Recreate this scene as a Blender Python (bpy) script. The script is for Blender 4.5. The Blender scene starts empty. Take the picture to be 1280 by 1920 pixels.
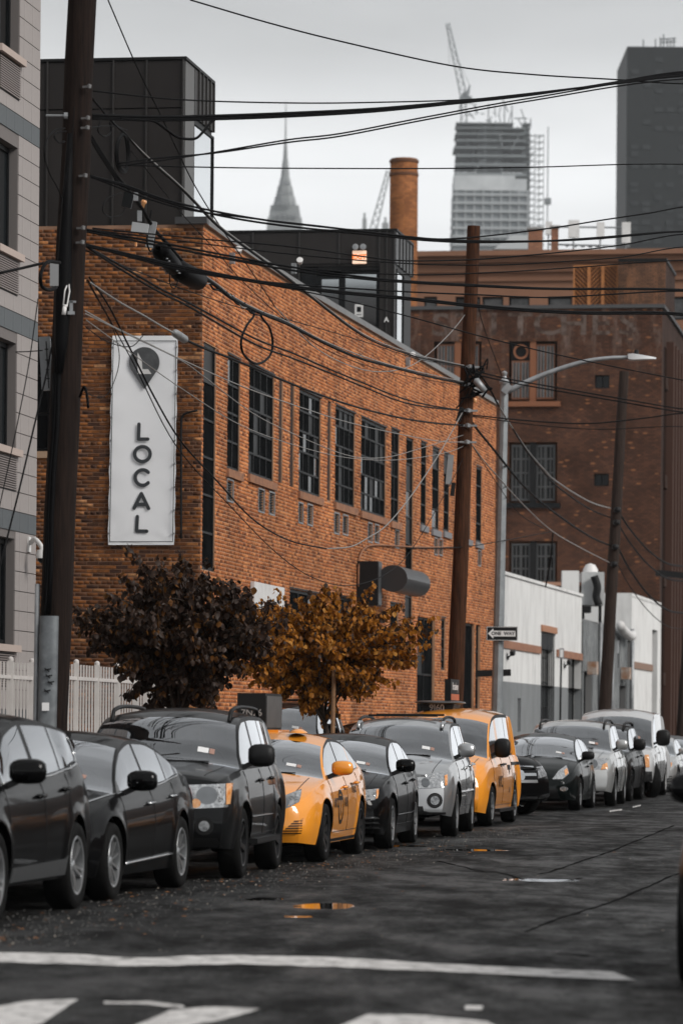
import bpy, bmesh, math, random
import numpy as np
from mathutils import Vector, Matrix
from mathutils.bvhtree import BVHTree

rnd = random.Random(7)
R = math.radians
sc = bpy.context.scene
C = sc.collection

# ------------------------------------------------------------------ camera, sky, sun, exposure
FPX, CX, HY, CAMZ, ROLL = 7200.0, 640.0, 1371.0, 1.47, R(-0.5)
cam_d = bpy.data.cameras.new('camera')
cam = bpy.data.objects.new('camera', cam_d); C.objects.link(cam)
cam.location = (0, 0, CAMZ); cam.rotation_euler = (R(90), ROLL, 0)
cam_d.sensor_fit = 'VERTICAL'; cam_d.sensor_height = 36.0; cam_d.lens = 135.0
cam_d.shift_y = (HY - 960.0) / 1920.0
cam_d.clip_start = 0.5; cam_d.clip_end = 12000
cam_d.dof.use_dof = True; cam_d.dof.focus_distance = 52.0; cam_d.dof.aperture_fstop = 3.0
sc.camera = cam

w = bpy.data.worlds.new('World'); sc.world = w; w.use_nodes = True
nt = w.node_tree; nt.nodes.clear()
def wn(t): return nt.nodes.new(t)
tc = wn('ShaderNodeTexCoord'); sep = wn('ShaderNodeSeparateXYZ')
nt.links.new(tc.outputs['Generated'], sep.inputs[0])
mp = wn('ShaderNodeMapping'); mp.inputs['Scale'].default_value = (1.0, 1.0, 3.2)
nt.links.new(tc.outputs['Generated'], mp.inputs[0])
nz = wn('ShaderNodeTexNoise'); nz.inputs['Scale'].default_value = 4.0; nz.inputs['Detail'].default_value = 6; nz.inputs['Roughness'].default_value = .5
nt.links.new(mp.outputs[0], nz.inputs['Vector'])
# elevation (0..1) disturbed by the cloud noise
m1 = wn('ShaderNodeMath'); m1.operation = 'MULTIPLY_ADD'; m1.inputs[1].default_value = .05; m1.inputs[2].default_value = -.025
nt.links.new(nz.outputs['Fac'], m1.inputs[0])
m2 = wn('ShaderNodeMath'); m2.operation = 'ADD'
nt.links.new(sep.outputs['Z'], m2.inputs[0]); nt.links.new(m1.outputs[0], m2.inputs[1])
rp = wn('ShaderNodeValToRGB'); cr = rp.color_ramp
K_ = .60
def gray(v, t=(.985, 1.0, 1.012)): return (v * K_ * t[0], v * K_ * t[1], v * K_ * t[2], 1)
cr.elements[0].position = 0.0; cr.elements[0].color = gray(.985)
cr.elements[1].position = 1.0; cr.elements[1].color = gray(.66)
for p, v in ((.12, .985), (.148, .92), (.172, .73), (.20, .55), (.27, .54), (.5, .62)):
    e = cr.elements.new(p); e.color = gray(v)
nt.links.new(m2.outputs[0], rp.inputs[0])
sky = wn('ShaderNodeTexSky'); sky.sky_type = 'NISHITA'; sky.sun_disc = False
sky.sun_elevation = R(48); sky.sun_rotation = R(120); sky.dust_density = 4.0
bgs = wn('ShaderNodeBackground'); bgs.inputs[1].default_value = .05
nt.links.new(sky.outputs[0], bgs.inputs[0])
bgc = wn('ShaderNodeBackground'); bgc.inputs[1].default_value = 1.0
nz2 = wn('ShaderNodeTexNoise'); nz2.inputs['Scale'].default_value = 2.3; nz2.inputs['Detail'].default_value = 5
mp2 = wn('ShaderNodeMapping'); mp2.inputs['Scale'].default_value = (1.6, 1.6, 7.0); mp2.inputs['Location'].default_value = (.4, .2, 0)
nt.links.new(tc.outputs['Generated'], mp2.inputs[0]); nt.links.new(mp2.outputs[0], nz2.inputs['Vector'])
cm = wn('ShaderNodeMapRange'); cm.inputs['From Min'].default_value = .3; cm.inputs['From Max'].default_value = .7; cm.inputs['To Min'].default_value = .80; cm.inputs['To Max'].default_value = 1.12
nt.links.new(nz2.outputs['Fac'], cm.inputs['Value'])
cs = wn('ShaderNodeVectorMath'); cs.operation = 'SCALE'; nt.links.new(rp.outputs[0], cs.inputs[0]); nt.links.new(cm.outputs[0], cs.inputs['Scale'])
nt.links.new(cs.outputs[0], bgc.inputs[0])
mx = wn('ShaderNodeMixShader'); mx.inputs[0].default_value = .96
nt.links.new(bgs.outputs[0], mx.inputs[1]); nt.links.new(bgc.outputs[0], mx.inputs[2])
wo = wn('ShaderNodeOutputWorld'); nt.links.new(mx.outputs[0], wo.inputs[0])

sun_d = bpy.data.lights.new('sun', 'SUN'); sun_d.energy = 1.5; sun_d.angle = R(22); sun_d.color = (1.0, .965, .92)
sun = bpy.data.objects.new('sun', sun_d); C.objects.link(sun)
SUN_DIR = Vector((.72, -.50, .58)).normalized()        # towards the sun: right of the street, a little behind the camera
sun.rotation_euler = SUN_DIR.to_track_quat('Z', 'Y').to_euler(); sun.location = (30, -10, 60)

sc.view_settings.view_transform = 'Standard'; sc.view_settings.look = 'None'
sc.view_settings.exposure = 0.8; sc.view_settings.gamma = 1.0; sc.view_settings.use_curve_mapping = False
sc.render.engine = 'CYCLES'
cy = sc.cycles
cy.use_denoising = True
try: cy.denoiser = 'OPENIMAGEDENOISE'
except Exception: pass
cy.max_bounces = 6; cy.diffuse_bounces = 2; cy.glossy_bounces = 3; cy.transmission_bounces = 4
cy.transparent_max_bounces = 12; cy.volume_bounces = 0; cy.caustics_reflective = False; cy.caustics_refractive = False
cy.sample_clamp_indirect = 4.0

# ------------------------------------------------------------------ frames
_c, _s = math.cos(ROLL), math.sin(ROLL)
def P(x, y, d):
    """point at depth d seen at photo pixel (x, y)"""
    dx, dy = x - CX, HY - y
    return Vector((d / FPX * (dx * _c + dy * _s), d, CAMZ + d / FPX * (-dx * _s + dy * _c)))
TX, TY = .158, .98744
T = Vector((TX, TY, 0)); N = Vector((TY, -TX, 0)); UP = Vector((0, 0, 1))
YAW = math.atan2(-TX, TY)                     # rotation taking +Y onto the street direction
def S(a, o, z=0.0):
    """street frame: a metres along the street, o metres right of the camera's line"""
    return Vector((a * TX + o * TY, a * TY - o * TX, z))
def on_plane(x, y, A, B):
    """pixel -> point on the vertical plane through plan points A, B"""
    k = ((x - CX) * _c + (HY - y) * _s) / FPX
    ax, ay, bx, by = A[0], A[1], B[0], B[1]
    # X = k d ; X = ax + (bx-ax) t ; d = ay + (by-ay) t
    den = (bx - ax) - k * (by - ay)
    t = (k * ay - ax) / den
    return P(x, y, ay + (by - ay) * t)

# ------------------------------------------------------------------ object helpers
def wm(o):
    m = o.matrix_basis.copy()
    if o.parent is not None:
        m = wm(o.parent) @ o.matrix_parent_inverse @ m
    return m
def setparent(o, p):
    if p is not None:
        o.parent = p; o.matrix_parent_inverse = wm(p).inverted()
def tag(o, label=None, cat=None, group=None, kind=None):
    if label: o['label'] = label
    if cat: o['category'] = cat
    if group: o['group'] = group
    if kind: o['kind'] = kind
    return o
def thing(name, label, cat, loc=(0, 0, 0), rz=0.0, group=None):
    o = bpy.data.objects.new(name, None); C.objects.link(o)
    o.empty_display_size = .2
    o.location = loc; o.rotation_euler = (0, 0, rz)
    return tag(o, label, cat, group)
def link(name, me, parent=None, mw=None, kind=None, label=None):
    o = bpy.data.objects.new(name, me); C.objects.link(o)
    if mw is not None: o.matrix_basis = mw
    setparent(o, parent)
    if kind: o['kind'] = kind
    if label: o['label'] = label
    return o
def copy_tree(o, parent=None):
    c = o.copy(); C.objects.link(c)
    if parent is not None:
        c.parent = parent; c.matrix_parent_inverse = o.matrix_parent_inverse.copy()
    for ch in list(o.children): copy_tree(ch, c)
    return c

class MB:
    def __init__(s): s.v = []; s.f = []; s.m = []
    def add(s, vs, fs, mi=0):
        b = len(s.v); s.v.extend([tuple(p) for p in vs]); s.f.extend([tuple(i + b for i in f) for f in fs]); s.m.extend([mi] * len(fs)); return s
    def box(s, c, size, M=None, mi=0, taper=1.0):
        hx, hy, hz = size[0] / 2, size[1] / 2, size[2] / 2
        vs = []
        for z, k in ((-hz, 1.0), (hz, taper)):
            for x, y in ((-hx, -hy), (hx, -hy), (hx, hy), (-hx, hy)): vs.append(Vector((x * k, y * k, z)))
        if M is not None: vs = [M @ p for p in vs]
        c = Vector(c); vs = [p + c for p in vs]
        return s.add(vs, [(0, 3, 2, 1), (4, 5, 6, 7), (0, 1, 5, 4), (1, 2, 6, 5), (2, 3, 7, 6), (3, 0, 4, 7)], mi)
    def bar(s, a, b, w, h, up=UP, mi=0):
        """box beam from a to b, w wide, h high"""
        a, b = Vector(a), Vector(b); d = (b - a)
        L = d.length
        if L < 1e-6: return s
        d /= L; x = d.cross(up)
        if x.length < 1e-4: x = d.cross(Vector((1, 0, 0)))
        x.normalize(); y = x.cross(d)
        vs = []
        for q in (a, b):
            for i, j in ((-1, -1), (1, -1), (1, 1), (-1, 1)): vs.append(q + x * (i * w / 2) + y * (j * h / 2))
        return s.add(vs, [(0, 1, 2, 3), (7, 6, 5, 4), (0, 4, 5, 1), (1, 5, 6, 2), (2, 6, 7, 3), (3, 7, 4, 0)], mi)
    def tube(s, pts, r, n=6, cap=True, mi=0):
        pts = [Vector(p) for p in pts]; k = len(pts)
        rr = r if isinstance(r, (list, tuple)) else [r] * k
        b = len(s.v); prev = None
        for i, p in enumerate(pts):
            d = (pts[min(i + 1, k - 1)] - pts[max(i - 1, 0)])
            if d.length < 1e-9: d = Vector((0, 0, 1))
            d.normalize()
            if prev is None:
                u = d.cross(UP)
                if u.length < 1e-3: u = d.cross(Vector((1, 0, 0)))
            else:
                u = prev - d * prev.dot(d)
                if u.length < 1e-4: u = d.cross(UP)
            u.normalize(); prev = u; v = d.cross(u)
            for j in range(n):
                a = 2 * math.pi * j / n
                s.v.append(tuple(p + u * (math.cos(a) * rr[i]) + v * (math.sin(a) * rr[i])))
        for i in range(k - 1):
            for j in range(n):
                j2 = (j + 1) % n
                s.f.append((b + i * n + j, b + i * n + j2, b + (i + 1) * n + j2, b + (i + 1) * n + j)); s.m.append(mi)
        if cap:
            s.f.append(tuple(b + j for j in range(n))[::-1]); s.m.append(mi)
            s.f.append(tuple(b + (k - 1) * n + j for j in range(n))); s.m.append(mi)
        return s
    def lathe(s, prof, n=24, M=None, mi=0):
        """prof: (r, h) pairs, around local Z"""
        b = len(s.v); k = len(prof)
        for r, h in prof:
            for j in range(n):
                a = 2 * math.pi * j / n; p = Vector((r * math.cos(a), r * math.sin(a), h))
                s.v.append(tuple(M @ p if M is not None else p))
        for i in range(k - 1):
            for j in range(n):
                j2 = (j + 1) % n
                s.f.append((b + i * n + j, b + i * n + j2, b + (i + 1) * n + j2, b + (i + 1) * n + j)); s.m.append(mi)
        return s
    def prism(s, poly, off, mi=0):
        """3D polygon extruded by vector off"""
        k = len(poly); off = Vector(off); vs = [Vector(p) for p in poly]; vs += [p + off for p in vs]
        fs = [tuple(range(k))[::-1], tuple(range(k, 2 * k))]
        fs += [(i, (i + 1) % k, k + (i + 1) % k, k + i) for i in range(k)]
        return s.add(vs, fs, mi)
    def mesh(s, name, mats, smooth=False, sharp=None, fix=True):
        me = bpy.data.meshes.new(name)
        me.from_pydata(s.v, [], s.f)
        if not isinstance(mats, (list, tuple)): mats = [mats]
        for m in mats: me.materials.append(m)
        if len(mats) > 1: me.polygons.foreach_set('material_index', s.m)
        if fix:
            bm = bmesh.new(); bm.from_mesh(me); bmesh.ops.recalc_face_normals(bm, faces=bm.faces); bm.to_mesh(me); bm.free()
        if smooth:
            me.polygons.foreach_set('use_smooth', [True] * len(me.polygons))
            if sharp: me.set_sharp_from_angle(angle=R(sharp))
        me.update(); return me
    def build(s, name, mats, parent=None, smooth=False, sharp=None, kind=None, label=None, fix=True, mw=None):
        return link(name, s.mesh(name, mats, smooth, sharp, fix), parent, mw, kind, label)

def pch(pts):
    """monotone cubic through (x, y) points"""
    xs = np.array([p[0] for p in pts], float); ys = np.array([p[1] for p in pts], float)
    h = np.diff(xs); d = np.diff(ys) / h; n = len(xs); m = np.zeros(n)
    m[0], m[-1] = d[0], d[-1]
    for i in range(1, n - 1):
        if d[i - 1] * d[i] > 0:
            w1, w2 = 2 * h[i] + h[i - 1], h[i] + 2 * h[i - 1]
            m[i] = (w1 + w2) / (w1 / d[i - 1] + w2 / d[i])
    def f(x):
        x = np.clip(np.asarray(x, float), xs[0], xs[-1]); i = np.clip(np.searchsorted(xs, x) - 1, 0, n - 2)
        t = (x - xs[i]) / h[i]; t2, t3 = t * t, t * t * t
        return ys[i] * (2 * t3 - 3 * t2 + 1) + h[i] * m[i] * (t3 - 2 * t2 + t) + ys[i + 1] * (-2 * t3 + 3 * t2) + h[i] * m[i + 1] * (t3 - t2)
    return f
def crom(pts, n=8):
    """Catmull-Rom through 3D points"""
    pts = [Vector(p) for p in pts]; out = []
    q = [pts[0] * 2 - pts[1]] + pts + [pts[-1] * 2 - pts[-2]]
    for i in range(1, len(q) - 2):
        a, b, c, d = q[i - 1], q[i], q[i + 1], q[i + 2]
        for k in range(n):
            t = k / n
            out.append(.5 * ((2 * b) + (c - a) * t + (2 * a - 5 * b + 4 * c - d) * t * t + (3 * b - a - 3 * c + d) * t ** 3))
    out.append(pts[-1]); return out

# ------------------------------------------------------------------ materials
def mat(name, col, rough=.6, metal=0.0, spec=.4, col2=None, vscale=3.0, vlo=.35, vhi=.65, bump=0.0, bscale=60.0, coat=0.0,
        rough2=None, stretch=None, detail=5.0, emit=None, estr=0.0, alpha=1.0, back=None):
    m = bpy.data.materials.new(name); m.use_nodes = True; t = m.node_tree; b = t.nodes['Principled BSDF']
    b.inputs['Base Color'].default_value = (*col, 1); b.inputs['Roughness'].default_value = rough
    b.inputs['Metallic'].default_value = metal; b.inputs['Specular IOR Level'].default_value = spec
    b.inputs['Coat Weight'].default_value = coat; b.inputs['Coat Roughness'].default_value = .04
    if emit: b.inputs['Emission Color'].default_value = (*emit, 1); b.inputs['Emission Strength'].default_value = estr
    if alpha < 1: b.inputs['Alpha'].default_value = alpha
    cd = None
    if col2 or bump or rough2 is not None:
        cd = t.nodes.new('ShaderNodeTexCoord'); src = cd.outputs['Object']
        if stretch:
            mpn = t.nodes.new('ShaderNodeMapping'); mpn.inputs['Scale'].default_value = stretch
            t.links.new(src, mpn.inputs[0]); src = mpn.outputs[0]
    fac = None
    if col2 or rough2 is not None:
        n = t.nodes.new('ShaderNodeTexNoise'); n.inputs['Scale'].default_value = vscale; n.inputs['Detail'].default_value = detail
        n.inputs['Roughness'].default_value = .62
        t.links.new(src, n.inputs['Vector'])
        mr = t.nodes.new('ShaderNodeMapRange'); mr.inputs['From Min'].default_value = vlo; mr.inputs['From Max'].default_value = vhi
        t.links.new(n.outputs['Fac'], mr.inputs['Value']); fac = mr.outputs['Result']
    colout = None
    if col2:
        x = t.nodes.new('ShaderNodeMix'); x.data_type = 'RGBA'
        x.inputs['A'].default_value = (*col, 1); x.inputs['B'].default_value = (*col2, 1)
        t.links.new(fac, x.inputs['Factor']); colout = x.outputs['Result']
        t.links.new(colout, b.inputs['Base Color'])
    if rough2 is not None:
        r = t.nodes.new('ShaderNodeMapRange'); r.inputs['To Min'].default_value = rough; r.inputs['To Max'].default_value = rough2
        t.links.new(fac, r.inputs['Value']); t.links.new(r.outputs['Result'], b.inputs['Roughness'])
    if bump:
        n2 = t.nodes.new('ShaderNodeTexNoise'); n2.inputs['Scale'].default_value = bscale; n2.inputs['Detail'].default_value = 4
        t.links.new(src, n2.inputs['Vector'])
        bp = t.nodes.new('ShaderNodeBump'); bp.inputs['Strength'].default_value = bump; bp.inputs['Distance'].default_value = .01
        t.links.new(n2.outputs['Fac'], bp.inputs['Height']); t.links.new(bp.outputs[0], b.inputs['Normal'])
    if back:      # the unpainted / lined inner side of a shell
        g = t.nodes.new('ShaderNodeNewGeometry'); b2 = t.nodes.new('ShaderNodeBsdfDiffuse'); b2.inputs[0].default_value = (*back, 1)
        ms = t.nodes.new('ShaderNodeMixShader'); out = t.nodes['Material Output']
        t.links.new(g.outputs['Backfacing'], ms.inputs[0]); t.links.new(b.outputs[0], ms.inputs[1]); t.links.new(b2.outputs[0], ms.inputs[2])
        t.links.new(ms.outputs[0], out.inputs[0])
    return m

def brick_piece_mat(name, per_object, ramp, dirt=.0):
    m = mat(name, (.4, .2, .1), rough=.85, spec=.25, bump=.5, bscale=70)
    t = m.node_tree; b = t.nodes['Principled BSDF']
    if per_object:
        src = t.nodes.new('ShaderNodeObjectInfo').outputs['Random']
    else:
        a = t.nodes.new('ShaderNodeAttribute'); a.attribute_name = 'rnd'; src = a.outputs['Fac']
    rp = t.nodes.new('ShaderNodeValToRGB'); c = rp.color_ramp
    c.interpolation = 'LINEAR'
    c.elements[0].position = ramp[0][0]; c.elements[0].color = (*ramp[0][1], 1)
    c.elements[1].position = ramp[-1][0]; c.elements[1].color = (*ramp[-1][1], 1)
    for p, q in ramp[1:-1]:
        e = c.elements.new(p); e.color = (*q, 1)
    t.links.new(src, rp.inputs[0])
    g = t.nodes.new('ShaderNodeNewGeometry')
    n = t.nodes.new('ShaderNodeTexNoise'); n.inputs['Scale'].default_value = 14; n.inputs['Detail'].default_value = 5
    t.links.new(g.outputs['Position'], n.inputs['Vector'])
    n3 = t.nodes.new('ShaderNodeTexNoise'); n3.inputs['Scale'].default_value = .55; n3.inputs['Detail'].default_value = 6
    mpz = t.nodes.new('ShaderNodeMapping'); mpz.inputs['Scale'].default_value = (1.6, 1.6, .45); t.links.new(g.outputs['Position'], mpz.inputs[0]); t.links.new(mpz.outputs[0], n3.inputs['Vector'])
    ad = t.nodes.new('ShaderNodeMath'); ad.operation = 'ADD'; t.links.new(n.outputs['Fac'], ad.inputs[0]); t.links.new(n3.outputs['Fac'], ad.inputs[1])
    mr = t.nodes.new('ShaderNodeMapRange'); mr.inputs['From Min'].default_value = .7; mr.inputs['From Max'].default_value = 1.3
    mr.inputs['To Min'].default_value = .48; mr.inputs['To Max'].default_value = 1.38
    t.links.new(ad.outputs[0], mr.inputs['Value'])
    vm = t.nodes.new('ShaderNodeVectorMath'); vm.operation = 'SCALE'
    t.links.new(rp.outputs[0], vm.inputs[0]); t.links.new(mr.outputs[0], vm.inputs['Scale'])
    t.links.new(vm.outputs[0], b.inputs['Base Color'])
    return m

def brick_wall_mat(name, c1, c2, mortar, bw=.21, bh=.075, stain=None, stz=(0, 1), spots=None):
    """far walls: bricks too small to pick apart. object x = along the wall, z = up"""
    m = mat(name, c1, rough=.9, spec=.2); t = m.node_tree; b = t.nodes['Principled BSDF']
    cd = t.nodes.new('ShaderNodeTexCoord'); sx = t.nodes.new('ShaderNodeSeparateXYZ'); cx = t.nodes.new('ShaderNodeCombineXYZ')
    t.links.new(cd.outputs['Object'], sx.inputs[0]); t.links.new(sx.outputs['X'], cx.inputs[0]); t.links.new(sx.outputs['Z'], cx.inputs[1])
    br = t.nodes.new('ShaderNodeTexBrick'); br.inputs['Scale'].default_value = 1
    br.inputs['Brick Width'].default_value = bw; br.inputs['Row Height'].default_value = bh; br.inputs['Mortar Size'].default_value = .009
    br.inputs['Mortar Smooth'].default_value = .2; br.inputs['Bias'].default_value = -.1
    br.inputs['Color1'].default_value = (*c1, 1); br.inputs['Color2'].default_value = (*c2, 1); br.inputs['Mortar'].default_value = (*mortar, 1)
    t.links.new(cx.outputs[0], br.inputs['Vector'])
    col = br.outputs['Color']
    n = t.nodes.new('ShaderNodeTexNoise'); n.inputs['Scale'].default_value = .6; n.inputs['Detail'].default_value = 8; n.inputs['Roughness'].default_value = .65
    t.links.new(cd.outputs['Object'], n.inputs['Vector'])
    mr = t.nodes.new('ShaderNodeMapRange'); mr.inputs['From Min'].default_value = .3; mr.inputs['From Max'].default_value = .7
    mr.inputs['To Min'].default_value = .55; mr.inputs['To Max'].default_value = 1.4
    t.links.new(n.outputs['Fac'], mr.inputs['Value'])
    vm = t.nodes.new('ShaderNodeVectorMath'); vm.operation = 'SCALE'
    t.links.new(col, vm.inputs[0]); t.links.new(mr.outputs[0], vm.inputs['Scale']); col = vm.outputs[0]
    if spots:      # single bright repaired bricks
        vo = t.nodes.new('ShaderNodeTexVoronoi'); vo.inputs['Scale'].default_value = 1.3; vo.feature = 'F1'
        mpv = t.nodes.new('ShaderNodeMapping'); mpv.inputs['Scale'].default_value = (1.2, 3.4, 1)
        t.links.new(cx.outputs[0], mpv.inputs[0]); t.links.new(mpv.outputs[0], vo.inputs['Vector'])
        st = t.nodes.new('ShaderNodeMapRange'); st.inputs['From Min'].default_value = .13; st.inputs['From Max'].default_value = .19
        st.inputs['To Min'].default_value = .85; st.inputs['To Max'].default_value = 0
        t.links.new(vo.outputs['Distance'], st.inputs['Value'])
        x = t.nodes.new('ShaderNodeMix'); x.data_type = 'RGBA'; x.inputs['B'].default_value = (*spots, 1)
        t.links.new(st.outputs[0], x.inputs['Factor']); t.links.new(col, x.inputs['A']); col = x.outputs['Result']
    if stain:      # lime and soot weathering with a shape of its own
        mps = t.nodes.new('ShaderNodeMapping'); mps.inputs['Scale'].default_value = (1.5, 1, .42)
        t.links.new(cd.outputs['Object'], mps.inputs[0])
        n2 = t.nodes.new('ShaderNodeTexNoise'); n2.inputs['Scale'].default_value = 1.3; n2.inputs['Detail'].default_value = 9; n2.inputs['Roughness'].default_value = .72
        t.links.new(mps.outputs[0], n2.inputs['Vector'])
        a = t.nodes.new('ShaderNodeMapRange'); a.inputs['From Min'].default_value = .5; a.inputs['From Max'].default_value = .66
        t.links.new(n2.outputs['Fac'], a.inputs['Value'])
        zz = t.nodes.new('ShaderNodeMapRange'); zz.inputs['From Min'].default_value = stz[0]; zz.inputs['From Max'].default_value = stz[1]
        t.links.new(sx.outputs['Z'], zz.inputs['Value'])
        mu = t.nodes.new('ShaderNodeMath'); mu.operation = 'MULTIPLY'; t.links.new(a.outputs[0], mu.inputs[0]); t.links.new(zz.outputs[0], mu.inputs[1])
        mu2 = t.nodes.new('ShaderNodeMath'); mu2.operation = 'MULTIPLY'; mu2.inputs[1].default_value = .7; t.links.new(mu.outputs[0], mu2.inputs[0])
        x = t.nodes.new('ShaderNodeMix'); x.data_type = 'RGBA'; x.inputs['B'].default_value = (*stain, 1)
        t.links.new(mu2.outputs[0], x.inputs['Factor']); t.links.new(col, x.inputs['A']); col = x.outputs['Result']
    t.links.new(col, b.inputs['Base Color'])
    bp = t.nodes.new('ShaderNodeBump'); bp.inputs['Strength'].default_value = .6; bp.inputs['Distance'].default_value = .01; bp.invert = True
    t.links.new(br.outputs['Fac'], bp.inputs['Height']); t.links.new(bp.outputs[0], b.inputs['Normal'])
    return m

M = {}
M['black_metal'] = mat('black_metal', (.010, .010, .0105), rough=.5, spec=.2)
M['dark_frame'] = mat('dark_frame', (.010, .011, .012), rough=.5, spec=.15)
M['dark_glass'] = mat('dark_glass', (.004, .005, .006), rough=.07, spec=.22, rough2=.16, vscale=1.2)
M['screened_glass'] = mat('screened_glass', (.006, .0065, .007), rough=.5, spec=0.0, col2=(.012, .013, .014), vscale=2.5)
M['pane_b'] = mat('pane_dusty', (.020, .021, .022), rough=.4, spec=.05, col2=(.010, .011, .012), vscale=6)
M['pane_c'] = mat('pane_bluish', (.014, .017, .019), rough=.12, spec=.12)
M['sky_glass'] = mat('sky_glass', (.74, .77, .79), rough=.05, metal=1.0)
M['grey_glass'] = mat('grey_glass', (.34, .36, .37), rough=.06, metal=1.0)
M['zinc'] = mat('zinc', (.16, .16, .16), rough=.5, metal=.4, col2=(.22, .22, .22), vscale=2)
M['galv'] = mat('galv', (.34, .35, .36), rough=.5, metal=.5, col2=(.24, .25, .26), vscale=6)
M['white_paint'] = mat('white_paint', (.72, .71, .70), rough=.5, col2=(.6, .59, .58), vscale=3)
M['concrete'] = mat('concrete', (.30, .29, .28), rough=.9, col2=(.22, .215, .21), vscale=2.5, bump=.3)
M['wire'] = mat('wire', (.0035, .0035, .004), rough=.6, spec=.08)
M['wire_pale'] = mat('wire_pale', (.26, .25, .24), rough=.5, metal=.3)
M['rubber'] = mat('rubber', (.006, .006, .006), rough=.8, spec=.12)
# ================================================================== THE SETTING
def G(x, y, z=0.0):
    """ground point seen at photo pixel (x, y)"""
    dx, dy = x - CX, HY - y
    d = FPX * (z - CAMZ) / (-dx * _s + dy * _c)
    return P(x, y, d)

def asphalt_mat():
    m = mat('asphalt', (.04, .04, .041), rough=.5, spec=.35); t = m.node_tree; b = t.nodes['Principled BSDF']
    cd = t.nodes.new('ShaderNodeTexCoord')
    mpn = t.nodes.new('ShaderNodeMapping'); mpn.inputs['Rotation'].default_value = (0, 0, -YAW); mpn.inputs['Scale'].default_value = (.55, .16, 1)
    t.links.new(cd.outputs['Object'], mpn.inputs[0])
    def noise(scale, det, src, ro=.6):
        n = t.nodes.new('ShaderNodeTexNoise'); n.inputs['Scale'].default_value = scale; n.inputs['Detail'].default_value = det; n.inputs['Roughness'].default_value = ro
        t.links.new(src, n.inputs['Vector']); return n.outputs['Fac']
    def rng(src, a, b_, c, d):
        r = t.nodes.new('ShaderNodeMapRange'); r.inputs['From Min'].default_value = a; r.inputs['From Max'].default_value = b_
        r.inputs['To Min'].default_value = c; r.inputs['To Max'].default_value = d; t.links.new(src, r.inputs['Value']); return r.outputs['Result']
    big = noise(1.1, 7, mpn.outputs[0], .68); fine = noise(95, 2, cd.outputs['Object']); mid = noise(5, 6, cd.outputs['Object'], .7)
    # worn aggregate: pale and dark stones
    x = t.nodes.new('ShaderNodeMix'); x.data_type = 'RGBA'; x.inputs['A'].default_value = (.003, .003, .0032, 1); x.inputs['B'].default_value = (.023, .0226, .0222, 1)
    t.links.new(rng(fine, .32, .72, 0, 1), x.inputs['Factor'])
    x2 = t.nodes.new('ShaderNodeMix'); x2.data_type = 'RGBA'; x2.blend_type = 'MULTIPLY'; x2.inputs['Factor'].default_value = 1
    t.links.new(x.outputs['Result'], x2.inputs['A'])
    cb = t.nodes.new('ShaderNodeCombineXYZ')
    mpp = t.nodes.new('ShaderNodeMapping'); mpp.inputs['Rotation'].default_value = (0, 0, -YAW); mpp.inputs['Scale'].default_value = (1.5, .55, 1); t.links.new(cd.outputs['Object'], mpp.inputs[0]); pat = noise(1.3, 9, mpp.outputs[0], .76); k = rng(pat, .34, .66, .52, 1.5)
    mps = t.nodes.new('ShaderNodeMapping'); mps.inputs['Rotation'].default_value = (0, 0, -YAW); mps.inputs['Scale'].default_value = (17, 2.6, 1); t.links.new(cd.outputs['Object'], mps.inputs[0])
    gr = rng(noise(1.0, 5, mps.outputs[0], .8), .36, .64, .35, 1.75); kk = t.nodes.new('ShaderNodeMath'); kk.operation = 'MULTIPLY'; t.links.new(k, kk.inputs[0]); t.links.new(gr, kk.inputs[1]); k = kk.outputs[0]
    for i in range(3): t.links.new(k, cb.inputs[i])
    t.links.new(cb.outputs[0], x2.inputs['B']); t.links.new(x2.outputs['Result'], b.inputs['Base Color'])
    # damp patches: smoother where water lies in the pores
    bg2 = t.nodes.new('ShaderNodeMath'); bg2.operation = 'MULTIPLY_ADD'; bg2.inputs[1].default_value = .55; t.links.new(pat, bg2.inputs[0]); b3 = t.nodes.new('ShaderNodeMath'); b3.operation = 'MULTIPLY'; b3.inputs[1].default_value = .45; t.links.new(big, b3.inputs[0]); t.links.new(b3.outputs[0], bg2.inputs[2]); big = bg2.outputs[0]
    wet = rng(big, .44, .58, 0, 1)
    ro = t.nodes.new('ShaderNodeMath'); ro.operation = 'MULTIPLY_ADD'; ro.inputs[1].default_value = -.36; ro.inputs[2].default_value = .74
    t.links.new(wet, ro.inputs[0]); t.links.new(ro.outputs[0], b.inputs['Roughness'])
    sp = rng(big, .42, .64, .06, .40); t.links.new(sp, b.inputs['Specular IOR Level'])
    bp = t.nodes.new('ShaderNodeBump'); bp.inputs['Strength'].default_value = .9; bp.inputs['Distance'].default_value = .022
    h = t.nodes.new('ShaderNodeMath'); h.operation = 'ADD'; t.links.new(fine, h.inputs[0]); t.links.new(pat, h.inputs[1])
    t.links.new(h.outputs[0], bp.inputs['Height']); t.links.new(bp.outputs[0], b.inputs['Normal'])
    return m
M['asphalt'] = asphalt_mat()

# ground sheet to the horizon
g = MB(); g.add([(-6000, -200, -.12), (6000, -200, -.12), (6000, 9000, -.12), (-6000, 9000, -.12)], [(0, 1, 2, 3)])
tag(g.build('ground', mat('ground_dust', (.10, .098, .095), rough=.95, col2=(.07, .07, .068), vscale=.02)), kind='structure')

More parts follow.
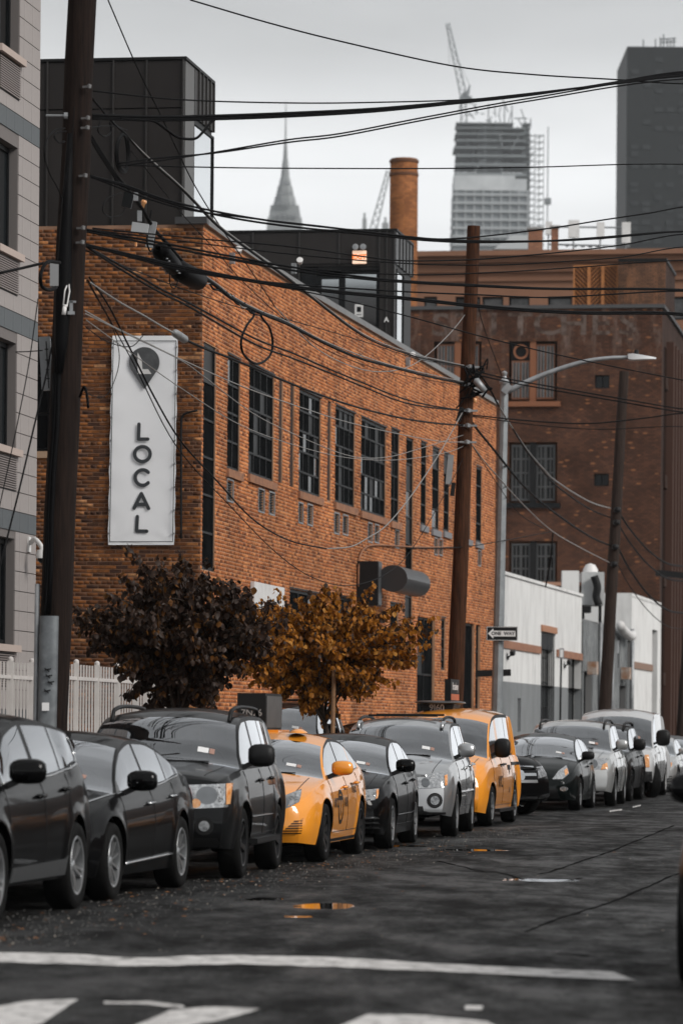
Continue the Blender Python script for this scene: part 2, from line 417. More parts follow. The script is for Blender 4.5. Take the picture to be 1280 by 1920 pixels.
# the road surface, uneven and patched
PUD = [(G(606, 1696), .25, .62, .030), (G(500, 1683), .20, .40, .026), (G(555, 1716), .14, .22, .022), (G(470, 1686), .22, .2, .02),
       (G(1010, 1648), .45, .55, .024), (G(860, 1592), .5, .5, .022), (G(760, 1585), .5, .45, .02), (G(1080, 1893), .2, .12, .016)]
from mathutils import noise as mnoise
def road_z(X, Y):
    a, o = X * TX + Y * TY, X * TY - Y * TX
    z = .010 * mnoise.noise(Vector((o * .55, a * .28, 0))) + .006 * mnoise.noise(Vector((o * 1.7, a * 1.1, 3.3))) + .0045 * mnoise.noise(Vector((o * 5, a * 4, 7.7)))
    # a sunken utility patch across the lane
    if 40 < a < 47 and -5.2 < o < 2: z -= .012 * min(1, (a - 40) / .4, (47 - a) / .4)
    for p, sx, sy, dp in PUD:
        q = ((X - p.x) / sx) ** 2 + ((Y - p.y) / sy) ** 2
        if q < 6: z -= dp * math.exp(-q * 1.1)
    return z
aa = []; a = 9.0
while a < 178: aa.append(a); a += .085 if a < 48 else (.16 if a < 75 else .6)
oo = [-16 + i * .16 for i in range(170)]
vs = []; fs = []
for a in aa:
    for o in oo:
        p = S(a, o); vs.append((p.x, p.y, road_z(p.x, p.y) if -9.2 < o < 2.5 else 0))
k = len(oo)
for i in range(len(aa) - 1):
    for j in range(k - 1): fs.append((i * k + j, i * k + j + 1, (i + 1) * k + j + 1, (i + 1) * k + j))
mb = MB(); mb.v = vs; mb.f = fs; mb.m = [0] * len(fs)
road = tag(mb.build('road', M['asphalt'], smooth=True, fix=False), kind='structure')

# standing water in the hollows
wat = mat('puddle_water', (.012, .012, .012), rough=.015, spec=.7)
for p, sx, sy, dp in PUD[:7]:
    mb = MB(); n = 20
    ring = [(p.x + sx * 1.5 * math.cos(2 * math.pi * i / n), p.y + sy * 1.5 * math.sin(2 * math.pi * i / n), -.012 if dp > .021 else -.009) for i in range(n)]
    mb.add(ring, [tuple(range(n))])
    mb.build('puddle', wat, road)

# painted markings (worn white paint)
def paint_mat():
    m = mat('road_paint', (.62, .60, .585), rough=.55, spec=.3); t = m.node_tree; b = t.nodes['Principled BSDF']
    cd = t.nodes.new('ShaderNodeTexCoord'); n = t.nodes.new('ShaderNodeTexNoise'); n.inputs['Scale'].default_value = 7; n.inputs['Detail'].default_value = 9; n.inputs['Roughness'].default_value = .75
    t.links.new(cd.outputs['Object'], n.inputs['Vector'])
    r = t.nodes.new('ShaderNodeMapRange'); r.inputs['From Min'].default_value = .38; r.inputs['From Max'].default_value = .52
    t.links.new(n.outputs['Fac'], r.inputs['Value'])
    x = t.nodes.new('ShaderNodeMix'); x.data_type = 'RGBA'; x.inputs['A'].default_value = (.12, .115, .11, 1); x.inputs['B'].default_value = (.62, .60, .585, 1)
    t.links.new(r.outputs[0], x.inputs['Factor']); t.links.new(x.outputs['Result'], b.inputs['Base Color'])
    return m
M['road_paint'] = paint_mat()
def marking(name, top, bot, lift=.006):
    """strip between two pixel polylines, laid on the road's own relief"""
    def samp(pl, n):
        xs = [q[0] for q in pl]; f = pch(pl) if len(pl) > 4 else (lambda x: np.interp(x, [q[0] for q in pl], [q[1] for q in pl])); return [(x, float(f(x))) for x in np.linspace(xs[0], xs[-1], n)]
    n = 70; A, B = samp(top, n), samp(bot, n); vs = []; fs = []
    K = 5
    for i in range(n):
        p0, p1 = G(*A[i]), G(*B[i])
        j = .012 * rnd.uniform(-1, 1)
        for c in range(K):
            q = p0.lerp(p1, c / (K - 1)); q.y += j if c in (0, K - 1) else 0
            vs.append((q.x, q.y, road_z(q.x, q.y) + lift))
    for i in range(n - 1):
        for c in range(K - 1): fs.append((i * K + c, i * K + c + 1, (i + 1) * K + c + 1, (i + 1) * K + c))
    mb = MB(); mb.v = vs; mb.f = fs; mb.m = [0] * len(fs)
    return mb.build(name, M['road_paint'], road, smooth=True)
marking('stop_line', [(-150, 1786), (0, 1788), (130, 1791), (250, 1797), (420, 1793), (600, 1796), (900, 1812), (1148, 1824)],
        [(-150, 1807), (0, 1808), (130, 1810), (250, 1813), (420, 1811), (600, 1814), (900, 1829), (1192, 1841)])
marking('crosswalk_stripe', [(-120, 1906), (60, 1875), (148, 1871)], [(-120, 1960), (20, 1940), (70, 1925)])
marking('crosswalk_stripe', [(318, 1894), (385, 1888), (488, 1892)], [(180, 1960), (290, 1940), (400, 1917)])
marking('crosswalk_stripe', [(690, 1904), (800, 1907), (912, 1917)], [(560, 1960), (760, 1965), (1010, 1970)])
marking('faded_line', [(195, 1876), (280, 1878), (345, 1884)], [(195, 1881), (280, 1883), (345, 1889)])
marking('paint_scrap', [(872, 1886), (905, 1887)], [(870, 1894), (903, 1895)])
marking('faded_line', [(1142, 1520), (1165, 1517)], [(1142, 1523), (1165, 1520)])
marking('faded_line', [(1185, 1512), (1200, 1509)], [(1185, 1514), (1200, 1511)])
# tar seams
tar = mat('tar', (.004, .004, .004), rough=.9, spec=.03)
def seam(px, wd=.016):
    mb = MB(); pts = crom([G(*q) for q in px], 14); vs = []; fs = []
    for i, p in enumerate(pts):
        d = (pts[min(i + 1, len(pts) - 1)] - pts[max(0, i - 1)]).normalized(); nn = Vector((d.y, -d.x, 0))
        wob = 1 + .5 * math.sin(i * 1.7) + .3 * rnd.uniform(-1, 1)
        for sg in (-1, 1):
            q = p + nn * (wd * wob * sg); vs.append((q.x, q.y, road_z(q.x, q.y) + .004))
    for i in range(len(pts) - 1): fs.append((2 * i, 2 * i + 1, 2 * i + 3, 2 * i + 2))
    mb.add(vs, fs); mb.build('tar_seam', tar, road)
seam([(1275, 1635), (1200, 1668), (1150, 1690), (1050, 1722), (985, 1748)])
seam([(1262, 1548), (1180, 1582), (1120, 1604), (1010, 1640)])
seam([(820, 1615), (900, 1632), (1010, 1650), (1090, 1646)], .02)
seam([(1040, 1788), (1075, 1790), (1105, 1794)], .04)

# kerb and pavement on the left, kerb on the right
def slab(name, a0, a1, o0, o1, z0, z1, m, parent=None, kind=None):
    mb = MB(); mb.prism([S(a0, o0, z0), S(a0, o1, z0), S(a1, o1, z0), S(a1, o0, z0)], (0, 0, z1 - z0))
    o = mb.build(name, m, parent)
    if kind: tag(o, kind=kind)
    return o
pave = slab('pavement_left', 27, 178, -40, -9.25, -.1, .13, M['concrete'], kind='structure')
slab('kerb_left', 27, 178, -9.247, -9.05, -.1, .135, mat('kerb_stone', (.26, .26, .26), rough=.85, col2=(.16, .16, .16), vscale=4), kind='structure')
slab('pavement_right', 34, 178, 1.2, 40, -.1, .13, M['concrete'], kind='structure')
slab('kerb_right', 34, 178, 1.0, 1.197, -.1, .135, M['concrete'], kind='structure')

# gravel, grit and fallen leaves in the gutter: nobody could count it
mb = MB(); mats_g = [mat('grit_dark', (.05, .048, .046), rough=.8), mat('grit_pale', (.20, .175, .15), rough=.8), mat('leaf_litter', (.22, .09, .03), rough=.8)]
for i in range(4200):
    a = 25 + 34 * rnd.random() ** 1.3; o = rnd.gauss(-6.75, .42)
    if rnd.random() < .15: o = rnd.uniform(-9, 0)
    if o > -9.0:
        p = S(a, o); q = .003 + .010 * rnd.random() ** 2
        mi = 0 if rnd.random() < .84 else (1 if rnd.random() < .5 else 2)
        z = road_z(p.x, p.y)
        r3 = [rnd.uniform(.6, 1.4) * q for _ in range(4)]
        fl = .35 if mi == 2 else .8
        if mi == 2: r3 = [v * 2.2 for v in r3]
        mb.add([(p.x - r3[0], p.y - r3[1], z), (p.x + r3[2], p.y - r3[1], z), (p.x, p.y + r3[3], z), (p.x, p.y, z + q * fl * 1.6)], [(0, 1, 3), (1, 2, 3), (2, 0, 3)], mi)
tag(mb.build('grit', mats_g, fix=False), 'loose grit and fallen leaves strewn along the wet gutter', 'grit', kind='stuff')

# ------------------------------------------------------------------ wall helpers
class Wall:
    """flat wall: O = lower left corner as seen from outside, tx = direction to the viewer's right"""
    def __init__(s, O, tx): s.O = Vector(O); s.t = Vector(tx).normalized(); s.n = s.t.cross(UP)
    def p(s, u, z, dep=0.0): return s.O + s.t * u + UP * z + s.n * dep
    def mw(s):
        y = -s.n
        return Matrix(((s.t.x, y.x, 0, s.O.x), (s.t.y, y.y, 0, s.O.y), (s.t.z, y.z, 1, s.O.z), (0, 0, 0, 1)))
    def px(s, x, y):
        q = on_plane(x, y, s.O, s.O + s.t); return (q - s.O).dot(s.t), q.z - s.O.z
class Curve:
    """curved wall following plan points"""
    def __init__(s, fx, y0, y1, step=.25):
        ys = np.arange(y0, y1 + step, step); s.P = [Vector((fx(y), y, 0)) for y in ys]
        s.A = [0.0]
        for i in range(1, len(s.P)): s.A.append(s.A[-1] + (s.P[i] - s.P[i - 1]).length)
        s.L = s.A[-1]
    def fr(s, a):
        i = min(max(int(np.searchsorted(s.A, a)) - 1, 0), len(s.P) - 2); t = (s.P[i + 1] - s.P[i]).normalized()
        return s.P[i] + t * (a - s.A[i]), t, t.cross(UP)
    def p(s, a, z, dep=0.0):
        q, t, n = s.fr(a); return q + UP * z + n * dep
    def px(s, x, y):
        k = ((x - CX) * _c + (HY - y) * _s) / FPX; lo, hi = -3.0, s.L + 3
        for _ in range(40):
            m_ = (lo + hi) / 2; q = s.fr(m_)[0]
            if q.x / q.y < k: lo = m_
            else: hi = m_
        q = s.fr(lo)[0]; return lo, P(x, y, q.y).z
def wall_mesh(W, u0, u1, z0, z1, holes, reveal, step=None, local=False):
    """wall surface with rectangular openings and their reveals"""
    us = sorted(set([u0, u1] + [h[i] for h in holes for i in (0, 1)]))
    if step:
        ex = []
        for a, b in zip(us, us[1:]):
            n = max(1, int(math.ceil((b - a) / step))); ex += [a + (b - a) * i / n for i in range(n)]
        us = ex + [us[-1]]
    zs = sorted(set([z0, z1] + [h[i] for h in holes for i in (2, 3)]))
    us = [u for u in us if u0 - 1e-6 <= u <= u1 + 1e-6]; zs = [z for z in zs if z0 - 1e-6 <= z <= z1 + 1e-6]
    mb = MB()
    f = (lambda u, z, d: Vector((u, -d, z))) if local else W.p
    for a, b in zip(us, us[1:]):
        for c, d in zip(zs, zs[1:]):
            mu, mz = (a + b) / 2, (c + d) / 2
            if any(h[0] < mu < h[1] and h[2] < mz < h[3] for h in holes): continue
            mb.add([f(a, c, 0), f(b, c, 0), f(b, d, 0), f(a, d, 0)], [(0, 1, 2, 3)])
    for h in holes:
        a, b, c, d = h[:4]; r = -(h[4] if len(h) > 4 else reveal)
        mb.add([f(a, c, 0), f(b, c, 0), f(b, d, 0), f(a, d, 0), f(a, c, r), f(b, c, r), f(b, d, r), f(a, d, r)],
               [(0, 4, 5, 1), (1, 5, 6, 2), (2, 6, 7, 3), (3, 7, 4, 0)])
    return mb
def wall(name, W, u0, u1, z0, z1, holes, reveal, m, parent, step=None):
    mb = wall_mesh(W, u0, u1, z0, z1, holes, reveal, step, local=isinstance(W, Wall))
    return mb.build(name, m, parent, mw=W.mw() if isinstance(W, Wall) else None, fix=False)
def beam(W, u0, u1, z0, z1, d0, d1, mb=None):
    mb = mb or MB()
    q = [W.p(u0, z0, d0), W.p(u1, z0, d0), W.p(u1, z1, d0), W.p(u0, z1, d0), W.p(u0, z0, d1), W.p(u1, z0, d1), W.p(u1, z1, d1), W.p(u0, z1, d1)]
    return mb.add(q, [(3, 2, 1, 0), (4, 5, 6, 7), (0, 1, 5, 4), (1, 2, 6, 5), (2, 3, 7, 6), (3, 0, 4, 7)])
def window(W, u0, u1, z0, z1, dep, cols, rows, parent, fr=None, gl=None, bar=.045, name='window', tail=True):
    """frame with glazing bars as the part, each pane a sub-part"""
    fr = fr or M['dark_frame']; gl = gl or M['dark_glass']; mb = MB()
    cu = [u0 + (u1 - u0) * i / cols for i in range(cols + 1)]; cz = [z0 + (z1 - z0) * i / rows for i in range(rows + 1)]
    hb = bar / 2
    for i, u in enumerate(cu):
        k = bar if i in (0, cols) else hb * 1.3
        a, b = (u, u + k) if i == 0 else ((u - k, u) if i == cols else (u - k / 2, u + k / 2))
        beam(W, a, b, z0, z1, dep, dep + .05, mb)
    for i, z in enumerate(cz):
        k = bar if i in (0, rows) else hb * 1.3
        a, b = (z, z + k) if i == 0 else ((z - k, z) if i == rows else (z - k / 2, z + k / 2))
        beam(W, u0 + bar, u1 - bar, a, b, dep + .002, dep + .046, mb)
    w_ = mb.build(name, fr, parent)
    for i in range(cols):
        for j in range(rows):
            e = MB(); beam(W, cu[i] + hb * .8, cu[i + 1] - hb * .8, cz[j] + hb * .8, cz[j + 1] - hb * .8, dep + .008, dep + .022, e)
            q_ = rnd.random(); e.build('pane', gl if gl.name not in ('screened_glass', 'dark_glass') or q_ < .62 else (M['pane_b'] if q_ < .86 else M['pane_c']), w_)
    return w_

# ------------------------------------------------------------------ brick laying
BL, BH, CL, CH = .195, .0525, .2075, .0672
def lay(W, u0, u1, z0, z1, holes, seed):
    """list of bricks (ua, ub, za, zb) in a running bond with header courses, cut round the openings"""
    r = random.Random(seed); out = []; k = 0; z = z0
    while z + CH <= z1 + 1e-6:
        zc = z + CH / 2
        cuts = sorted((max(h[0], u0), min(h[1], u1)) for h in holes if h[2] < zc < h[3])
        iv = []; cur = u0
        for a, b in cuts:
            if a > cur: iv.append((cur, a))
            cur = max(cur, b)
        if cur < u1: iv.append((cur, u1))
        hd = (k % 6 == 5); cl = CL / 2 if hd else CL; bl = BL - CL / 2 if hd else BL
        ph = (CL / 4 if hd else (CL / 2 if k % 2 else 0)) + r.uniform(-.006, .006)
        for a, b in iv:
            n0 = math.floor((a - u0 - ph) / cl); u = u0 + ph + n0 * cl
            while u < b:
                ua, ub = max(u, a), min(u + bl, b)
                if ub - ua > .03: out.append((ua + r.uniform(0, .003), ub - r.uniform(0, .003), z + r.uniform(0, .003), z + BH + r.uniform(0, .003)))
                u += cl
        z += CH; k += 1
    return out
def bricks_mesh(W, bricks, m, name, seed, proud=(.006, .013)):
    r = random.Random(seed); n = len(bricks)
    V = np.zeros((n * 8, 3)); F = np.zeros((n * 5, 4), int); col = np.zeros(n * 5)
    base = np.array([(4, 5, 6, 7), (0, 1, 5, 4), (1, 2, 6, 5), (2, 3, 7, 6), (3, 0, 4, 7)])
    for i, (a, b, c, d) in enumerate(bricks):
        e = r.uniform(*proud); f_ = .004
        q = [W.p(a, c, 0), W.p(b, c, 0), W.p(b, d, 0), W.p(a, d, 0), W.p(a + f_, c + f_, e), W.p(b - f_, c + f_, e), W.p(b - f_, d - f_, e), W.p(a + f_, d - f_, e)]
        V[i * 8:i * 8 + 8] = [tuple(p) for p in q]; F[i * 5:i * 5 + 5] = base + i * 8; col[i * 5:i * 5 + 5] = r.random()
    me = bpy.data.meshes.new(name); me.vertices.add(n * 8); me.vertices.foreach_set('co', V.ravel())
    me.loops.add(n * 20); me.loops.foreach_set('vertex_index', F.ravel().astype(np.int32))
    me.polygons.add(n * 5); me.polygons.foreach_set('loop_start', np.arange(0, n * 20, 4, dtype=np.int32))
    try: me.polygons.foreach_set('loop_total', np.full(n * 5, 4, dtype=np.int32))
    except Exception: pass
    at = me.attributes.new('rnd', 'FLOAT', 'FACE'); at.data.foreach_set('value', col)
    me.materials.append(m); me.update(calc_edges=True); me.validate(); return me
def brick_singles(W, bricks, m, parent, seed):
    """bricks as objects sharing mesh data by length"""
    r = random.Random(seed); cache = {}
    for (a, b, c, d) in bricks:
        L = round((b - a) / .02) * .02
        if L not in cache:
            mb = MB(); h = BH; f_ = .004; x = (b - a)
            q = [(-L / 2, 0, 0), (L / 2, 0, 0), (L / 2, 0, h), (-L / 2, 0, h), (-L / 2 + f_, -.012, f_), (L / 2 - f_, -.012, f_), (L / 2 - f_, -.012, h - f_), (-L / 2 + f_, -.012, h - f_)]
            mb.add(q, [(4, 5, 6, 7), (0, 1, 5, 4), (1, 2, 6, 5), (2, 3, 7, 6), (3, 0, 4, 7)])
            cache[L] = mb.mesh('brick', m, fix=False)
        mw = W.mw().copy(); p = W.p((a + b) / 2, c, r.uniform(-.004, .001)); mw.translation = p
        link('brick', cache[L], parent, mw)

# ================================================================== BRICK BUILDING with the banner
C0 = Vector((-2.46, 66.4, 0))
def fac_x(y):
    # street facade in plan: a gentle concave bend
    t = y - 66.4; s0, s1, L_ = .146, .187, 13.0
    if t < 0: return -2.46 + s0 * t
    tt = min(t, L_); x = s0 * tt + (s1 - s0) * tt * tt / (2 * L_)
    return -2.46 + x + (s1 * (t - L_) if t > L_ else 0)
FAC = Curve(fac_x, 66.4, 102.6)
FW = 7.4
FRO = Wall(C0 - N * FW, N)                  # wall facing the camera, right end at the corner
HPAR = FAC.px(537, 527)[1]                  # parapet height
bb = thing('brick_building', 'orange brick building with white banner, long curved side and dark roof boxes', 'building', C0)
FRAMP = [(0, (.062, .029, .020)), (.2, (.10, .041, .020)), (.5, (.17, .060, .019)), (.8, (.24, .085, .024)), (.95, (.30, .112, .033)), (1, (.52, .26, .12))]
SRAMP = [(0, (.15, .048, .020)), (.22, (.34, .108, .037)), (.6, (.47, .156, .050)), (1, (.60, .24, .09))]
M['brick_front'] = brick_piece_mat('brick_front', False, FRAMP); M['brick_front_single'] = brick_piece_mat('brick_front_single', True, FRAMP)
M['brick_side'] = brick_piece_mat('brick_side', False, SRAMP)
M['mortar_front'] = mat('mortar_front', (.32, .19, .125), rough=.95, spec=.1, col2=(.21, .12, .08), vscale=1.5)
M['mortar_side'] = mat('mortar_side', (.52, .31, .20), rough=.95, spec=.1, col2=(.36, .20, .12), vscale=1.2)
M['brick_sill'] = mat('brick_sill', (.36, .17, .09), rough=.85, col2=(.22, .11, .07), vscale=6)
M['stone_sill'] = mat('stone_sill', (.20, .20, .21), rough=.8)

M['soot'] = mat('soot_brick', (.035, .02, .016), rough=.9)  # dark fill for the blind slots: their shade is put into this colour
# openings of the street side, read off as pixels on the facade
OPN = [  # x0, x1, ytop, ybottom (at x0), cols, rows, kind
    (382, 404, 640, 1068, 1, 6, 'slot'), (427, 450, 663, 879, 2, 4, 'win'), (467, 513.5, 680, 889, 4, 5, 'win'),
    (523, 530, 708, 905, 0, 0, 'blind'), (544, 551, 717, 912, 0, 0, 'blind'), (560.7, 601, 728, 921, 4, 5, 'win'),
    (614, 620, 751, 938, 0, 0, 'blind'), (628.6, 665, 759, 942, 4, 5, 'win'), (676.7, 723, 781, 958, 5, 5, 'win'),
    (733, 748, 802, 977, 2, 4, 'win'), (761, 773.5, 817, 1168, 1, 7, 'slot'), (788.6, 798.5, 827, 984, 1, 4, 'win2'),
    (810, 822.5, 837, 992, 1, 4, 'win2'), (831.6, 841.6, 848, 996, 1, 4, 'win2'), (874.7, 881.5, 866.5, 1011, 1, 4, 'win2'), (892, 902, 873, 1016, 1, 4, 'win2'),
    (542.6, 598, 1103, 1170, 3, 1, 'win3'), (632, 660, 1117, 1180, 2, 1, 'win3'), (731, 746, 1130, 1180, 1, 1, 'win3'),
    (782, 814, 1154, 1372, 2, 4, 'door'), (826.5, 834, 1158, 1256, 1, 5, 'win3'), (868, 888, 1166, 1372, 1, 1, 'door'), (891, 899, 1170, 1372, 1, 4, 'door')]
VENT = [(425, 436, 899, 937), (484, 494, 917, 957), (504, 513.5, 923, 962), (559, 566.6, 943, 978), (575.6, 584.7, 946, 982), (626, 634.5, 962, 998),
        (642, 651, 966, 1000), (689, 696.6, 981, 1014), (701.6, 709, 984, 1015), (739.6, 746.4, 994, 1025), (813.5, 819, 1009, 1038), (822.5, 828, 1011, 1039), (895, 900, 1032, 1059)]
holes = []; spec_ = []
for x0, x1, yt, yb, cc, rr, kd in OPN:
    u0, zt = FAC.px(x0, yt); _, zb = FAC.px(x0, yb); u1, _ = FAC.px(x1, (yt + yb) / 2 + 10)
    zb = max(zb, .14); dp = {'slot': .085, 'win': .085, 'win2': .075, 'blind': .03, 'win3': .09, 'door': .12}[kd]
    holes.append((u0, u1, zb, zt, dp)); spec_.append((cc, rr, kd))
vh = []
for x0, x1, yt, yb in VENT:
    u0, zt = FAC.px(x0, yt); _, zb = FAC.px(x0, yb); u1, _ = FAC.px(x1, (yt + yb) / 2); vh.append((u0, u1, zb, zt, .05))
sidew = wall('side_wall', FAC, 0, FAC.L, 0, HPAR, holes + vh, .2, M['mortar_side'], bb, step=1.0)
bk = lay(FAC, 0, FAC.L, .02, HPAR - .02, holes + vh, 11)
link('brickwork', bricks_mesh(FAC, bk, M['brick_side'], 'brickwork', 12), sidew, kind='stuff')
for h, (cc, rr, kd) in zip(holes, spec_):
    u0, u1, z0, z1, dp = h
    if kd == 'blind':
        mb = MB(); beam(FAC, u0, u1, z0, z1, -dp, -dp + .004, mb); mb.build('blind_recess', M['soot'], sidew); continue
    window(FAC, u0 + .004, u1 - .004, z0 + .004, z1 - .004, -dp + .012, cc, rr, sidew, gl=M['screened_glass'], bar=.06, name='door' if kd == 'door' else 'window')
    if kd in ('win', 'win2'):
        mb = MB(); beam(FAC, u0 - .08, u1 + .14, z0 - .15, z0 - .003, .0, .06, mb); mb.build('sill', M['brick_sill'] if kd == 'win' else M['stone_sill'], sidew)
    if kd in ('win', 'win3', 'win2'):
        mb = MB(); beam(FAC, u0 - .05, u1 + .05, z1 + .003, z1 + .035, .0, .016, mb); mb.build('lintel', M['black_metal'], sidew)
for u0, u1, z0, z1, dp in vh:
    mb = MB(); nb = 8
    for i in range(nb):
        z = z0 + (z1 - z0) * (i + .5) / nb; beam(FAC, u0 + .02, u1 - .02, z - .012, z + .012, -.04, -.01, mb)
    beam(FAC, u0 + .02, u1 - .02, z0, z1, -.049, -.042, mb)
    v_ = mb.build('vent', M['dark_frame'], sidew)
    mb = MB(); t_ = .03
    beam(FAC, u0 - t_, u0, z0 - t_, z1 + t_, 0, .02, mb); beam(FAC, u1, u1 + t_, z0 - t_, z1 + t_, 0, .02, mb)
    beam(FAC, u0, u1, z1, z1 + t_, 0, .02, mb); beam(FAC, u0, u1, z0 - t_, z0, 0, .02, mb)
    mb.build('vent_frame', M['galv'], v_)
# front wall
u_a, zt_ = FRO.px(62, 632); u_b, _ = FRO.px(112, 700); _, zb_ = FRO.px(90, 846)
fh = [(u_a, u_b, zb_, zt_, .25)]
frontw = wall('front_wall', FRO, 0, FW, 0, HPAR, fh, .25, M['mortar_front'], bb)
window(FRO, u_a + .01, u_b - .01, zb_ + .01, zt_ - .01, -.24, 2, 3, frontw)
mb = MB(); beam(FRO, u_a - .06, u_b + .06, zb_ - .12, zb_ - .003, 0, .05, mb); mb.build('sill', mat('sill_tan', (.36, .24, .16), rough=.85), frontw)
bk = lay(FRO, 0, FW - .006, .02, HPAR - .02, fh, 21)
ban = [FRO.px(212, 630), FRO.px(335, 630), FRO.px(328, 1022), FRO.px(204, 1022)]
bu0, bu1 = min(b[0] for b in ban), max(b[0] for b in ban); bz0, bz1 = ban[2][1], ban[0][1]
one, rest = [], []
for q in bk:      # the 300 that show largest: between banner, pole and corner, above the trees
    uc = (q[0] + q[1]) / 2; zc = q[2]
    vis = uc > bu0 - .35 and zc > bz0 - .5 and not (bu0 + .1 < uc < bu1 - .1 and bz0 < zc < bz1) and q[1] - q[0] > .15
    if vis and len(one) < 300: one.append(q)
    else: rest.append(q)
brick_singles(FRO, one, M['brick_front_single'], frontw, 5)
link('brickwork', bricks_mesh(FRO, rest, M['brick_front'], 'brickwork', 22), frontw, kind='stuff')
# roof, back walls
mb = MB(); e1 = FAC.p(FAC.L, 0); e2 = e1 - N * 16; e3 = FRO.p(0, 0) + T * 0
rim = [FAC.p(FAC.L * i / 12, HPAR - .35, -.25) for i in range(13)] + [Vector((e2.x, e2.y, HPAR - .35)), FRO.p(-9, HPAR - .35, -.3), FRO.p(FW - .3, HPAR - .35, -.3)]
mb.add(rim, [tuple(range(len(rim)))]); mb.build('roof', mat('roof_felt', (.06, .06, .06), rough=.9), bb)
endw = Wall(FAC.p(FAC.L, 0), -N); wall('end_wall', endw, 0, 16, 0, HPAR, [], .2, M['mortar_side'], bb)
# metal coping
mb = MB(); n = 40
for i in range(n):
    a0, a1 = FAC.L * i / n, FAC.L * (i + 1) / n
    beam(FAC, a0, a1, HPAR, HPAR + .12, -.35, .07, mb)
mb.build('coping', M['zinc'], bb)
mb = MB(); beam(FRO, FRO.px(330, 410)[0], FW + .08, HPAR + .004, HPAR + .125, -.1, .09, mb); mb.build('coping', mat('zinc_dark', (.05, .05, .052), rough=.5), bb)
# conduit
mb = MB(); c_ = [FRO.px(341, y) for y in (1010, 930, 850, 800)]; pts = [FRO.p(u, z, .05) for u, z in c_]
u, z = FRO.px(346, 778); pts.append(FRO.p(u, z, .06)); u, z = FRO.px(372, 770); pts.append(FRO.p(u, z, .08))
mb.tube(crom(pts, 5), .022, 6); mb.build('conduit', M['black_metal'], bb, smooth=True)
# facade pipe (curved) beside the dark sign box
mb = MB(); pts = []
for x, y in ((667, 1100), (668, 1060), (672, 1038), (686, 1024), (712, 1022), (745, 1024), (790, 1026), (850, 1026)):
    u, z = FAC.px(x, y); pts.append(FAC.p(u, z, .05))
mb.tube(crom(pts, 5), .02, 6); mb.build('conduit', M['brick_sill'], bb, smooth=True)
# white board on the facade
u0, z1 = FAC.px(468, 1090); u1, _ = FAC.px(525, 1100); _, z0 = FAC.px(468, 1163)
mb = MB(); beam(FAC, u0, u1, z0, z1, .02, .09, mb)
tag(mb.build('wall_board', M['white_paint']), 'blank white board fixed to the orange facade behind the trees', 'board')
# dark projecting box and barrel awning
u0, z1 = FAC.px(668, 1052); _, z0 = FAC.px(668, 1131); q = P(667, 1054, FAC.fr(u0)[0].y)
dep = (FAC.p(u0, 0) - Vector((q.x, q.y, 0))).length
aw = thing('awning', 'dark metal entrance box with a rounded barrel awning on brick facade', 'awning', FAC.p(u0, 0, .1))
mb = MB(); beam(FAC, u0, u0 + .45, z0 - .05, z1, .02, .47, mb); mb.build('side_box', mat('awning_grey', (.014, .015, .016), rough=.5, spec=.2), aw)
mb = MB(); beam(FAC, u0 + .02, u0 + .43, z0 - .03, z1 - .02, .471, .485, mb); mb.build('side_face', mat('awning_side', (.08, .082, .085), rough=.5), aw)
mb = MB(); n = 22; ua, ub = u0 + .30, u0 + 3.4; zc = z1 - .36; ring0 = []; ring1 = []
for i in range(n + 1):
    a = 2 * math.pi * i / n; d_, zz = .74 + .32 * math.cos(a), zc + .29 * math.sin(a); ring0.append(FAC.p(ua, zz, d_)); ring1.append(FAC.p(ub, zz, d_))
mb.add(ring0 + ring1, [(i, i + 1, n + 2 + i, n + 1 + i) for i in range(n)] + [tuple(range(n + 1)), tuple(range(n + 1, 2 * n + 2))])
mb.build('canopy', mat('awning_canvas', (.035, .036, .038), rough=.4), aw, smooth=True, sharp=40)
mb = MB()
for i in range(12):
    beam(FAC, ua + .05, ua + .9, z0 - .2 - i * .1, z0 - .12 - i * .1, .02, .05, mb)
mb.build('shutter', M['galv'], aw)
# small floodlights on the parapet
for x, y in ((430, 472), (546, 492), (760, 668)):
    u, z = FAC.px(x, y); l = thing('wall_lamp', {430: 'small grey floodlight high on the brick wall above the first slot window', 546: 'tiny white lamp head above the coping beside the second roof box', 760: 'small white floodlight under the coping near the second pole'}[x], 'lamp', FAC.p(u, z, .1), group='parapet floodlights')
    mb = MB(); beam(FAC, u - .05, u + .05, z - .22, z - .02, .01, .10, mb); mb.build('bracket', M['galv'], l)
    mb = MB(); mb.lathe([(.0, -.05), (.05, -.05), (.065, .05), (.0, .055)], 10, Matrix.Translation(FAC.p(u, z + .02, .17)) @ Matrix.Rotation(R(60), 4, 'X')); mb.build('lamp_head', M['white_paint'], l, smooth=True, sharp=40)

# ---------------- roof boxes
pan = mat('metal_panel', (.020, .0175, .017), rough=.45, spec=.25, col2=(.026, .023, .022), vscale=.8)
pan_edge = mat('panel_edge', (.045, .043, .042), rough=.4, metal=.3)
def roof_box(label, Of, wid, Ztop, depth, zbase, seams_f, seams_s, side_win, hsplit):
    """Of: corner (front/right) plan point. front faces the camera, right side faces the street"""
    rb = thing('roof_box', label, 'penthouse', (Of.x, Of.y, zbase))
    F_ = Wall(Vector((Of.x, Of.y, 0)) - N * wid, N); D_ = Wall(Vector((Of.x, Of.y, 0)), T)
    return rb, F_, D_
PF = (P(345, 112, 66.75)); ZT = PF.z
rb1 = thing('roof_box', 'near dark metal roof box with tall corner window above the banner wall', 'penthouse', (PF.x, PF.y, HPAR))
o1 = Vector((PF.x, PF.y, 0)); W1f = Wall(o1 - N * 6.5, N); W1s = Wall(o1, T); dp1 = 2.55
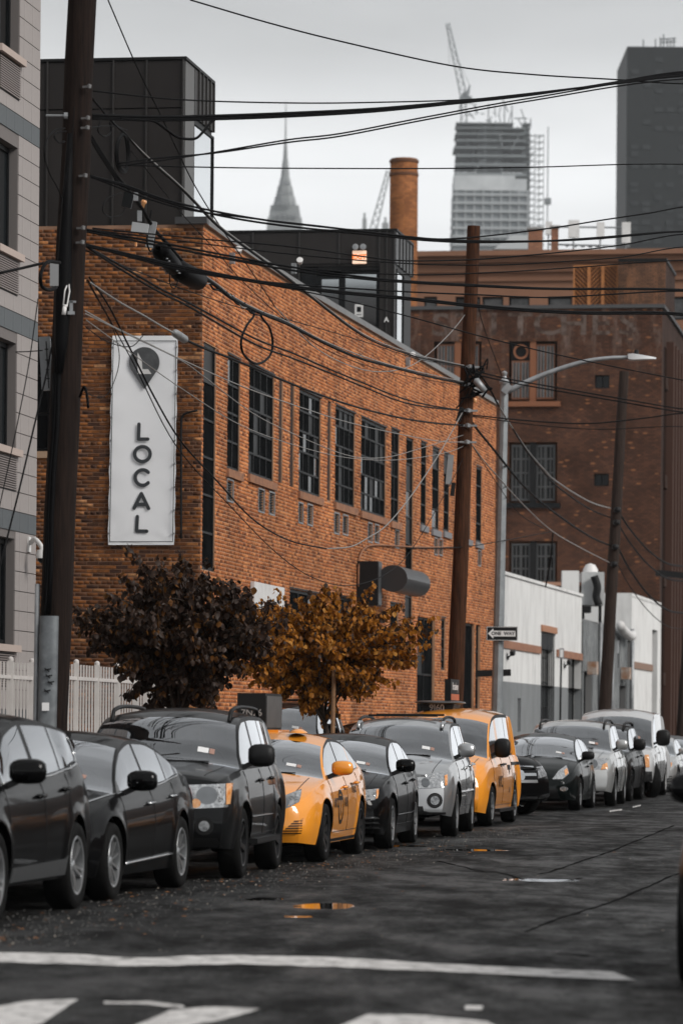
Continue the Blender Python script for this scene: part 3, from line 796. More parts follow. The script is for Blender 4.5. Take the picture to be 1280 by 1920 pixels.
def panels(W, cuts, z0, z1, parent, m=pan, gap=.012, proud=.03, skip=None, seam=True):
    for a, b in zip(cuts, cuts[1:]):
        for c, d in ((z0, z1),) if not isinstance(z1, list) else zip([z0] + z1, z1):
            if skip and skip((a + b) / 2, (c + d) / 2): continue
            mb = MB(); beam(W, a + gap, b - gap, c + gap, d - gap, .0, proud, mb); mb.build('panel', m, parent)
        if seam:
            mb = MB(); beam(W, b - .014, b + .014, z0, z1 if not isinstance(z1, list) else z1[-1], .0, proud + .03, mb); mb.build('seam', pan_edge, parent)
zb1 = HPAR + .002
core = wall('front_core', W1f, 0, 6.5, zb1, ZT, [], .1, M['black_metal'], rb1)
uL = [W1f.px(x, 300)[0] for x in (213, 275)]; wdt = uL[1] - uL[0]
cuts = sorted([uL[0] - wdt * i for i in range(1, 7)] + uL + [6.5]); cuts = [c for c in cuts if c > 0]
panels(W1f, cuts, zb1, [W1f.px(200, 205)[1], ZT], core)
# side with window
uw0, uw1 = W1s.px(361, 300)[0], W1s.px(396, 300)[0]; zw1 = W1s.px(361, 226)[1]; zw0 = zb1 + .1
sidec = wall('side_core', W1s, 0, dp1, zb1, ZT, [(uw0, uw1 + .25, zw0, zw1)], .12, M['black_metal'], rb1)
su = [.0, uw0 - .05]; step_ = (dp1 - uw0) / 5; su2 = [uw0 + step_ * i for i in range(6)]
panels(W1s, [0, uw0 - .02], zb1, ZT, sidec, seam=False, m=mat('panel_pale', (.10, .098, .095), rough=.45, metal=.3))
panels(W1s, su2, zw1 + .06, ZT, sidec)
window(W1s, uw0, uw1 + .14, zw0, zw1, -.025, 1, 1, sidec, gl=M['sky_glass'])
mb = MB(); beam(W1s, uw1 + .142, uw1 + .249, zw0, zw1, -.1, .0, mb); mb.build('mullion', M['black_metal'], sidec)
mb = MB(); mb.prism([W1f.p(0, ZT, .06), W1f.p(6.56, ZT, .06), W1s.p(dp1, ZT, .06), W1s.p(dp1, ZT, -6)], (0, 0, .05)); mb.build('roof_cap', M['black_metal'], rb1)
wall('back_core', Wall(W1s.p(dp1, 0), -N), 0, 6.5, zb1, ZT, [], .1, M['black_metal'], rb1)

PF2 = P(740, 433, 89.2); ZT2 = PF2.z; o2 = Vector((PF2.x, PF2.y, 0)); W2f = Wall(o2 - N * 7.5, N); W2s = Wall(o2, T); dp2 = 2.7
rb2 = thing('roof_box', 'farther dark metal roof box with glass doors and lit exit sign', 'penthouse', (o2.x, o2.y, HPAR))
zb2 = HPAR - .34
u0, u1 = W2f.px(561, 520)[0], W2f.px(711, 520)[0]; zt = W2f.px(640, 499)[1]
fc = wall('front_core', W2f, 0, 7.5, zb2, ZT2, [(u0, u1, zb2 + .05, zt)], .15, pan, rb2)
mb = MB(); uA, uB, uC, uD = [W2f.px(x, 540)[0] for x in (596, 634, 645, 704)]
window(W2f, u0, uA - .001, zb2 + .05, zt, -.12, 1, 1, fc, gl=M['dark_glass'])
window(W2f, uA, (uB + uC) / 2, zb2 + .05, zt - .22, -.12, 1, 1, fc, gl=M['grey_glass'], bar=.07)
window(W2f, (uB + uC) / 2 + .001, u1, zb2 + .05, zt - .1, -.12, 1, 1, fc, gl=M['grey_glass'], bar=.08, name='glass_door')
mb = MB(); beam(W2f, uA, u1, zt - .099, zt, -.12, -.02, mb); mb.build('head', M['black_metal'], fc)
cu2 = [u0 - 1.1 * i for i in range(5, -1, -1)]
panels(W2f, [c for c in cu2 if c > 0], zb2, ZT2, fc); panels(W2f, [u1, (u1 + 7.5) / 2, 7.5], zb2, ZT2, fc); panels(W2f, [u0, (u0 + u1) / 2, u1], zt + .05, ZT2, fc)
s0, s1 = W2s.px(741.6, 560)[0] + .05, W2s.px(756, 560)[0]; zt3 = W2s.px(744, 505)[1]
sd = wall('side_core', W2s, 0, dp2, zb2, ZT2, [(s0, s1, zb2 + .05, zt3)], .12, M['black_metal'], rb2)
window(W2s, s0, s1, zb2 + .05, zt3, -.03, 1, 1, sd, gl=M['sky_glass'])
panels(W2s, [dp2 * i / 5 for i in range(6)], zt3 + .08, ZT2, sd, m=mat('panel_mid', (.07, .072, .075), rough=.4, metal=.4))
mb = MB(); mb.prism([W2f.p(0, ZT2, .06), W2f.p(7.56, ZT2, .06), W2s.p(dp2, ZT2, .06), W2s.p(dp2, ZT2, -7)], (0, 0, .05)); mb.build('roof_cap', M['black_metal'], rb2)
wall('back_core', Wall(W2s.p(dp2, 0), -N), 0, 7.5, zb2, ZT2, [], .1, M['black_metal'], rb2)

# ---------------- lettering helpers
def text_mesh(txt, size, name='lettering', bold=0.0):
    cu = bpy.data.curves.new(name, 'FONT'); cu.body = txt; cu.size = size; cu.align_x = 'CENTER'; cu.align_y = 'CENTER'
    cu.offset = bold; cu.resolution_u = 3
    o = bpy.data.objects.new(name, cu); C.objects.link(o)
    dg = bpy.context.evaluated_depsgraph_get(); me = bpy.data.meshes.new_from_object(o.evaluated_get(dg))
    bpy.data.objects.remove(o); bpy.data.curves.remove(cu); return me
def text_on(txt, size, pos, tx, upv, m, parent, lift=.004, bold=0.0, sx=1.0, name='lettering'):
    """flat lettering at pos; tx = reading direction, upv = letter up"""
    me = text_mesh(txt, size, name, bold); tx = Vector(tx).normalized(); upv = Vector(upv).normalized(); n = tx.cross(upv)
    for v in me.vertices:
        q = Vector(pos) + tx * (v.co.x * sx) + upv * v.co.y + n * lift; v.co = q
    me.materials.clear(); me.materials.append(m); return link(name, me, parent)
def stroke(W, pts, wd, dep, mb, n=10):
    """flat rounded stroke on a wall plane through (u, z) points"""
    def disc(c):
        mb.add([W.p(c[0], c[1], dep)] + [W.p(c[0] + wd / 2 * math.cos(2 * math.pi * i / n), c[1] + wd / 2 * math.sin(2 * math.pi * i / n), dep) for i in range(n)],
               [(0, i + 1, (i + 1) % n + 1) for i in range(n)])
    for i, (a, b) in enumerate(zip(pts, pts[1:])):
        dx, dz = b[0] - a[0], b[1] - a[1]; L = math.hypot(dx, dz) or 1; nx, nz = -dz / L * wd / 2, dx / L * wd / 2; e = dep + .0004 * (i % 2)
        mb.add([W.p(a[0] + nx, a[1] + nz, e), W.p(b[0] + nx, b[1] + nz, e), W.p(b[0] - nx, b[1] - nz, e), W.p(a[0] - nx, a[1] - nz, e)], [(0, 1, 2, 3)])
        dep += .0002
    for c in pts: disc(c); dep += .0001

# exit sign with two lamp heads
ex = thing('exit_sign', 'lit orange exit sign with two round emergency lamps on roof box', 'sign', W2f.p(*W2f.px(674, 483), .05))
u0, z1 = W2f.px(662, 471); u1, z0 = W2f.px(687, 495)
mb = MB(); beam(W2f, u0, u1, z0, z1, .035, .10, mb); mb.build('panel', mat('exit_panel', (.8, .62, .5), rough=.5, emit=(1, .62, .42), estr=.35), ex)
text_on('EXIT', .16, W2f.p((u0 + u1) / 2, (z0 + z1) / 2, .103), W2f.t, UP, mat('exit_red', (.75, .16, .03), rough=.5, emit=(1, .2, .03), estr=.5), ex, bold=.006)
for k in (-1, 1):
    mb = MB(); c = W2f.p((u0 + u1) / 2 + k * .09, z1 + .08, .12)
    mb.lathe([(0, -.05), (.05, -.04), (.075, .03), (.07, .045), (.0, .05)], 14, Matrix.Translation(c) @ Matrix.Rotation(R(90), 4, 'X')); mb.build('lamp_head', M['galv'], ex, smooth=True, sharp=40)
u, z = W2f.px(672, 582)
mb = MB(); beam(W2f, u - .1, u + .1, z - .15, z + .15, -.06, -.055, mb); nt_ = tag(mb.build('paper_notice', M['white_paint']), 'white paper notice with dark square taped inside the glass door', 'notice')
mb = MB(); beam(W2f, u - .05, u + .05, z - .03, z + .09, -.054, -.052, mb); beam(W2f, u - .06, u + .06, z - .10, z - .085, -.054, -.052, mb); mb.build('print', M['dark_frame'], nt_)
u, z = W2f.px(725, 600)
tag(text_on('A', .15, W2f.p(u, z, .07), W2f.t, UP, M['white_paint'], None, bold=.008, name='letter_sticker'), 'small white letter A sticker on the dark roof box corner', 'sticker')

# ---------------- banner
bw_, bh_ = bu1 - bu0, bz1 - bz0
bn = thing('banner', 'tall white vinyl banner reading LOCAL with grey pin logo on brick wall', 'banner', FRO.p((bu0 + bu1) / 2, bz0, .05))
tl, tr, br_, bl_ = ban
nu, nv = 22, 64; vs = []; fs = []
for j in range(nv + 1):
    for i in range(nu + 1):
        s_, t_ = i / nu, j / nv
        u = (bl_[0] * (1 - s_) + br_[0] * s_) * (1 - t_) + (tl[0] * (1 - s_) + tr[0] * s_) * t_
        z = (bl_[1] * (1 - s_) + br_[1] * s_) * (1 - t_) + (tl[1] * (1 - s_) + tr[1] * s_) * t_
        ed = min(s_, 1 - s_) * 4; eb = min(t_, 1 - t_) * 9
        sc_ = .006 * (1 - min(1, ed)) * math.cos(t_ * math.pi * 14)          # scalloped edges between the eyelets
        u += sc_ * (1 if s_ < .5 else -1)
        cr_ = .012 * max(0, 1 - math.hypot(min(s_, 1 - s_) * 2.2, t_ * 8)) * math.cos(9 * math.atan2(t_ * 6, min(s_, 1 - s_) * 2 + .01))
        w_ = .05 + .01 * math.sin(s_ * 5 + t_ * 3) + .004 * math.sin(t_ * 40 + s_ * 3) * (1 - min(1, ed)) + cr_
        vs.append(FRO.p(u, z, w_))
for j in range(nv):
    for i in range(nu): fs.append((j * (nu + 1) + i, j * (nu + 1) + i + 1, (j + 1) * (nu + 1) + i + 1, (j + 1) * (nu + 1) + i))
mb = MB(); mb.add(vs, fs); sheet = mb.build('sheet', mat('vinyl', (.86, .87, .89), rough=.45, col2=(.83, .84, .86), vscale=1.5), bn, smooth=True, fix=False)
def BP(fx, fy):
    """banner pixel -> (u, z)"""
    return FRO.px(fx, fy)
ink = mat('banner_ink', (.045, .05, .055), rough=.5); D_ = .072
mb = MB()
for pts in ([(214.5, 640), (332, 640)], [(214.5, 640), (207.5, 1016)], [(332, 640), (325.5, 1016)], [(207.5, 1016), (325.5, 1016)]):
    stroke(FRO, [BP(*q) for q in pts], .014, D_, mb)
mb.build('border', ink, sheet, fix=False)
def arc(cx, cy, rx, ry, a0, a1, n=18): return [(cx + rx * math.cos(R(a0 + (a1 - a0) * i / n)), cy - ry * math.sin(R(a0 + (a1 - a0) * i / n))) for i in range(n + 1)]
LET = {'L1': [(262.5, 796), (261.5, 824), (279, 824)], 'O': arc(269, 852, 14.5, 14, 0, 360, 26), 'C': arc(269.5, 896, 14, 14.5, 42, 318, 22),
       'A': [(253.5, 953), (267, 926), (280.5, 954)], 'Abar': [(257.5, 946), (276.5, 946.5)], 'L2': [(259.5, 969), (258, 996), (277, 996.5)]}
for k_, pts in LET.items():
    mb = MB(); stroke(FRO, [BP(*q) for q in pts], .062, D_ + (.003 if k_ == 'Abar' else .0), mb); mb.build('letter', ink, sheet, fix=False)
pin = [(272.5, 731)] + [(272.5 + 28.5 * math.cos(R(a)), 680 - 28.5 * math.sin(R(a))) for a in range(-28, 209, 8)]
mb = MB(); mb.add([FRO.p(*BP(*q), D_) for q in pin], [tuple(range(len(pin)))]); mb.build('pin_logo', mat('banner_grey', (.06, .063, .066), rough=.5, col2=(.10, .104, .108), vscale=5), sheet, fix=False)
mb = MB(); lw = [(260, 661), (268, 676), (269, 693), (280, 693), (286, 702), (260, 702)]
mb.add([FRO.p(*BP(*q), D_ + .003) for q in lw], [tuple(range(len(lw)))]); mb.build('pin_letter', M['white_paint'], sheet, fix=False)
for j in range(9):
    for s_ in (0.015, .985):
        t_ = (j + .5) / 9
        u = (bl_[0] * (1 - s_) + br_[0] * s_) * (1 - t_) + (tl[0] * (1 - s_) + tr[0] * s_) * t_; z = bl_[1] * (1 - t_) + tl[1] * t_
        mb = MB(); beam(FRO, u - .012, u + .012, z - .012, z + .012, .01, .085, mb); mb.build('eyelet', M['galv'], bn)
# ================================================================== PALE BUILDING (far left)
PO = -13.3
a_end = on_plane(70, 600, S(0, PO), S(100, PO)); a_end = a_end.dot(T)
PB0 = a_end - 22
PW = Wall(S(PB0, PO), T); PL = 22.0; PH = 15.5
pb = thing('apartment_building', 'pale stone-clad apartment building with grey bands at left edge', 'building', S(a_end, PO))
M['pale_stone'] = mat('pale_stone', (.34, .31, .30), rough=.75, spec=.3, col2=(.29, .265, .255), vscale=1.6)
M['band_stone'] = mat('band_stone', (.115, .127, .135), rough=.7, spec=.3, col2=(.095, .105, .112), vscale=2)
jt = mat('stone_joint', (.16, .145, .14), rough=.9)
RH = .283
zband = PW.px(71, 277)[1]          # bottom of the topmost visible band
wu0, wu1 = PL - 2.62, PL - 1.20    # window opening next to the end
wu1 = PW.px(33, 380)[0]; wu0 = wu1 - 1.25
wz = []; zs_ = PW.px(33, 478)[1]
for k in range(-2, 4): wz.append(zs_ - 2.79 * k)
whol = [(u0_, u0_ + 1.25, z, z + 1.52) for z in wz for u0_ in (wu0, wu0 - 3.0, wu0 - 6.0) if z + 1.5 < PH and z > .3]
stw = wall('street_wall', PW, 0, PL, 0, PH, whol, .2, jt, pb)
singles, rest = [], MB()
cache = {}
zr = zband - 60 * RH; row = 0
bands = set()
for k in range(-2, 5): bands.add(round((zband - 2.79 * k - zband) / RH))
ncol = 0.5; n_s = 0
zrow = zband - RH * int(zband / RH)
while zrow < PH - .05:
    kk = round((zrow - zband) / RH)
    isb = any(abs(zrow - (zband - 2.79 * k)) < RH * .5 for k in range(-3, 5))
    u = PL; i = 0
    while u > 0.05:
        a, b = max(0, u - .5), u
        # cut round windows
        seg = [(a, b)]
        for h in whol:
            if h[2] < zrow + RH - .02 and h[3] > zrow + .02:
                nseg = []
                for s_, e_ in seg:
                    if h[0] < e_ and h[1] > s_:
                        if h[0] > s_: nseg.append((s_, h[0]))
                        if h[1] < e_: nseg.append((h[1], e_))
                    else: nseg.append((s_, e_))
                seg = nseg
        for s_, e_ in seg:
            if e_ - s_ < .04: continue
            if u > PL - 2.6 and n_s < 299:
                key = (round(e_ - s_, 2), isb)
                if key not in cache:
                    mb = MB(); L_ = e_ - s_
                    mb.box((0, -.004, RH / 2), (L_ - .008, .024, RH - .012)); cache[key] = mb.mesh('panel', M['band_stone'] if isb else M['pale_stone'])
                mw = PW.mw().copy(); mw.translation = PW.p((s_ + e_) / 2, zrow, 0); link('panel', cache[key], stw, mw); n_s += 1
            else:
                beam(PW, s_ + .004, e_ - .004, zrow + .006, zrow + RH - .006, -.008, .016, rest)
                rest.m[-6:] = [1 if isb else 0] * 6
        u -= .5
    zrow += RH
rest.build('cladding', [M['pale_stone'], M['band_stone']], stw, kind='stuff')
for h in whol:
    wi = window(PW, h[0] + .005, h[1] - .005, h[2] + .005, h[3] - .005, -.17, 2, 1, stw, bar=.07)
    mb = MB(); beam(PW, h[0] - .08, h[1] + .09, h[2] - .10, h[2] - .002, .012, .10, mb); mb.build('sill', mat('sill_warm', (.44, .36, .32), rough=.8), stw)
    mb = MB(); n = 14
    for i in range(n):
        z = h[2] - .13 - .46 * (i + .5) / n; beam(PW, h[0] + .05, h[1] - .03, z - .009, z + .009, .018, .045, mb)
    mb.build('louver', mat('louver', (.22, .19, .18), rough=.6), stw)
    mb = MB(); beam(PW, h[0] + .04, h[1] - .02, h[2] - .60, h[2] - .12, .015, .022, mb); mb.build('louver_back', M['dark_frame'], stw)
wall('end_wall', Wall(PW.p(PL, 0), -N), 0, 14, 0, PH, [], .1, M['pale_stone'], pb)
mb = MB(); mb.prism([PW.p(0, PH), PW.p(PL, PH), PW.p(PL, PH) - N * 14, PW.p(0, PH) - N * 14], (0, 0, .3)); mb.build('roof', M['zinc'], pb)
# security camera on its arm
u, z = PW.px(52, 1022)
sc_ = thing('security_camera', 'white dome security camera on curved arm at the pale building corner', 'camera', PW.p(u, z, .02))
mb = MB(); beam(PW, u - .07, u + .07, z - .1, z + .12, .016, .04, mb); mb.build('plate', M['white_paint'], sc_)
a0 = PW.p(u, z + .03, .04); tip = P(79, 1030, a0.y - .3)
mb = MB(); mb.tube(crom([a0, a0 + (tip - a0) * .4 + UP * .09, a0 + (tip - a0) * .8 + UP * .06, tip + UP * .02, tip - UP * .06], 5), .035, 8); mb.build('arm', M['white_paint'], sc_, smooth=True)
mb = MB(); mb.lathe([(0, .07), (.07, .06), (.09, .0), (.09, -.06), (.0, -.061)], 14, Matrix.Translation(tip - UP * .07)); mb.build('housing', M['white_paint'], sc_, smooth=True, sharp=40)
mb = MB(); mb.lathe([(.062, 0), (.055, -.04), (.03, -.065), (0, -.07)], 14, Matrix.Translation(tip - UP * .13)); mb.build('dome', M['dark_glass'], sc_, smooth=True)

# ================================================================== PICKET FENCE
FO = -12.55
fw = mat('fence_white', (.62, .59, .57), rough=.5, col2=(.52, .49, .47), vscale=2)
def fence(label, x0, x1, zt, posts, o, sp=.19):
    A = on_plane(x0, 1300, S(0, o), S(100, o)).dot(T); B = on_plane(x1, 1300, S(0, o), S(100, o)).dot(T)
    f_ = thing('picket_fence', label, 'fence', S(A, o, .13))
    pa = [on_plane(x, 1300, S(0, o), S(100, o)).dot(T) for x in posts]
    mbp = MB(); mbp.box((0, 0, (zt - .13) / 2), (.026, .026, zt - .13)); me = mbp.mesh('picket', fw)
    a = A
    while a < B:
        if all(abs(a - q) > .06 for q in pa):
            link('picket', me, f_, Matrix.Translation(S(a, o, .13)))
        a += sp
    mbq = MB(); mbq.box((0, 0, (zt + .02 - .13) / 2), (.075, .075, zt + .02 - .13)); mbq.lathe([(.04, zt + .02 - .13), (.04, zt + .05 - .13), (.025, zt + .07 - .13), (0, zt + .08 - .13)], 10); meq = mbq.mesh('post', fw)
    for q in pa: link('post', meq, f_, Matrix.Translation(S(q, o, .13)))
    for zz in (zt - .20, .45, zt * .55):
        mb = MB(); mb.bar(S(A, o + .0, zz), S(B, o + .0, zz), .04, .05); mb.build('rail', fw, f_)
fence('white picket fence behind the utility pole, panel ending at dark tree', 112, 276, 2.40, [143, 182, 220, 254, 275], FO)
fence('white picket fence in front of the pale building at left', -60, 62, 2.36, [-20, 20, 60], FO)
fence('lower white picket fence section partly hidden by the dark tree', 281, 322, 2.18, [290, 318], FO - .9)

# ================================================================== WHITE WORKSHOP
wA = P(904.5, 1066, 103.0); wB = P(1090, 1119, 124.5); HW = wA.z
wo = Vector((wA.x, wA.y, 0)); wd = Vector((wB.x - wA.x, wB.y - wA.y, 0)); WL = wd.length
WW = Wall(wo, wd); HWr = wB.z
wb_ = thing('white_workshop', 'low white painted workshop with grey base and barred window', 'building', wo)
M['white_render'] = mat('white_render', (.74, .74, .73), rough=.85, col2=(.50, .495, .485), vscale=1.6, vlo=.45, vhi=.8, stretch=(1, 1, .35), detail=8, bump=.5, bscale=20)
M['grey_render'] = mat('grey_render', (.22, .232, .24), rough=.85, col2=(.15, .16, .165), vscale=1.6, vlo=.4, vhi=.8, stretch=(1, 1, .4), detail=8, bump=.5, bscale=20)
def pxh(W, x0, x1, yt, yb):
    u0, zt = W.px(x0, yt); u1, _ = W.px(x1, yt); _, zb = W.px(x0, yb); return u0, u1, max(zb, .14), zt
hb = pxh(WW, 1014, 1040, 1184, 1372); hd = pxh(WW, 1065, 1089, 1229, 1372); h3 = pxh(WW, 908, 915, 1300, 1340); h4 = pxh(WW, 970, 976, 1309, 1372)
zs_ = WW.px(930, 1276)[1]
hol = [hb, hd, h3, h4]
def split(h, lo, hi): return [(a, b, max(c, lo), min(d, hi)) for a, b, c, d in h if max(c, lo) < min(d, hi)]
lw_ = wall('grey_base', WW, 0, WL, 0, zs_, split(hol, 0, zs_), .3, M['grey_render'], wb_)
uw_ = wall('white_wall', WW, 0, WL, zs_, min(HW, HWr), split(hol, zs_, 99), .3, M['white_render'], wb_)
mb = MB(); mb.add([WW.p(0, min(HW, HWr)), WW.p(WL, min(HW, HWr)), WW.p(WL, HWr + .01), WW.p(0, HW + .01)], [(0, 1, 2, 3)]); mb.build('wall_top', M['white_render'], wb_)
zb_ = WW.px(942, 1204)[1]
mb = MB(); beam(WW, 0, hb[0] - .3, zb_ - .16, zb_ + .06, .005, .05, mb); beam(WW, hb[1] + .3, WL, zb_ - .16, zb_ + .06, .005, .05, mb)
mb.build('brick_band', mat('band_brick', (.36, .18, .11), rough=.9, col2=(.25, .12, .08), vscale=5), wb_)
mb = MB(); beam(WW, hb[0] - .12, hb[1] + .12, hb[3] + .01, hb[3] + .2, .005, .06, mb); mb.build('lintel', mat('lintel_brick', (.40, .20, .12), rough=.9), wb_)
w_ = window(WW, hb[0], hb[1], hb[2], hb[3], -.25, 2, 4, wb_)
mb = MB()
for i in range(7):
    u = hb[0] + (hb[1] - hb[0]) * (i + .5) / 7; beam(WW, u - .012, u + .012, hb[2], hb[3] - .5, -.03, -.005, mb)
mb.build('bars', M['black_metal'], w_)
mb = MB()
for i in range(8): beam(WW, hb[0] + .02, hb[1] - .02, hb[3] - .5 + i * .06, hb[3] - .455 + i * .06, -.1, -.04, mb)
mb.build('shutter', M['dark_frame'], w_)
for h in (hd, h3, h4): window(WW, h[0], h[1], h[2], h[3], -.28, 1, 2, wb_, name='door' if h is hd else 'window')
mb = MB(); mb.add([WW.p(0, HW - .1, -.1), WW.p(WL, HWr - .1, -.1), WW.p(WL, HWr - .1, -12), WW.p(0, HW - .1, -12)], [(0, 1, 2, 3)]); mb.build('roof', M['zinc'], wb_)
mb = MB(); mb.add([WW.p(0, HW, -.2), WW.p(WL, HWr, -.2), WW.p(WL, HWr, .05), WW.p(0, HW, .05), WW.p(0, HW + .09, -.2), WW.p(WL, HWr + .09, -.2), WW.p(WL, HWr + .09, .05), WW.p(0, HW + .09, .05)],
                   [(0, 1, 2, 3), (7, 6, 5, 4), (3, 2, 6, 7), (0, 4, 5, 1)]); mb.build('coping', M['white_render'], wb_)
wall('end_wall', Wall(WW.p(WL, 0), -N), 0, 12, 0, HWr, [], .2, M['white_render'], wb_)
wall('near_wall', Wall(WW.p(0, 0) - N * 12, N), 0, 12, 0, HW, [], .2, M['white_render'], wb_)
u0, z1 = WW.px(914, 1129); u1, z0 = WW.px(924, 1156)
mb = MB(); beam(WW, u0, u1, z0, z1, .006, .03, mb); tag(mb.build('wall_plaque', mat('plaque', (.16, .21, .24), rough=.6, col2=(.35, .38, .4), vscale=7)), 'small faded blue plaque on white workshop wall beside lamp post', 'plaque')
for x, y, lab in ((950, 1226, 'small black wall camera right of the one way sign'), (1057, 1243, 'small black wall camera beside the workshop door')):
    u, z = WW.px(x, y); c = thing('wall_camera', lab, 'camera', WW.p(u, z, .05), group='workshop cameras')
    mb = MB(); beam(WW, u - .05, u + .05, z - .16, z - .06, .006, .05, mb); mb.build('bracket', M['black_metal'], c)
    mb = MB(); q = WW.p(u, z, .16); mb.bar(q - T * .24, q + T * .14 + UP * .06, .12, .13); mb.bar(WW.p(u, z - .1, .03), q, .04, .04); mb.build('housing', M['black_metal'], c)
# dark horizontal gate beam in front of the brick end
q0, q1 = P(866, 1264, 99.5), P(957, 1261, 99.5)
bg_ = thing('barrier_beam', 'black horizontal gate beam crossing behind the lamp post', 'barrier', (q0.x, q0.y, .13))
mb = MB(); mb.bar(q0, q1, .12, .17); mb.build('beam', M['black_metal'], bg_)
mb = MB(); mb.bar((q0.x, q0.y, .13), (q0.x, q0.y, q0.z + .3), .16, .16); mb.build('post', M['black_metal'], bg_)
# parking sign on a thin post
sp_ = thing('street_sign', 'narrow parking sign on thin dark post before white workshop', 'sign', S(0, 0))
b0 = P(1049, 1330, 113); b1 = P(1051.5, 1216, 113)
mb = MB(); mb.tube([(b0.x, b0.y, .13), b1], .03, 8); mb.build('post', M['black_metal'], sp_)
mb = MB(); c = P(1052, 1225, 112.93); mb.box(c, (.14, .012, .30)); mb.build('plate', mat('plate_grey', (.25, .25, .26), rough=.5), sp_)
mb = MB(); mb.box(c - Vector((0, .008, .0)), (.09, .004, .22)); mb.build('print', M['white_paint'], sp_)

# ================================================================== GREY SHED and SECOND WHITE BLOCK
gx = [1090.5, 1183, 1238]
def on_line(x, y=1200): return on_plane(x, y, wo, wo + wd)
gA, gB, gC = [on_line(x) for x in gx]
GW = Wall((gA.x, gA.y, 0), wd); GLn = (gB - gA).dot(GW.t); Hg = GW.px(1100, 1165)[1]
gs = thing('grey_shed', 'grey corrugated shed front cluttered with pipes and lamps', 'building', (gA.x, gA.y, 0))
corr = mat('corrugated', (.33, .345, .35), rough=.6, metal=.3, col2=(.20, .21, .215), vscale=1.5)
dr = pxh(GW, 1092, 1108, 1258, 1372); wn_ = pxh(GW, 1155, 1183, 1195, 1252); dr2 = pxh(GW, 1158, 1172, 1285, 1372)
base = wall('front_wall', GW, 0, GLn, 0, Hg, [dr, wn_, dr2], .3, mat('shed_back', (.2, .2, .2), rough=.9), gs)
mb = MB(); u = .03
while u < GLn - .1:
    um = u + .06
    segs = [(.0, Hg - .02)]
    for h in (dr, wn_, dr2):
        if h[0] < um < h[1]: segs = [s for q in segs for s in ((q[0], h[2]), (h[3], q[1]))]
    for c, d in segs:
        if d - c > .05: beam(GW, u, u + .11, c, d, .003, .045, mb)
    u += .2
mb.build('corrugation', corr, base, kind='stuff')
for h in (dr, wn_, dr2): window(GW, h[0], h[1], h[2], h[3], -.25, 1, 2, base, name='door' if h is not wn_ else 'window')
for x, yt in ((1118, 1180), (1140, 1170), (1178, 1168)):
    u = GW.px(x, 1250)[0]; mb = MB(); mb.tube([GW.p(u, 0.2, .12), GW.p(u, Hg + .1, .12)], .07, 8); mb.build('downpipe', M['galv'], gs, smooth=True)
mb = MB(); pts = [GW.p(*GW.px(x, y), .3) for x, y in ((1146, 1172), (1150, 1180), (1158, 1188), (1166, 1194), (1170, 1190))]
mb.tube(crom(pts, 4), .16, 8); mb.build('duct', M['white_paint'], gs, smooth=True)
for x in (1099, 1162):
    u, z = GW.px(x, 1252 if x < 1120 else 1262); mb = MB(); beam(GW, u - .25, u + .35, z - .22, z + .2, .05, .35, mb)
    mb.build('box_lamp', mat('rusty_box', (.30, .15, .08), rough=.8, col2=(.45, .40, .36), vscale=4), gs)
mb = MB(); mb.prism([GW.p(0, Hg - .05), GW.p(GLn, Hg - .05), GW.p(GLn, Hg - .05, -10), GW.p(0, Hg - .05, -10)], (0, 0, .1)); mb.build('roof', M['zinc'], gs)
# rooftop ventilator: pale tank on legs, with hoods
q = on_line(1110, 1100); rt = thing('roof_ventilator', 'pale rooftop ventilation unit with dome hood above grey shed', 'ventilator', (q.x, q.y, Hg))
s_ = q.y / FPX
def V_(x, y, dd=0.0): p = P(x, y, q.y + 1.0 + dd); return p
mb = MB(); c = V_(1108, 1105); mb.box(c, (42 * s_, 1.6, 62 * s_)); mb.build('casing', mat('vent_casing', (.55, .56, .56), rough=.5, col2=(.42, .43, .43), vscale=2), rt)
mb = MB(); c = V_(1106, 1074); mb.lathe([(0, 18 * s_), (9 * s_, 15 * s_), (14 * s_, 6 * s_), (15 * s_, -8 * s_), (0, -8.1 * s_)], 16, Matrix.Translation(c)); mb.build('hood', M['white_paint'], rt, smooth=True, sharp=40)
mb = MB(); c = V_(1122, 1088); mb.lathe([(0, 12 * s_), (7 * s_, 8 * s_), (10 * s_, -4 * s_), (0, -4.1 * s_)], 14, Matrix.Translation(c)); mb.build('hood', M['galv'], rt, smooth=True, sharp=40)
mb = MB(); mb.tube(crom([V_(1113, 1080, -1), V_(1119, 1100, -1), V_(1117, 1118, -1), V_(1122, 1135, -1)], 5), .13, 8); mb.build('pipe', M['black_metal'], rt, smooth=True)
mb = MB()
for x in (1092, 1124): mb.bar(V_(x, 1136), (V_(x, 1136).x, V_(x, 1136).y, Hg + .05), .1, .1)
mb.box(V_(1098, 1143, -.9), (16 * s_, .8, 12 * s_)); mb.build('legs', M['black_metal'], rt)
q = on_line(1070, 1085); ch = P(1068, 1085, q.y + 4)
wc = MB(); wc.bar((ch.x, ch.y, HWr - .2), (ch.x, ch.y, ch.z + .25), .55, .55); tag(wc.build('white_chimney', M['white_render']), 'small white square chimney on the workshop roof', 'chimney')
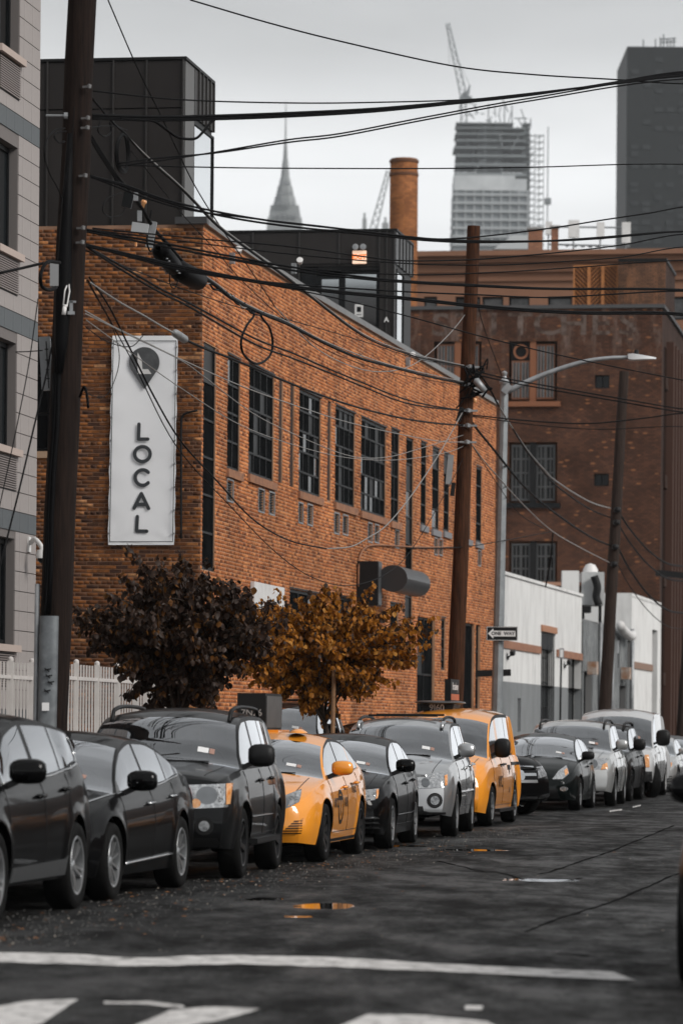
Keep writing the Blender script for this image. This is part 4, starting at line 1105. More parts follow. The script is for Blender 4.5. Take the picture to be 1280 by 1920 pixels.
# reddish parapet behind the white roof
bp0, bp1 = P(1000, 1098, 128), P(1088, 1110, 128)
rp_ = MB(); rp_.prism([(bp0.x, bp0.y, 3.5), (bp1.x, bp1.y, 3.5), (bp1.x, bp1.y + .5, 3.5), (bp0.x, bp0.y + .5, 3.5)], (0, 0, bp0.z - 3.5)); 
rr = thing('parapet_wall', 'low reddish brick parapet behind the white workshop roof', 'wall', (bp0.x, bp0.y, 3.5))
rp_.build('wall', mat('parapet_brick', (.17, .09, .06), rough=.9, col2=(.1, .06, .05), vscale=3), rr)
mb = MB(); mb.bar((bp0.x, bp0.y + .2, bp0.z + .06), (bp1.x, bp1.y + .2, bp0.z + .06), .7, .12); mb.build('coping', mat('parapet_cap', (.40, .22, .15), rough=.9), rr)
BW = Wall((gB.x, gB.y, 0), wd); BLn = (gC - gB).dot(BW.t); Hb = BW.px(1184, 1117)[1]
wb2 = thing('white_block', 'second white painted block with brick band farther down the street', 'building', (gB.x, gB.y, 0))
d2 = pxh(BW, 1222, 1232, 1180, 1372)
fw2 = wall('front_wall', BW, 0, BLn, 0, Hb, [d2], .3, M['white_render'], wb2)
z = BW.px(1184, 1245)[1]; mb = MB(); beam(BW, .1, d2[0] - .05, z - .15, z + .1, .005, .05, mb); mb.build('brick_band', mat('band_brown', (.26, .17, .13), rough=.9), wb2)
window(BW, d2[0], d2[1], d2[2], d2[3], -.28, 1, 4, fw2, name='door')
mb = MB(); mb.prism([BW.p(0, Hb - .05), BW.p(BLn, Hb - .05), BW.p(BLn, Hb - .05, -10), BW.p(0, Hb - .05, -10)], (0, 0, .15)); mb.build('roof', M['white_render'], wb2)
wall('near_wall', Wall(BW.p(0, 0) - N * 10, N), 0, 10, 0, Hb, [], .2, M['white_render'], wb2)

# ================================================================== BROWN BRICK WAREHOUSE
bc = on_line(1240, 1000); bc = Vector((bc.x, bc.y + .8, 0))
BWd = 24.0
KW = Wall(bc - N * BWd, N); KS = Wall(bc, T)
HK = KW.px(900, 580)[1]
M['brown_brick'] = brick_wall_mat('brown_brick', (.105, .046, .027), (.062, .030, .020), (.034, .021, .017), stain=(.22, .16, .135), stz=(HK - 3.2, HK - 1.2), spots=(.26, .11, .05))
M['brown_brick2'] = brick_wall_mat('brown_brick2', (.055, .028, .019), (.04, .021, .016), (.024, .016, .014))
wh = thing('brown_warehouse', 'tall weathered brown brick warehouse with barred windows behind street lamp', 'building', bc)
KH = []
rowsY = [(640, 753), (829, 943), (1014, 1118)]
for i, (yt, yb) in enumerate(rowsY):
    for x0, x1 in ((813, 902), (953, 1044)):
        KH.append(pxh(KW, x0, x1, yt, yb if x0 > 900 else yb - 20) + ('main' + str(i),))
for x0, x1, yt, yb in ((1114, 1142, 703, 728), (1112.6, 1141, 888, 911)): KH.append(pxh(KW, x0, x1, yt, yb) + ('small',))
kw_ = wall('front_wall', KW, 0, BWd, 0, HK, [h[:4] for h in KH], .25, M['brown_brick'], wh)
M['rust_frame'] = mat('rust_frame', (.22, .085, .04), rough=.7); M['pale_bar'] = mat('pale_bar', (.20, .20, .20), rough=.6); M['dark_bar'] = mat('dark_bar', (.05, .05, .05), rough=.6); M['grid_frame'] = mat('grid_frame', (.11, .112, .115), rough=.6)
M['curtain_glass'] = mat('curtain_glass', (.10, .10, .10), rough=.15, spec=.4, col2=(.03, .03, .03), vscale=1.4)
for h in KH:
    u0, u1, z0, z1, kd = h
    if kd == 'small': window(KW, u0, u1, z0, z1, -.22, 2, 1, kw_); continue
    mid = (u0 + u1) / 2; half = (u1 - u0) / 2
    mb = MB(); beam(KW, mid - .12, mid + .12, z0, z1, -.22, -.05, mb); mb.build('mullion', M['black_metal'] if kd != 'main0' else M['rust_frame'], kw_)
    for s_ in (-1, 1):
        a, b = (u0 + .1, mid - .12) if s_ < 0 else (mid + .12, u1 - .1)
        zt = z1 - .1
        if kd == 'main0' and s_ < 0 and u0 > KW.px(930, 700)[0]:
            zt = z1 - .75
            mb = MB(); c = KW.p((a + b) / 2, z1 - .40, -.15); mb.lathe([(.30, 0), (.30, .06), (.22, .06), (.22, 0)], 18, Matrix.Translation(c) @ Matrix.Rotation(R(90), 4, 'X')); f_ = mb.build('fan_vent', M['rust_frame'], kw_)
            mb = MB(); beam(KW, a, b, zt, z1 - .05, -.22, -.2, mb); mb.build('fan_panel', M['black_metal'], f_)
        gl = M['curtain_glass'] if kd == 'main0' else M['dark_glass']
        w_ = window(KW, a, b, z0 + .1, zt, -.2, 4, (2 if kd == 'main0' else 4) if zt > z1 - .5 else 1, kw_, fr=M['rust_frame'] if kd == 'main0' else M['grid_frame'], gl=gl, bar=.08)
        mb = MB()
        for i in range(6):
            u = a + (b - a) * (i + .5) / 6; beam(KW, u - .012, u + .012, z0 + .15, zt - .05, -.135, -.115, mb)
        mb.build('bars', M['pale_bar'] if kd == 'main0' else M['dark_bar'], w_)
    mb = MB(); beam(KW, u0 - .15, u1 + .15, z0 - .2, z0 - .003, .01, .12, mb); mb.build('sill', M['rust_frame'] if kd == 'main0' else M['dark_frame'], kw_)
gp = mat('ghost_paint', (.13, .095, .08), rough=.95, col2=(.055, .032, .024), vscale=3.5, vlo=.42, vhi=.58, detail=8)
ug, zg = KW.px(930, 610)
for i, ch_ in enumerate('STITCHES'): text_on(ch_, 1.25, KW.p(ug - 2.2 + i * 1.05, zg, .004), KW.t, UP, gp, kw_, lift=.003, bold=.02, sx=1.3, name='ghost_letter')
# street side with vertical piers
SL = 60.0
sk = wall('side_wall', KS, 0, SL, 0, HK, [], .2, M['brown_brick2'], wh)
mb = MB(); u = 1.2
while u < 30:
    mb = MB(); beam(KS, u, u + 1.1, .1, HK - 1.4, .003, .02, mb); mb.build('window_strip', M['dark_glass'], sk)
    mb = MB(); beam(KS, u + 1.12, u + 1.6, .1, HK - 1.1, .003, .30, mb); mb.build('pier', mat('pier_brick', (.065, .03, .02), rough=.9), sk)
    for k in range(1, 5):
        mb = MB(); beam(KS, u, u + 1.1, k * 3.9 - .5, k * 3.9, .022, .09, mb); mb.build('spandrel', M['brown_brick2'], sk)
    u += 1.62
mb = MB(); mb.prism([KW.p(-.0, HK, .1), KW.p(BWd + .1, HK, .1), KS.p(SL, HK, .1), KS.p(SL, HK, -BWd)], (0, 0, .14)); mb.build('coping', mat('wh_coping', (.07, .07, .072), rough=.7), wh)
wall('back_wall', Wall(KS.p(SL, 0), -N), 0, BWd, 0, HK, [], .2, M['brown_brick2'], wh)
# bulkhead on its roof: lattice block and brick block
def blk(W, x0, x1, yt, dep): return W.px(x0, yt)[0], W.px(x1, yt)[0], W.px(x0, yt)[1]
u0, u1, zt = blk(KW, 1158, 1247, 491, 0)
bkh = wall('bulkhead', KW, u0, u1, HK + .145, zt, [], .2, brick_wall_mat('bulkhead_brick', (.17, .085, .05), (.10, .055, .035), (.05, .03, .024), stain=(.30, .14, .07), stz=(0, 1)), wh)
mb = MB(); mb.prism([KW.p(u0, zt, 0.06), KW.p(u1 + .05, zt, .06), KW.p(u1 + .05, zt, -5), KW.p(u0, zt, -5)], (0, 0, .12)); mb.build('bulkhead_roof', M['black_metal'], wh)
mb = MB(); beam(KW, u1 - .02, u1, HK + .15, zt, -5, -.001, mb); mb.build('bulkhead_side', M['brown_brick2'], wh)
u0, u1, zt = blk(KW, 1073, 1157, 496, 0)
la = thing('lattice_screen', 'orange timber lattice screen standing on the warehouse roof', 'screen', KW.p(u0, HK + .15, -.1))
lt = mat('lattice_wood', (.42, .17, .055), rough=.7, col2=(.30, .12, .045), vscale=3); lt2 = mat('lattice_dark', (.17, .07, .035), rough=.8)
mb = MB(); beam(KW, u0, u1, HK + .15, zt, -.45, -.40, mb); mb.build('backing', lt2, la)
cut = [u0, u0 + (u1 - u0) * .35, u0 + (u1 - u0) * .66, u1]
for i, (a, b) in enumerate(zip(cut, cut[1:])):
    z0 = HK + .16; wdt = b - a; hh = zt - z0
    mb = MB(); beam(KW, a, a + .06, z0, zt, -.35, -.2, mb); beam(KW, b - .06, b, z0, zt, -.35, -.2, mb); beam(KW, a, b, zt - .06, zt, -.34, -.21, mb); mb.build('frame', lt, la)
    k = -wdt
    while k < hh:      # diagonal slats clipped to the frame
        p = []
        za, zb = k, k + wdt
        ta, tb = 0.0, 1.0
        if za < 0: ta = -za / wdt
        if zb > hh: tb = (hh - za) / wdt
        if tb > ta + .05:
            fl = i == 1
            ua, ub = a + wdt * ta, a + wdt * tb
            if not fl: ua, ub = b - wdt * ta, b - wdt * tb
            mb = MB(); mb.bar(KW.p(ua, z0 + za + wdt * ta, -.28), KW.p(ub, z0 + za + wdt * tb, -.28), .035, .05, up=KW.n); mb.build('slat', lt, la)
        k += .17

# ================================================================== TAN CORNICED BUILDING behind
tc_ = P(1000, 470, 188); TW = Wall((-14 + 0, 190, 0), N)
M['tan'] = mat('tan_stucco', (.27, .135, .082), rough=.85, col2=(.23, .115, .07), vscale=.5, bump=.2)
tb = thing('tan_building', 'tan stucco building with wide cornice rising behind the warehouse', 'building', (10, 190, 0))
HT = TW.px(1000, 472)[1]; TH = []
for x0, x1 in ((794, 819), (853, 873), (878, 900), (903, 943), (953, 992), (1026, 1072), (1252, 1285), (1300, 1340)):
    TH.append(pxh(TW, x0, x1, 556, 600))
tw_ = wall('front_wall', TW, 0, 36, 0, HT - .5, TH, .3, M['tan'], tb)
for h in TH: window(TW, *h, -.25, 1, 1, tw_, gl=M['curtain_glass'], bar=.1)
zl = TW.px(1000, 524)[1]
mb = MB(); beam(TW, 0, 36, zl - .08, zl + .08, .003, .12, mb); mb.build('string_course', M['tan'], tb)
for i, (za, zb, dd) in enumerate(((HT - 1.0, HT - .55, .18), (HT - .55, HT - .25, .45), (HT - .25, HT, .75))):
    mb = MB(); beam(TW, -.5, 36.5, za + .002, zb, -.4, dd, mb); mb.build('cornice', M['tan'], tb)
mb = MB(); mb.prism([TW.p(0, HT - .3, -.3), TW.p(36, HT - .3, -.3), TW.p(36, HT - .3, -20), TW.p(0, HT - .3, -20)], (0, 0, .1)); mb.build('roof', M['zinc'], tb)
# small chimneys, gable and antennas on it
def px_box(name, label, cat, x0, x1, yt, d, m, zb=HT - .3, group=None, dy=None):
    a, b = P(x0, yt, d), P(x1, yt, d); mb = MB(); wdt = b.x - a.x
    mb.box(((a.x + b.x) / 2, d, (a.z + zb) / 2), (wdt, dy or wdt, a.z - zb)); return mb, a, b
for x0, x1, yt, lab in ((990, 1016, 432, 'wide stub brick chimney on tan roof left of the antennas'), (1033, 1046, 428, 'thin stub brick chimney on tan roof near the antennas')):
    c = thing('stub_chimney', lab, 'chimney', (P(x0, yt, 194).x, 194, HT), group='stub chimneys on tan roof')
    mb, a, b = px_box('', '', '', x0, x1, yt, 194, None); mb.build('stack', brick_wall_mat('stub_brick', (.34, .16, .09), (.25, .11, .07), (.2, .12, .09)), c)
    mb = MB(); mb.box(((a.x + b.x) / 2, 194, a.z + .06), (b.x - a.x + .15, b.x - a.x + .15, .12)); mb.build('cap', M['concrete'], c)
mb = MB(); d = 200; g0, g1, g2 = P(925, 467, d), P(962, 440, d), P(992, 441, d); g3 = P(992, 467, d)
mb.prism([g0, g1, g2, g3], (0, 6, 0)); tag(mb.build('roof_gable', mat('gable_pale', (.48, .50, .51), rough=.6)), 'pale sloping roof gable peeking above the tan cornice', 'roof')
an = thing('antenna_array', 'row of white panel antennas on rooftop frame above tan cornice', 'antenna', (P(1120, 466, 196).x, 196, HT - .2))
for x0, x1, yt, yb in ((1065, 1085, 413, 446), (1118, 1132, 417, 448), (1165, 1181, 417, 456), (1022, 1034, 416, 440)):
    a, b = P(x0, yt, 196), P(x1, yb, 196); mb = MB(); mb.box(((a.x + b.x) / 2, 196, (a.z + b.z) / 2), (b.x - a.x, .25, a.z - b.z)); mb.build('panel', M['white_paint'], an)
    mb = MB(); mb.tube([((a.x + b.x) / 2, 196.25, HT - .3), ((a.x + b.x) / 2, 196.25, a.z - .2)], .05, 6); mb.build('mast', M['galv'], an)
mb = MB(); mb.tube([P(1026, 425, 196.3), P(1178, 427, 196.3)], .05, 6); mb.tube([P(1026, 458, 196.3), P(1180, 462, 196.3)], .05, 6)
for x in range(1060, 1180, 14): mb.tube([P(x, 462, 196.3), P(x + 7, 466 - rnd.uniform(2, 10), 196.3)], .06, 5)
mb.build('frame', M['galv'], an)
# tall round brick chimney
d = 176; a, b = P(731.5, 298, d), P(783, 298, d); cxm = (a.x + b.x) / 2; r0 = (b.x - a.x) / 2
def chim_mat():
    m = brick_wall_mat('chimney_brick', (.36, .14, .05), (.22, .085, .035), (.15, .08, .05), bw=.3, bh=.1)
    t = m.node_tree; cd = [n for n in t.nodes if n.type == 'TEX_COORD'][0]; sx = [n for n in t.nodes if n.type == 'SEPXYZ'][0]; cx = [n for n in t.nodes if n.type == 'COMBXYZ'][0]
    at = t.nodes.new('ShaderNodeMath'); at.operation = 'ARCTAN2'; t.links.new(sx.outputs['X'], at.inputs[0]); t.links.new(sx.outputs['Y'], at.inputs[1])
    mu = t.nodes.new('ShaderNodeMath'); mu.operation = 'MULTIPLY'; mu.inputs[1].default_value = .65; t.links.new(at.outputs[0], mu.inputs[0]); t.links.new(mu.outputs[0], cx.inputs[0])
    return m
M['chimney'] = chim_mat()
chm = thing('brick_chimney', 'tall round orange brick chimney with dark band', 'chimney', (cxm, d, 0))
zt = a.z; zb1_ = P(750, 328, d).z
mb = MB(); mb.lathe([(r0 * 1.1, 0), (r0 * 1.02, zb1_), (r0 * 1.0, zt - .1), (r0 * .96, zt), (r0 * .7, zt), (r0 * .7, zt - 1)], 32); mb.build('stack', M['chimney'], chm, smooth=True, sharp=35, mw=Matrix.Translation((cxm, d, 0)))
for z in (zb1_, zt - .12):
    mb = MB(); mb.lathe([(r0 * 1.0, z - .07), (r0 * 1.07, z - .06), (r0 * 1.07, z + .06), (r0 * 1.0, z + .07)], 32, Matrix.Translation((cxm, d, 0))); mb.build('band', mat('chimney_band', (.12, .055, .03), rough=.9), chm, smooth=True, sharp=30)

# ================================================================== FAR SKYLINE
def far_mat(n, c, c2=None, vs=.05): return mat(n, c, rough=.6, col2=c2, vscale=vs)
# art-deco spire
d = 1945.0; k = d / FPX
sp = thing('spire_tower', 'hazy stepped skyscraper crown with a thin needle spire', 'skyscraper', (P(535, 1371, d).x, d, 0))
cx_ = P(535, 300, d).x; zz = lambda y: P(535, y, d).z
def tier(y0, y1, w0, w1, m, name, n=4, rot=45):
    mb = MB(); r_ = k * .5 * (1.414 if n == 4 else 1.0); mb.lathe([(w0 * r_, zz(y0)), (w1 * r_, zz(y1)), (0, zz(y1) + .01)], n, Matrix.Translation((cx_, d, 0)) @ Matrix.Rotation(R(rot), 4, 'Z')); return mb.build(name, m, sp)
st1 = far_mat('spire_steel', (.24, .255, .26)); st2 = far_mat('spire_stone', (.30, .315, .32), (.24, .255, .26))
tier(1371, 445, 74, 74, st2, 'shaft'); tier(445, 412, 68, 64, st2, 'shaft'); tier(412, 388, 60, 52, st1, 'crown'); tier(388, 370, 48, 40, st1, 'crown', 8, 22)
tier(370, 350, 37, 29, st1, 'crown', 8, 22); tier(350, 335, 26, 20, st1, 'crown', 8, 22); tier(335, 300, 18, 11, st1, 'crown', 8, 22); tier(300, 262, 9, 5, st1, 'spire', 8); tier(262, 190, 3.6, 1.2, st1, 'spire', 8)
for y, wd_ in ((404, 50), (380, 36), (361, 27), (343, 18)):      # arched rows of triangular windows
    for i in range(5):
        x = 535 + (i - 2) * wd_ / 5.2; h_ = 9 - abs(i - 2) * 2
        mb = MB(); p0, p1, p2 = P(x - 2.2, y + 4, d - 10.5), P(x + 2.2, y + 4, d - 10.5), P(x, y - h_, d - 9.5); mb.prism([p0, p1, p2], (0, 1, 0)); mb.build('window', far_mat('spire_win', (.16, .17, .18)), sp)
# tower under construction, with hoist and crane
d = 2120.0; k = d / FPX
ct = thing('construction_tower', 'grey tower under construction with open floors and scaffolding', 'skyscraper', (P(915, 1371, d).x, d, 0))
cg1 = far_mat('slab_grey', (.19, .207, .215)); cg2 = far_mat('glass_band', (.21, .23, .24), (.16, .18, .19)); cg3 = far_mat('wrap_white', (.56, .58, .59), (.42, .44, .45), .08)
def fbox(x0, x1, y0, y1, m, name, dep=30.0, d0=0.0, par=None):
    ym = (y0 + min(y1, 470)) / 2; a, b = P(x0, ym, d), P(x1, ym, d); z0_, z1_ = P(x0, y0, d).z, P(x0, y1, d).z; mb = MB(); mb.box(((a.x + b.x) / 2, d + d0, (z0_ + z1_) / 2), (abs(b.x - a.x), dep, abs(z0_ - z1_))); return mb.build(name, m, par or ct)
lx = lambda y: 853 - (y - 225) * .038
fbox(847, 988, 366, 1371, cg2, 'glazed_shaft', 38)
for i in range(8):
    y = 372 + i * 15.5; fbox(lx(y), 986, y, y + 4, far_mat('floor_edge', (.38, .40, .41)), 'floor_slab', 41)
for i in range(9):
    x = 852 + i * 16.5; fbox(x, x + 2.2, 366, 470, far_mat('mullion_pale', (.38, .40, .41)), 'mullion', 40)
fbox(849, 962, 338, 366, cg3, 'safety_wrap', 40); fbox(962, 984, 344, 368, cg3, 'safety_wrap', 36)
for i, y in enumerate((330, 312, 296, 281, 268, 256, 245, 236)):
    x1 = (985, 985, 984, 982, 984, 980, 978, 960)[i]; fbox(lx(y) + rnd.uniform(-2, 3), x1, y, y + (5, 4.5, 4, 3.5, 3, 2.5, 2.2, 2)[i], cg1, 'floor_slab', 26)
fbox(893, 940, 240, 338, far_mat('core_dark', (.19, .205, .21)), 'core', 12)
for i in range(13):
    x = 854 + i * 10.5; fbox(x, x + 1.6, 226 + rnd.uniform(0, 18), 338, cg1, 'column', 2, rnd.uniform(-16, 16))
for i in range(70):      # rebar, props and scaffold poles at the top
    x = rnd.uniform(856, 992); y = rnd.uniform(208, 335); mb = MB(); p = P(x, y, d + rnd.uniform(-16, 16)); L_ = rnd.uniform(3, 9)
    mb.bar(p, p + Vector((rnd.uniform(-1, 1) * L_, 0, rnd.choice((0, 1)) * L_)), .55, .55); mb.build('prop', cg1, ct)
for i in range(15):
    y = 236 + i * 9; fbox(978, 992, y, y + 1.2, cg1, 'ledger', 20)
for x, y in ((914, 195), (944, 194), (958, 198), (993, 222)): fbox(x, x + 2, y, 240, far_mat('mast_grey', (.12, .13, .14)), 'mast', 1)
hoist = thing('hoist_scaffold', 'thin scaffold hoist tower standing right of the construction tower', 'scaffold', (P(1008, 1371, d).x, d, 0))
for x in (992, 1000, 1009, 1017): fbox(x, x + 1.2, 252, 1371, cg1, 'standard', .6, rnd.uniform(-3, 3), hoist)
for i in range(19):
    y = 254 + i * 12; fbox(990, 1019, y, y + 1.3, cg1, 'ledger', 2, 0, hoist)
    mb = MB(); mb.bar(P(992, y + 12, d), P(1017, y, d), .3, .3); mb.build('brace', cg1, hoist)
fbox(1025, 1027, 238, 430, far_mat('hoist_pale', (.2, .21, .22)), 'mast', 1, 0, hoist); fbox(1020, 1032, 372, 383, cg1, 'cage', 4, 0, hoist)
def lattice(A, B, wd_, parent, m, n):
    A, B = Vector(A), Vector(B); ax = (B - A).normalized(); sd_ = ax.cross(Vector((0, 1, 0))).normalized(); ot = Vector((0, 1, 0))
    for i_, j_ in ((-1, -1), (1, -1), (1, 1), (-1, 1)):
        mb = MB(); mb.bar(A + sd_ * (wd_ / 2 * i_) + ot * (wd_ / 2 * j_), B + sd_ * (wd_ / 4 * i_) + ot * (wd_ / 4 * j_), .42, .42); mb.build('chord', m, parent)
    for i in range(n):
        t0, t1 = i / n, (i + 1) / n; w0, w1 = wd_ * (1 - t0 * .5), wd_ * (1 - t1 * .5); s_ = 1 if i % 2 else -1
        mb = MB(); mb.bar(A.lerp(B, t0) + sd_ * (w0 / 2 * s_), A.lerp(B, t1) - sd_ * (w1 / 2 * s_), .32, .32); mb.build('lacing', m, parent)
crm = far_mat('crane_grey', (.15, .165, .172))
cr1 = thing('tower_crane', 'tall luffing crane with raised jib on top of construction tower', 'crane', (P(869, 240, d).x, d, P(869, 240, d).z))
lattice(P(869, 262, d), P(869, 190, d), 4.2, cr1, crm, 9); lattice(P(870, 186, d), P(838.5, 44, d), 3.6, cr1, crm, 20)
fbox(863, 884, 182, 192, crm, 'machine_deck', 6, 0, cr1); fbox(866, 874, 174, 183, crm, 'cab', 3, 0, cr1)
mb = MB(); mb.bar(P(877, 184, d), P(880, 160, d), .8, .8); mb.bar(P(872, 184, d), P(880, 160, d), .7, .7); mb.build('gantry', crm, cr1)
mb = MB(); mb.bar(P(880, 160, d), P(850, 95, d), .22, .22); mb.bar(P(839, 46, d), P(842, 120, d), .2, .2); mb.build('rope', crm, cr1)
d = 1700.0
cr2 = thing('distant_crane', 'faint distant crane jib leaning beside the brick chimney', 'crane', (P(697, 432, d).x, d, 0))
lattice(P(697, 440, d), P(728, 320, d), 3.0, cr2, crm, 16); lattice(P(697, 1371, d), P(697, 440, d), 3.0, cr2, crm, 40)
for x0, x1, yt, lab in ((679, 687, 412, 'faint grey distant rooftop block left of the crane jib'), (716, 728, 420, 'faint grey distant rooftop block beside the chimney')):
    a, b = P(x0, yt, d), P(x1, yt, d); mb = MB(); mb.box(((a.x + b.x) / 2, d, a.z / 2), (b.x - a.x, 10, a.z)); mb.box(((a.x + b.x) / 2, d, a.z + 1.5), (1, 1, 3)); tag(mb.build('distant_block', far_mat('far_grey', (.28, .295, .30))), lab, 'building')
# dark slab tower at right
d = 650.0; k = d / FPX
dt = thing('dark_tower', 'dark grey slab skyscraper at the upper right edge', 'skyscraper', (P(1280, 1371, d).x, d, 0))
x0, x1 = P(1175, 88, d).x, P(1430, 80, d).x; ztp = P(1175, 87, d).z
dk = far_mat('tower_dark', (.022, .025, .027)); dk2 = far_mat('tower_window', (.045, .05, .053), (.03, .034, .037), .3)
mb = MB(); mb.box(((x0 + x1) / 2, d + 12, ztp / 2), (x1 - x0, 24, ztp)); mb.build('shaft', dk, dt)
fl = 1.06; z = ztp - 2.2; r_i = 0
while z > 60:
    rowb = (r_i % 3 == 2)
    for i in range(9):
        if rnd.random() < (.75 if rowb else .16):
            mb = MB(); mb.box((x0 + 1.4 + i * 2.0, d - .06, z), (1.25, .1, .8)); mb.build('window', dk2, dt)
    z -= fl; r_i += 1
mb = MB()
for x in (1205, 1228, 1237, 1243, 1250, 1256, 1262): mb.bar(P(x, 88, d + 8), P(x, rnd.uniform(62, 76), d + 8), .2, .2)
mb.bar(P(1236, 74, d + 8), P(1266, 72, d + 8), .2, .2); mb.bar(P(1236, 80, d + 8), P(1266, 78, d + 8), .2, .2); mb.build('roof_rig', crm, dt)

# ================================================================== ACROSS THE STREET (outside the picture, seen in the wet paint of the cars)
RW = Wall(S(150, 4.6), -T)
rbk = thing('opposite_building', 'brown brick building across the street mirrored in the black cars', 'building', S(75, 4.6))
rh = []
u = 3.0
while u < 95: rh.append((u, u + 1.6, 1.1, 3.0)); u += 3.2
rw_ = wall('street_wall', RW, 0, 98, 0, 4.3, rh, .2, brick_wall_mat('opp_brick', (.24, .10, .05), (.17, .075, .04), (.2, .12, .09)), rbk)
for h in rh: window(RW, *h, -.18, 1, 1, rw_)
wall('near_wall', Wall(S(52, 4.6), N), 0, 20, 0, 4.3, [], .2, M['brown_brick2'], rbk)
mb = MB(); mb.prism([S(52, 4.5, 4.3), S(52, 24.6, 4.3), S(150, 24.6, 4.3), S(150, 4.5, 4.3)], (0, 0, .2)); mb.build('roof', M['zinc'], rbk)
# ================================================================== CARS
def paint(name, col, metal=.0, rough=.32, coat=1.0, spec=.4):
    return mat(name, col, rough=rough, metal=metal, coat=coat, spec=spec, back=(.02, .02, .02))
PT = {'black': paint('paint_black', (.0025, .0025, .0028), 0, .3, .32, .02), 'charcoal': paint('paint_charcoal', (.007, .0074, .008), .25, .35, .42, .05), 'yellow': paint('paint_yellow', (.82, .30, .022)),
      'silver': paint('paint_silver', (.40, .41, .42), .75, .36), 'green': paint('paint_green', (.003, .005, .005), .1, .3, .45, .03), 'white': paint('paint_white', (.50, .51, .52), .1, .4), 'silver2': paint('paint_silver2', (.46, .47, .47), .6, .38)}
M['trim'] = mat('black_trim', (.008, .008, .0085), rough=.5, spec=.25)
M['chrome'] = mat('chrome', (.62, .63, .64), rough=.14, metal=1.0)
M['alloy'] = mat('alloy', (.44, .45, .46), rough=.3, metal=.8)
M['alloy_dark'] = mat('alloy_dark', (.045, .046, .048), rough=.4, metal=.7)
M['steel_rim'] = mat('steel_rim', (.5, .5, .5), rough=.45, metal=.3)
M['well'] = mat('wheel_well', (.004, .004, .004), rough=.95, spec=.1)
M['seat'] = mat('seat_cloth', (.03, .03, .031), rough=.9, spec=.2)
M['dash'] = mat('dash', (.02, .02, .021), rough=.7)
M['amber'] = mat('amber', (.62, .20, .03), rough=.15, spec=.6, coat=.5, col2=(.75, .42, .2), vscale=22)
M['red_lens'] = mat('red_lens', (.30, .012, .012), rough=.15, coat=.5)
M['lamp'] = mat('lamp_reflector', (.60, .61, .62), rough=.16, metal=.75, col2=(.26, .27, .28), vscale=26, coat=1.0)
M['lamp_dark'] = mat('lamp_housing', (.10, .105, .11), rough=.2, metal=.6, col2=(.42, .43, .44), vscale=16, coat=1.0)
M['lens'] = mat('projector_lens', (.14, .15, .16), rough=.08, metal=.5, coat=1.0)
M['plate_white'] = mat('sticker_white', (.72, .72, .72), rough=.5)
M['plate_red'] = mat('sticker_red', (.34, .20, .16), rough=.5)
M['plate_yellow'] = mat('plate_yellow', (.72, .33, .04), rough=.5)
def glass_mat(name, tint, refl=3.6):
    m = bpy.data.materials.new(name); m.use_nodes = True; t = m.node_tree; t.nodes.clear()
    o = t.nodes.new('ShaderNodeOutputMaterial'); ms = t.nodes.new('ShaderNodeMixShader'); tr = t.nodes.new('ShaderNodeBsdfTransparent'); gl = t.nodes.new('ShaderNodeBsdfGlossy')
    tr.inputs[0].default_value = (*tint, 1); gl.inputs['Roughness'].default_value = .012; gl.inputs[0].default_value = (.95, .97, 1, 1)
    fr = t.nodes.new('ShaderNodeFresnel'); fr.inputs[0].default_value = 1.5
    mu = t.nodes.new('ShaderNodeMath'); mu.operation = 'MULTIPLY'; mu.inputs[1].default_value = refl; mu.use_clamp = True
    t.links.new(fr.outputs[0], mu.inputs[0]); t.links.new(mu.outputs[0], ms.inputs[0]); t.links.new(tr.outputs[0], ms.inputs[1]); t.links.new(gl.outputs[0], ms.inputs[2]); t.links.new(ms.outputs[0], o.inputs[0])
    return m
M['glass'] = glass_mat('car_glass', (.42, .45, .46)); M['glass_side'] = glass_mat('car_glass_side', (.30, .32, .33), 1.9); M['glass_dark'] = glass_mat('car_glass_dark', (.05, .055, .058), 1.15)

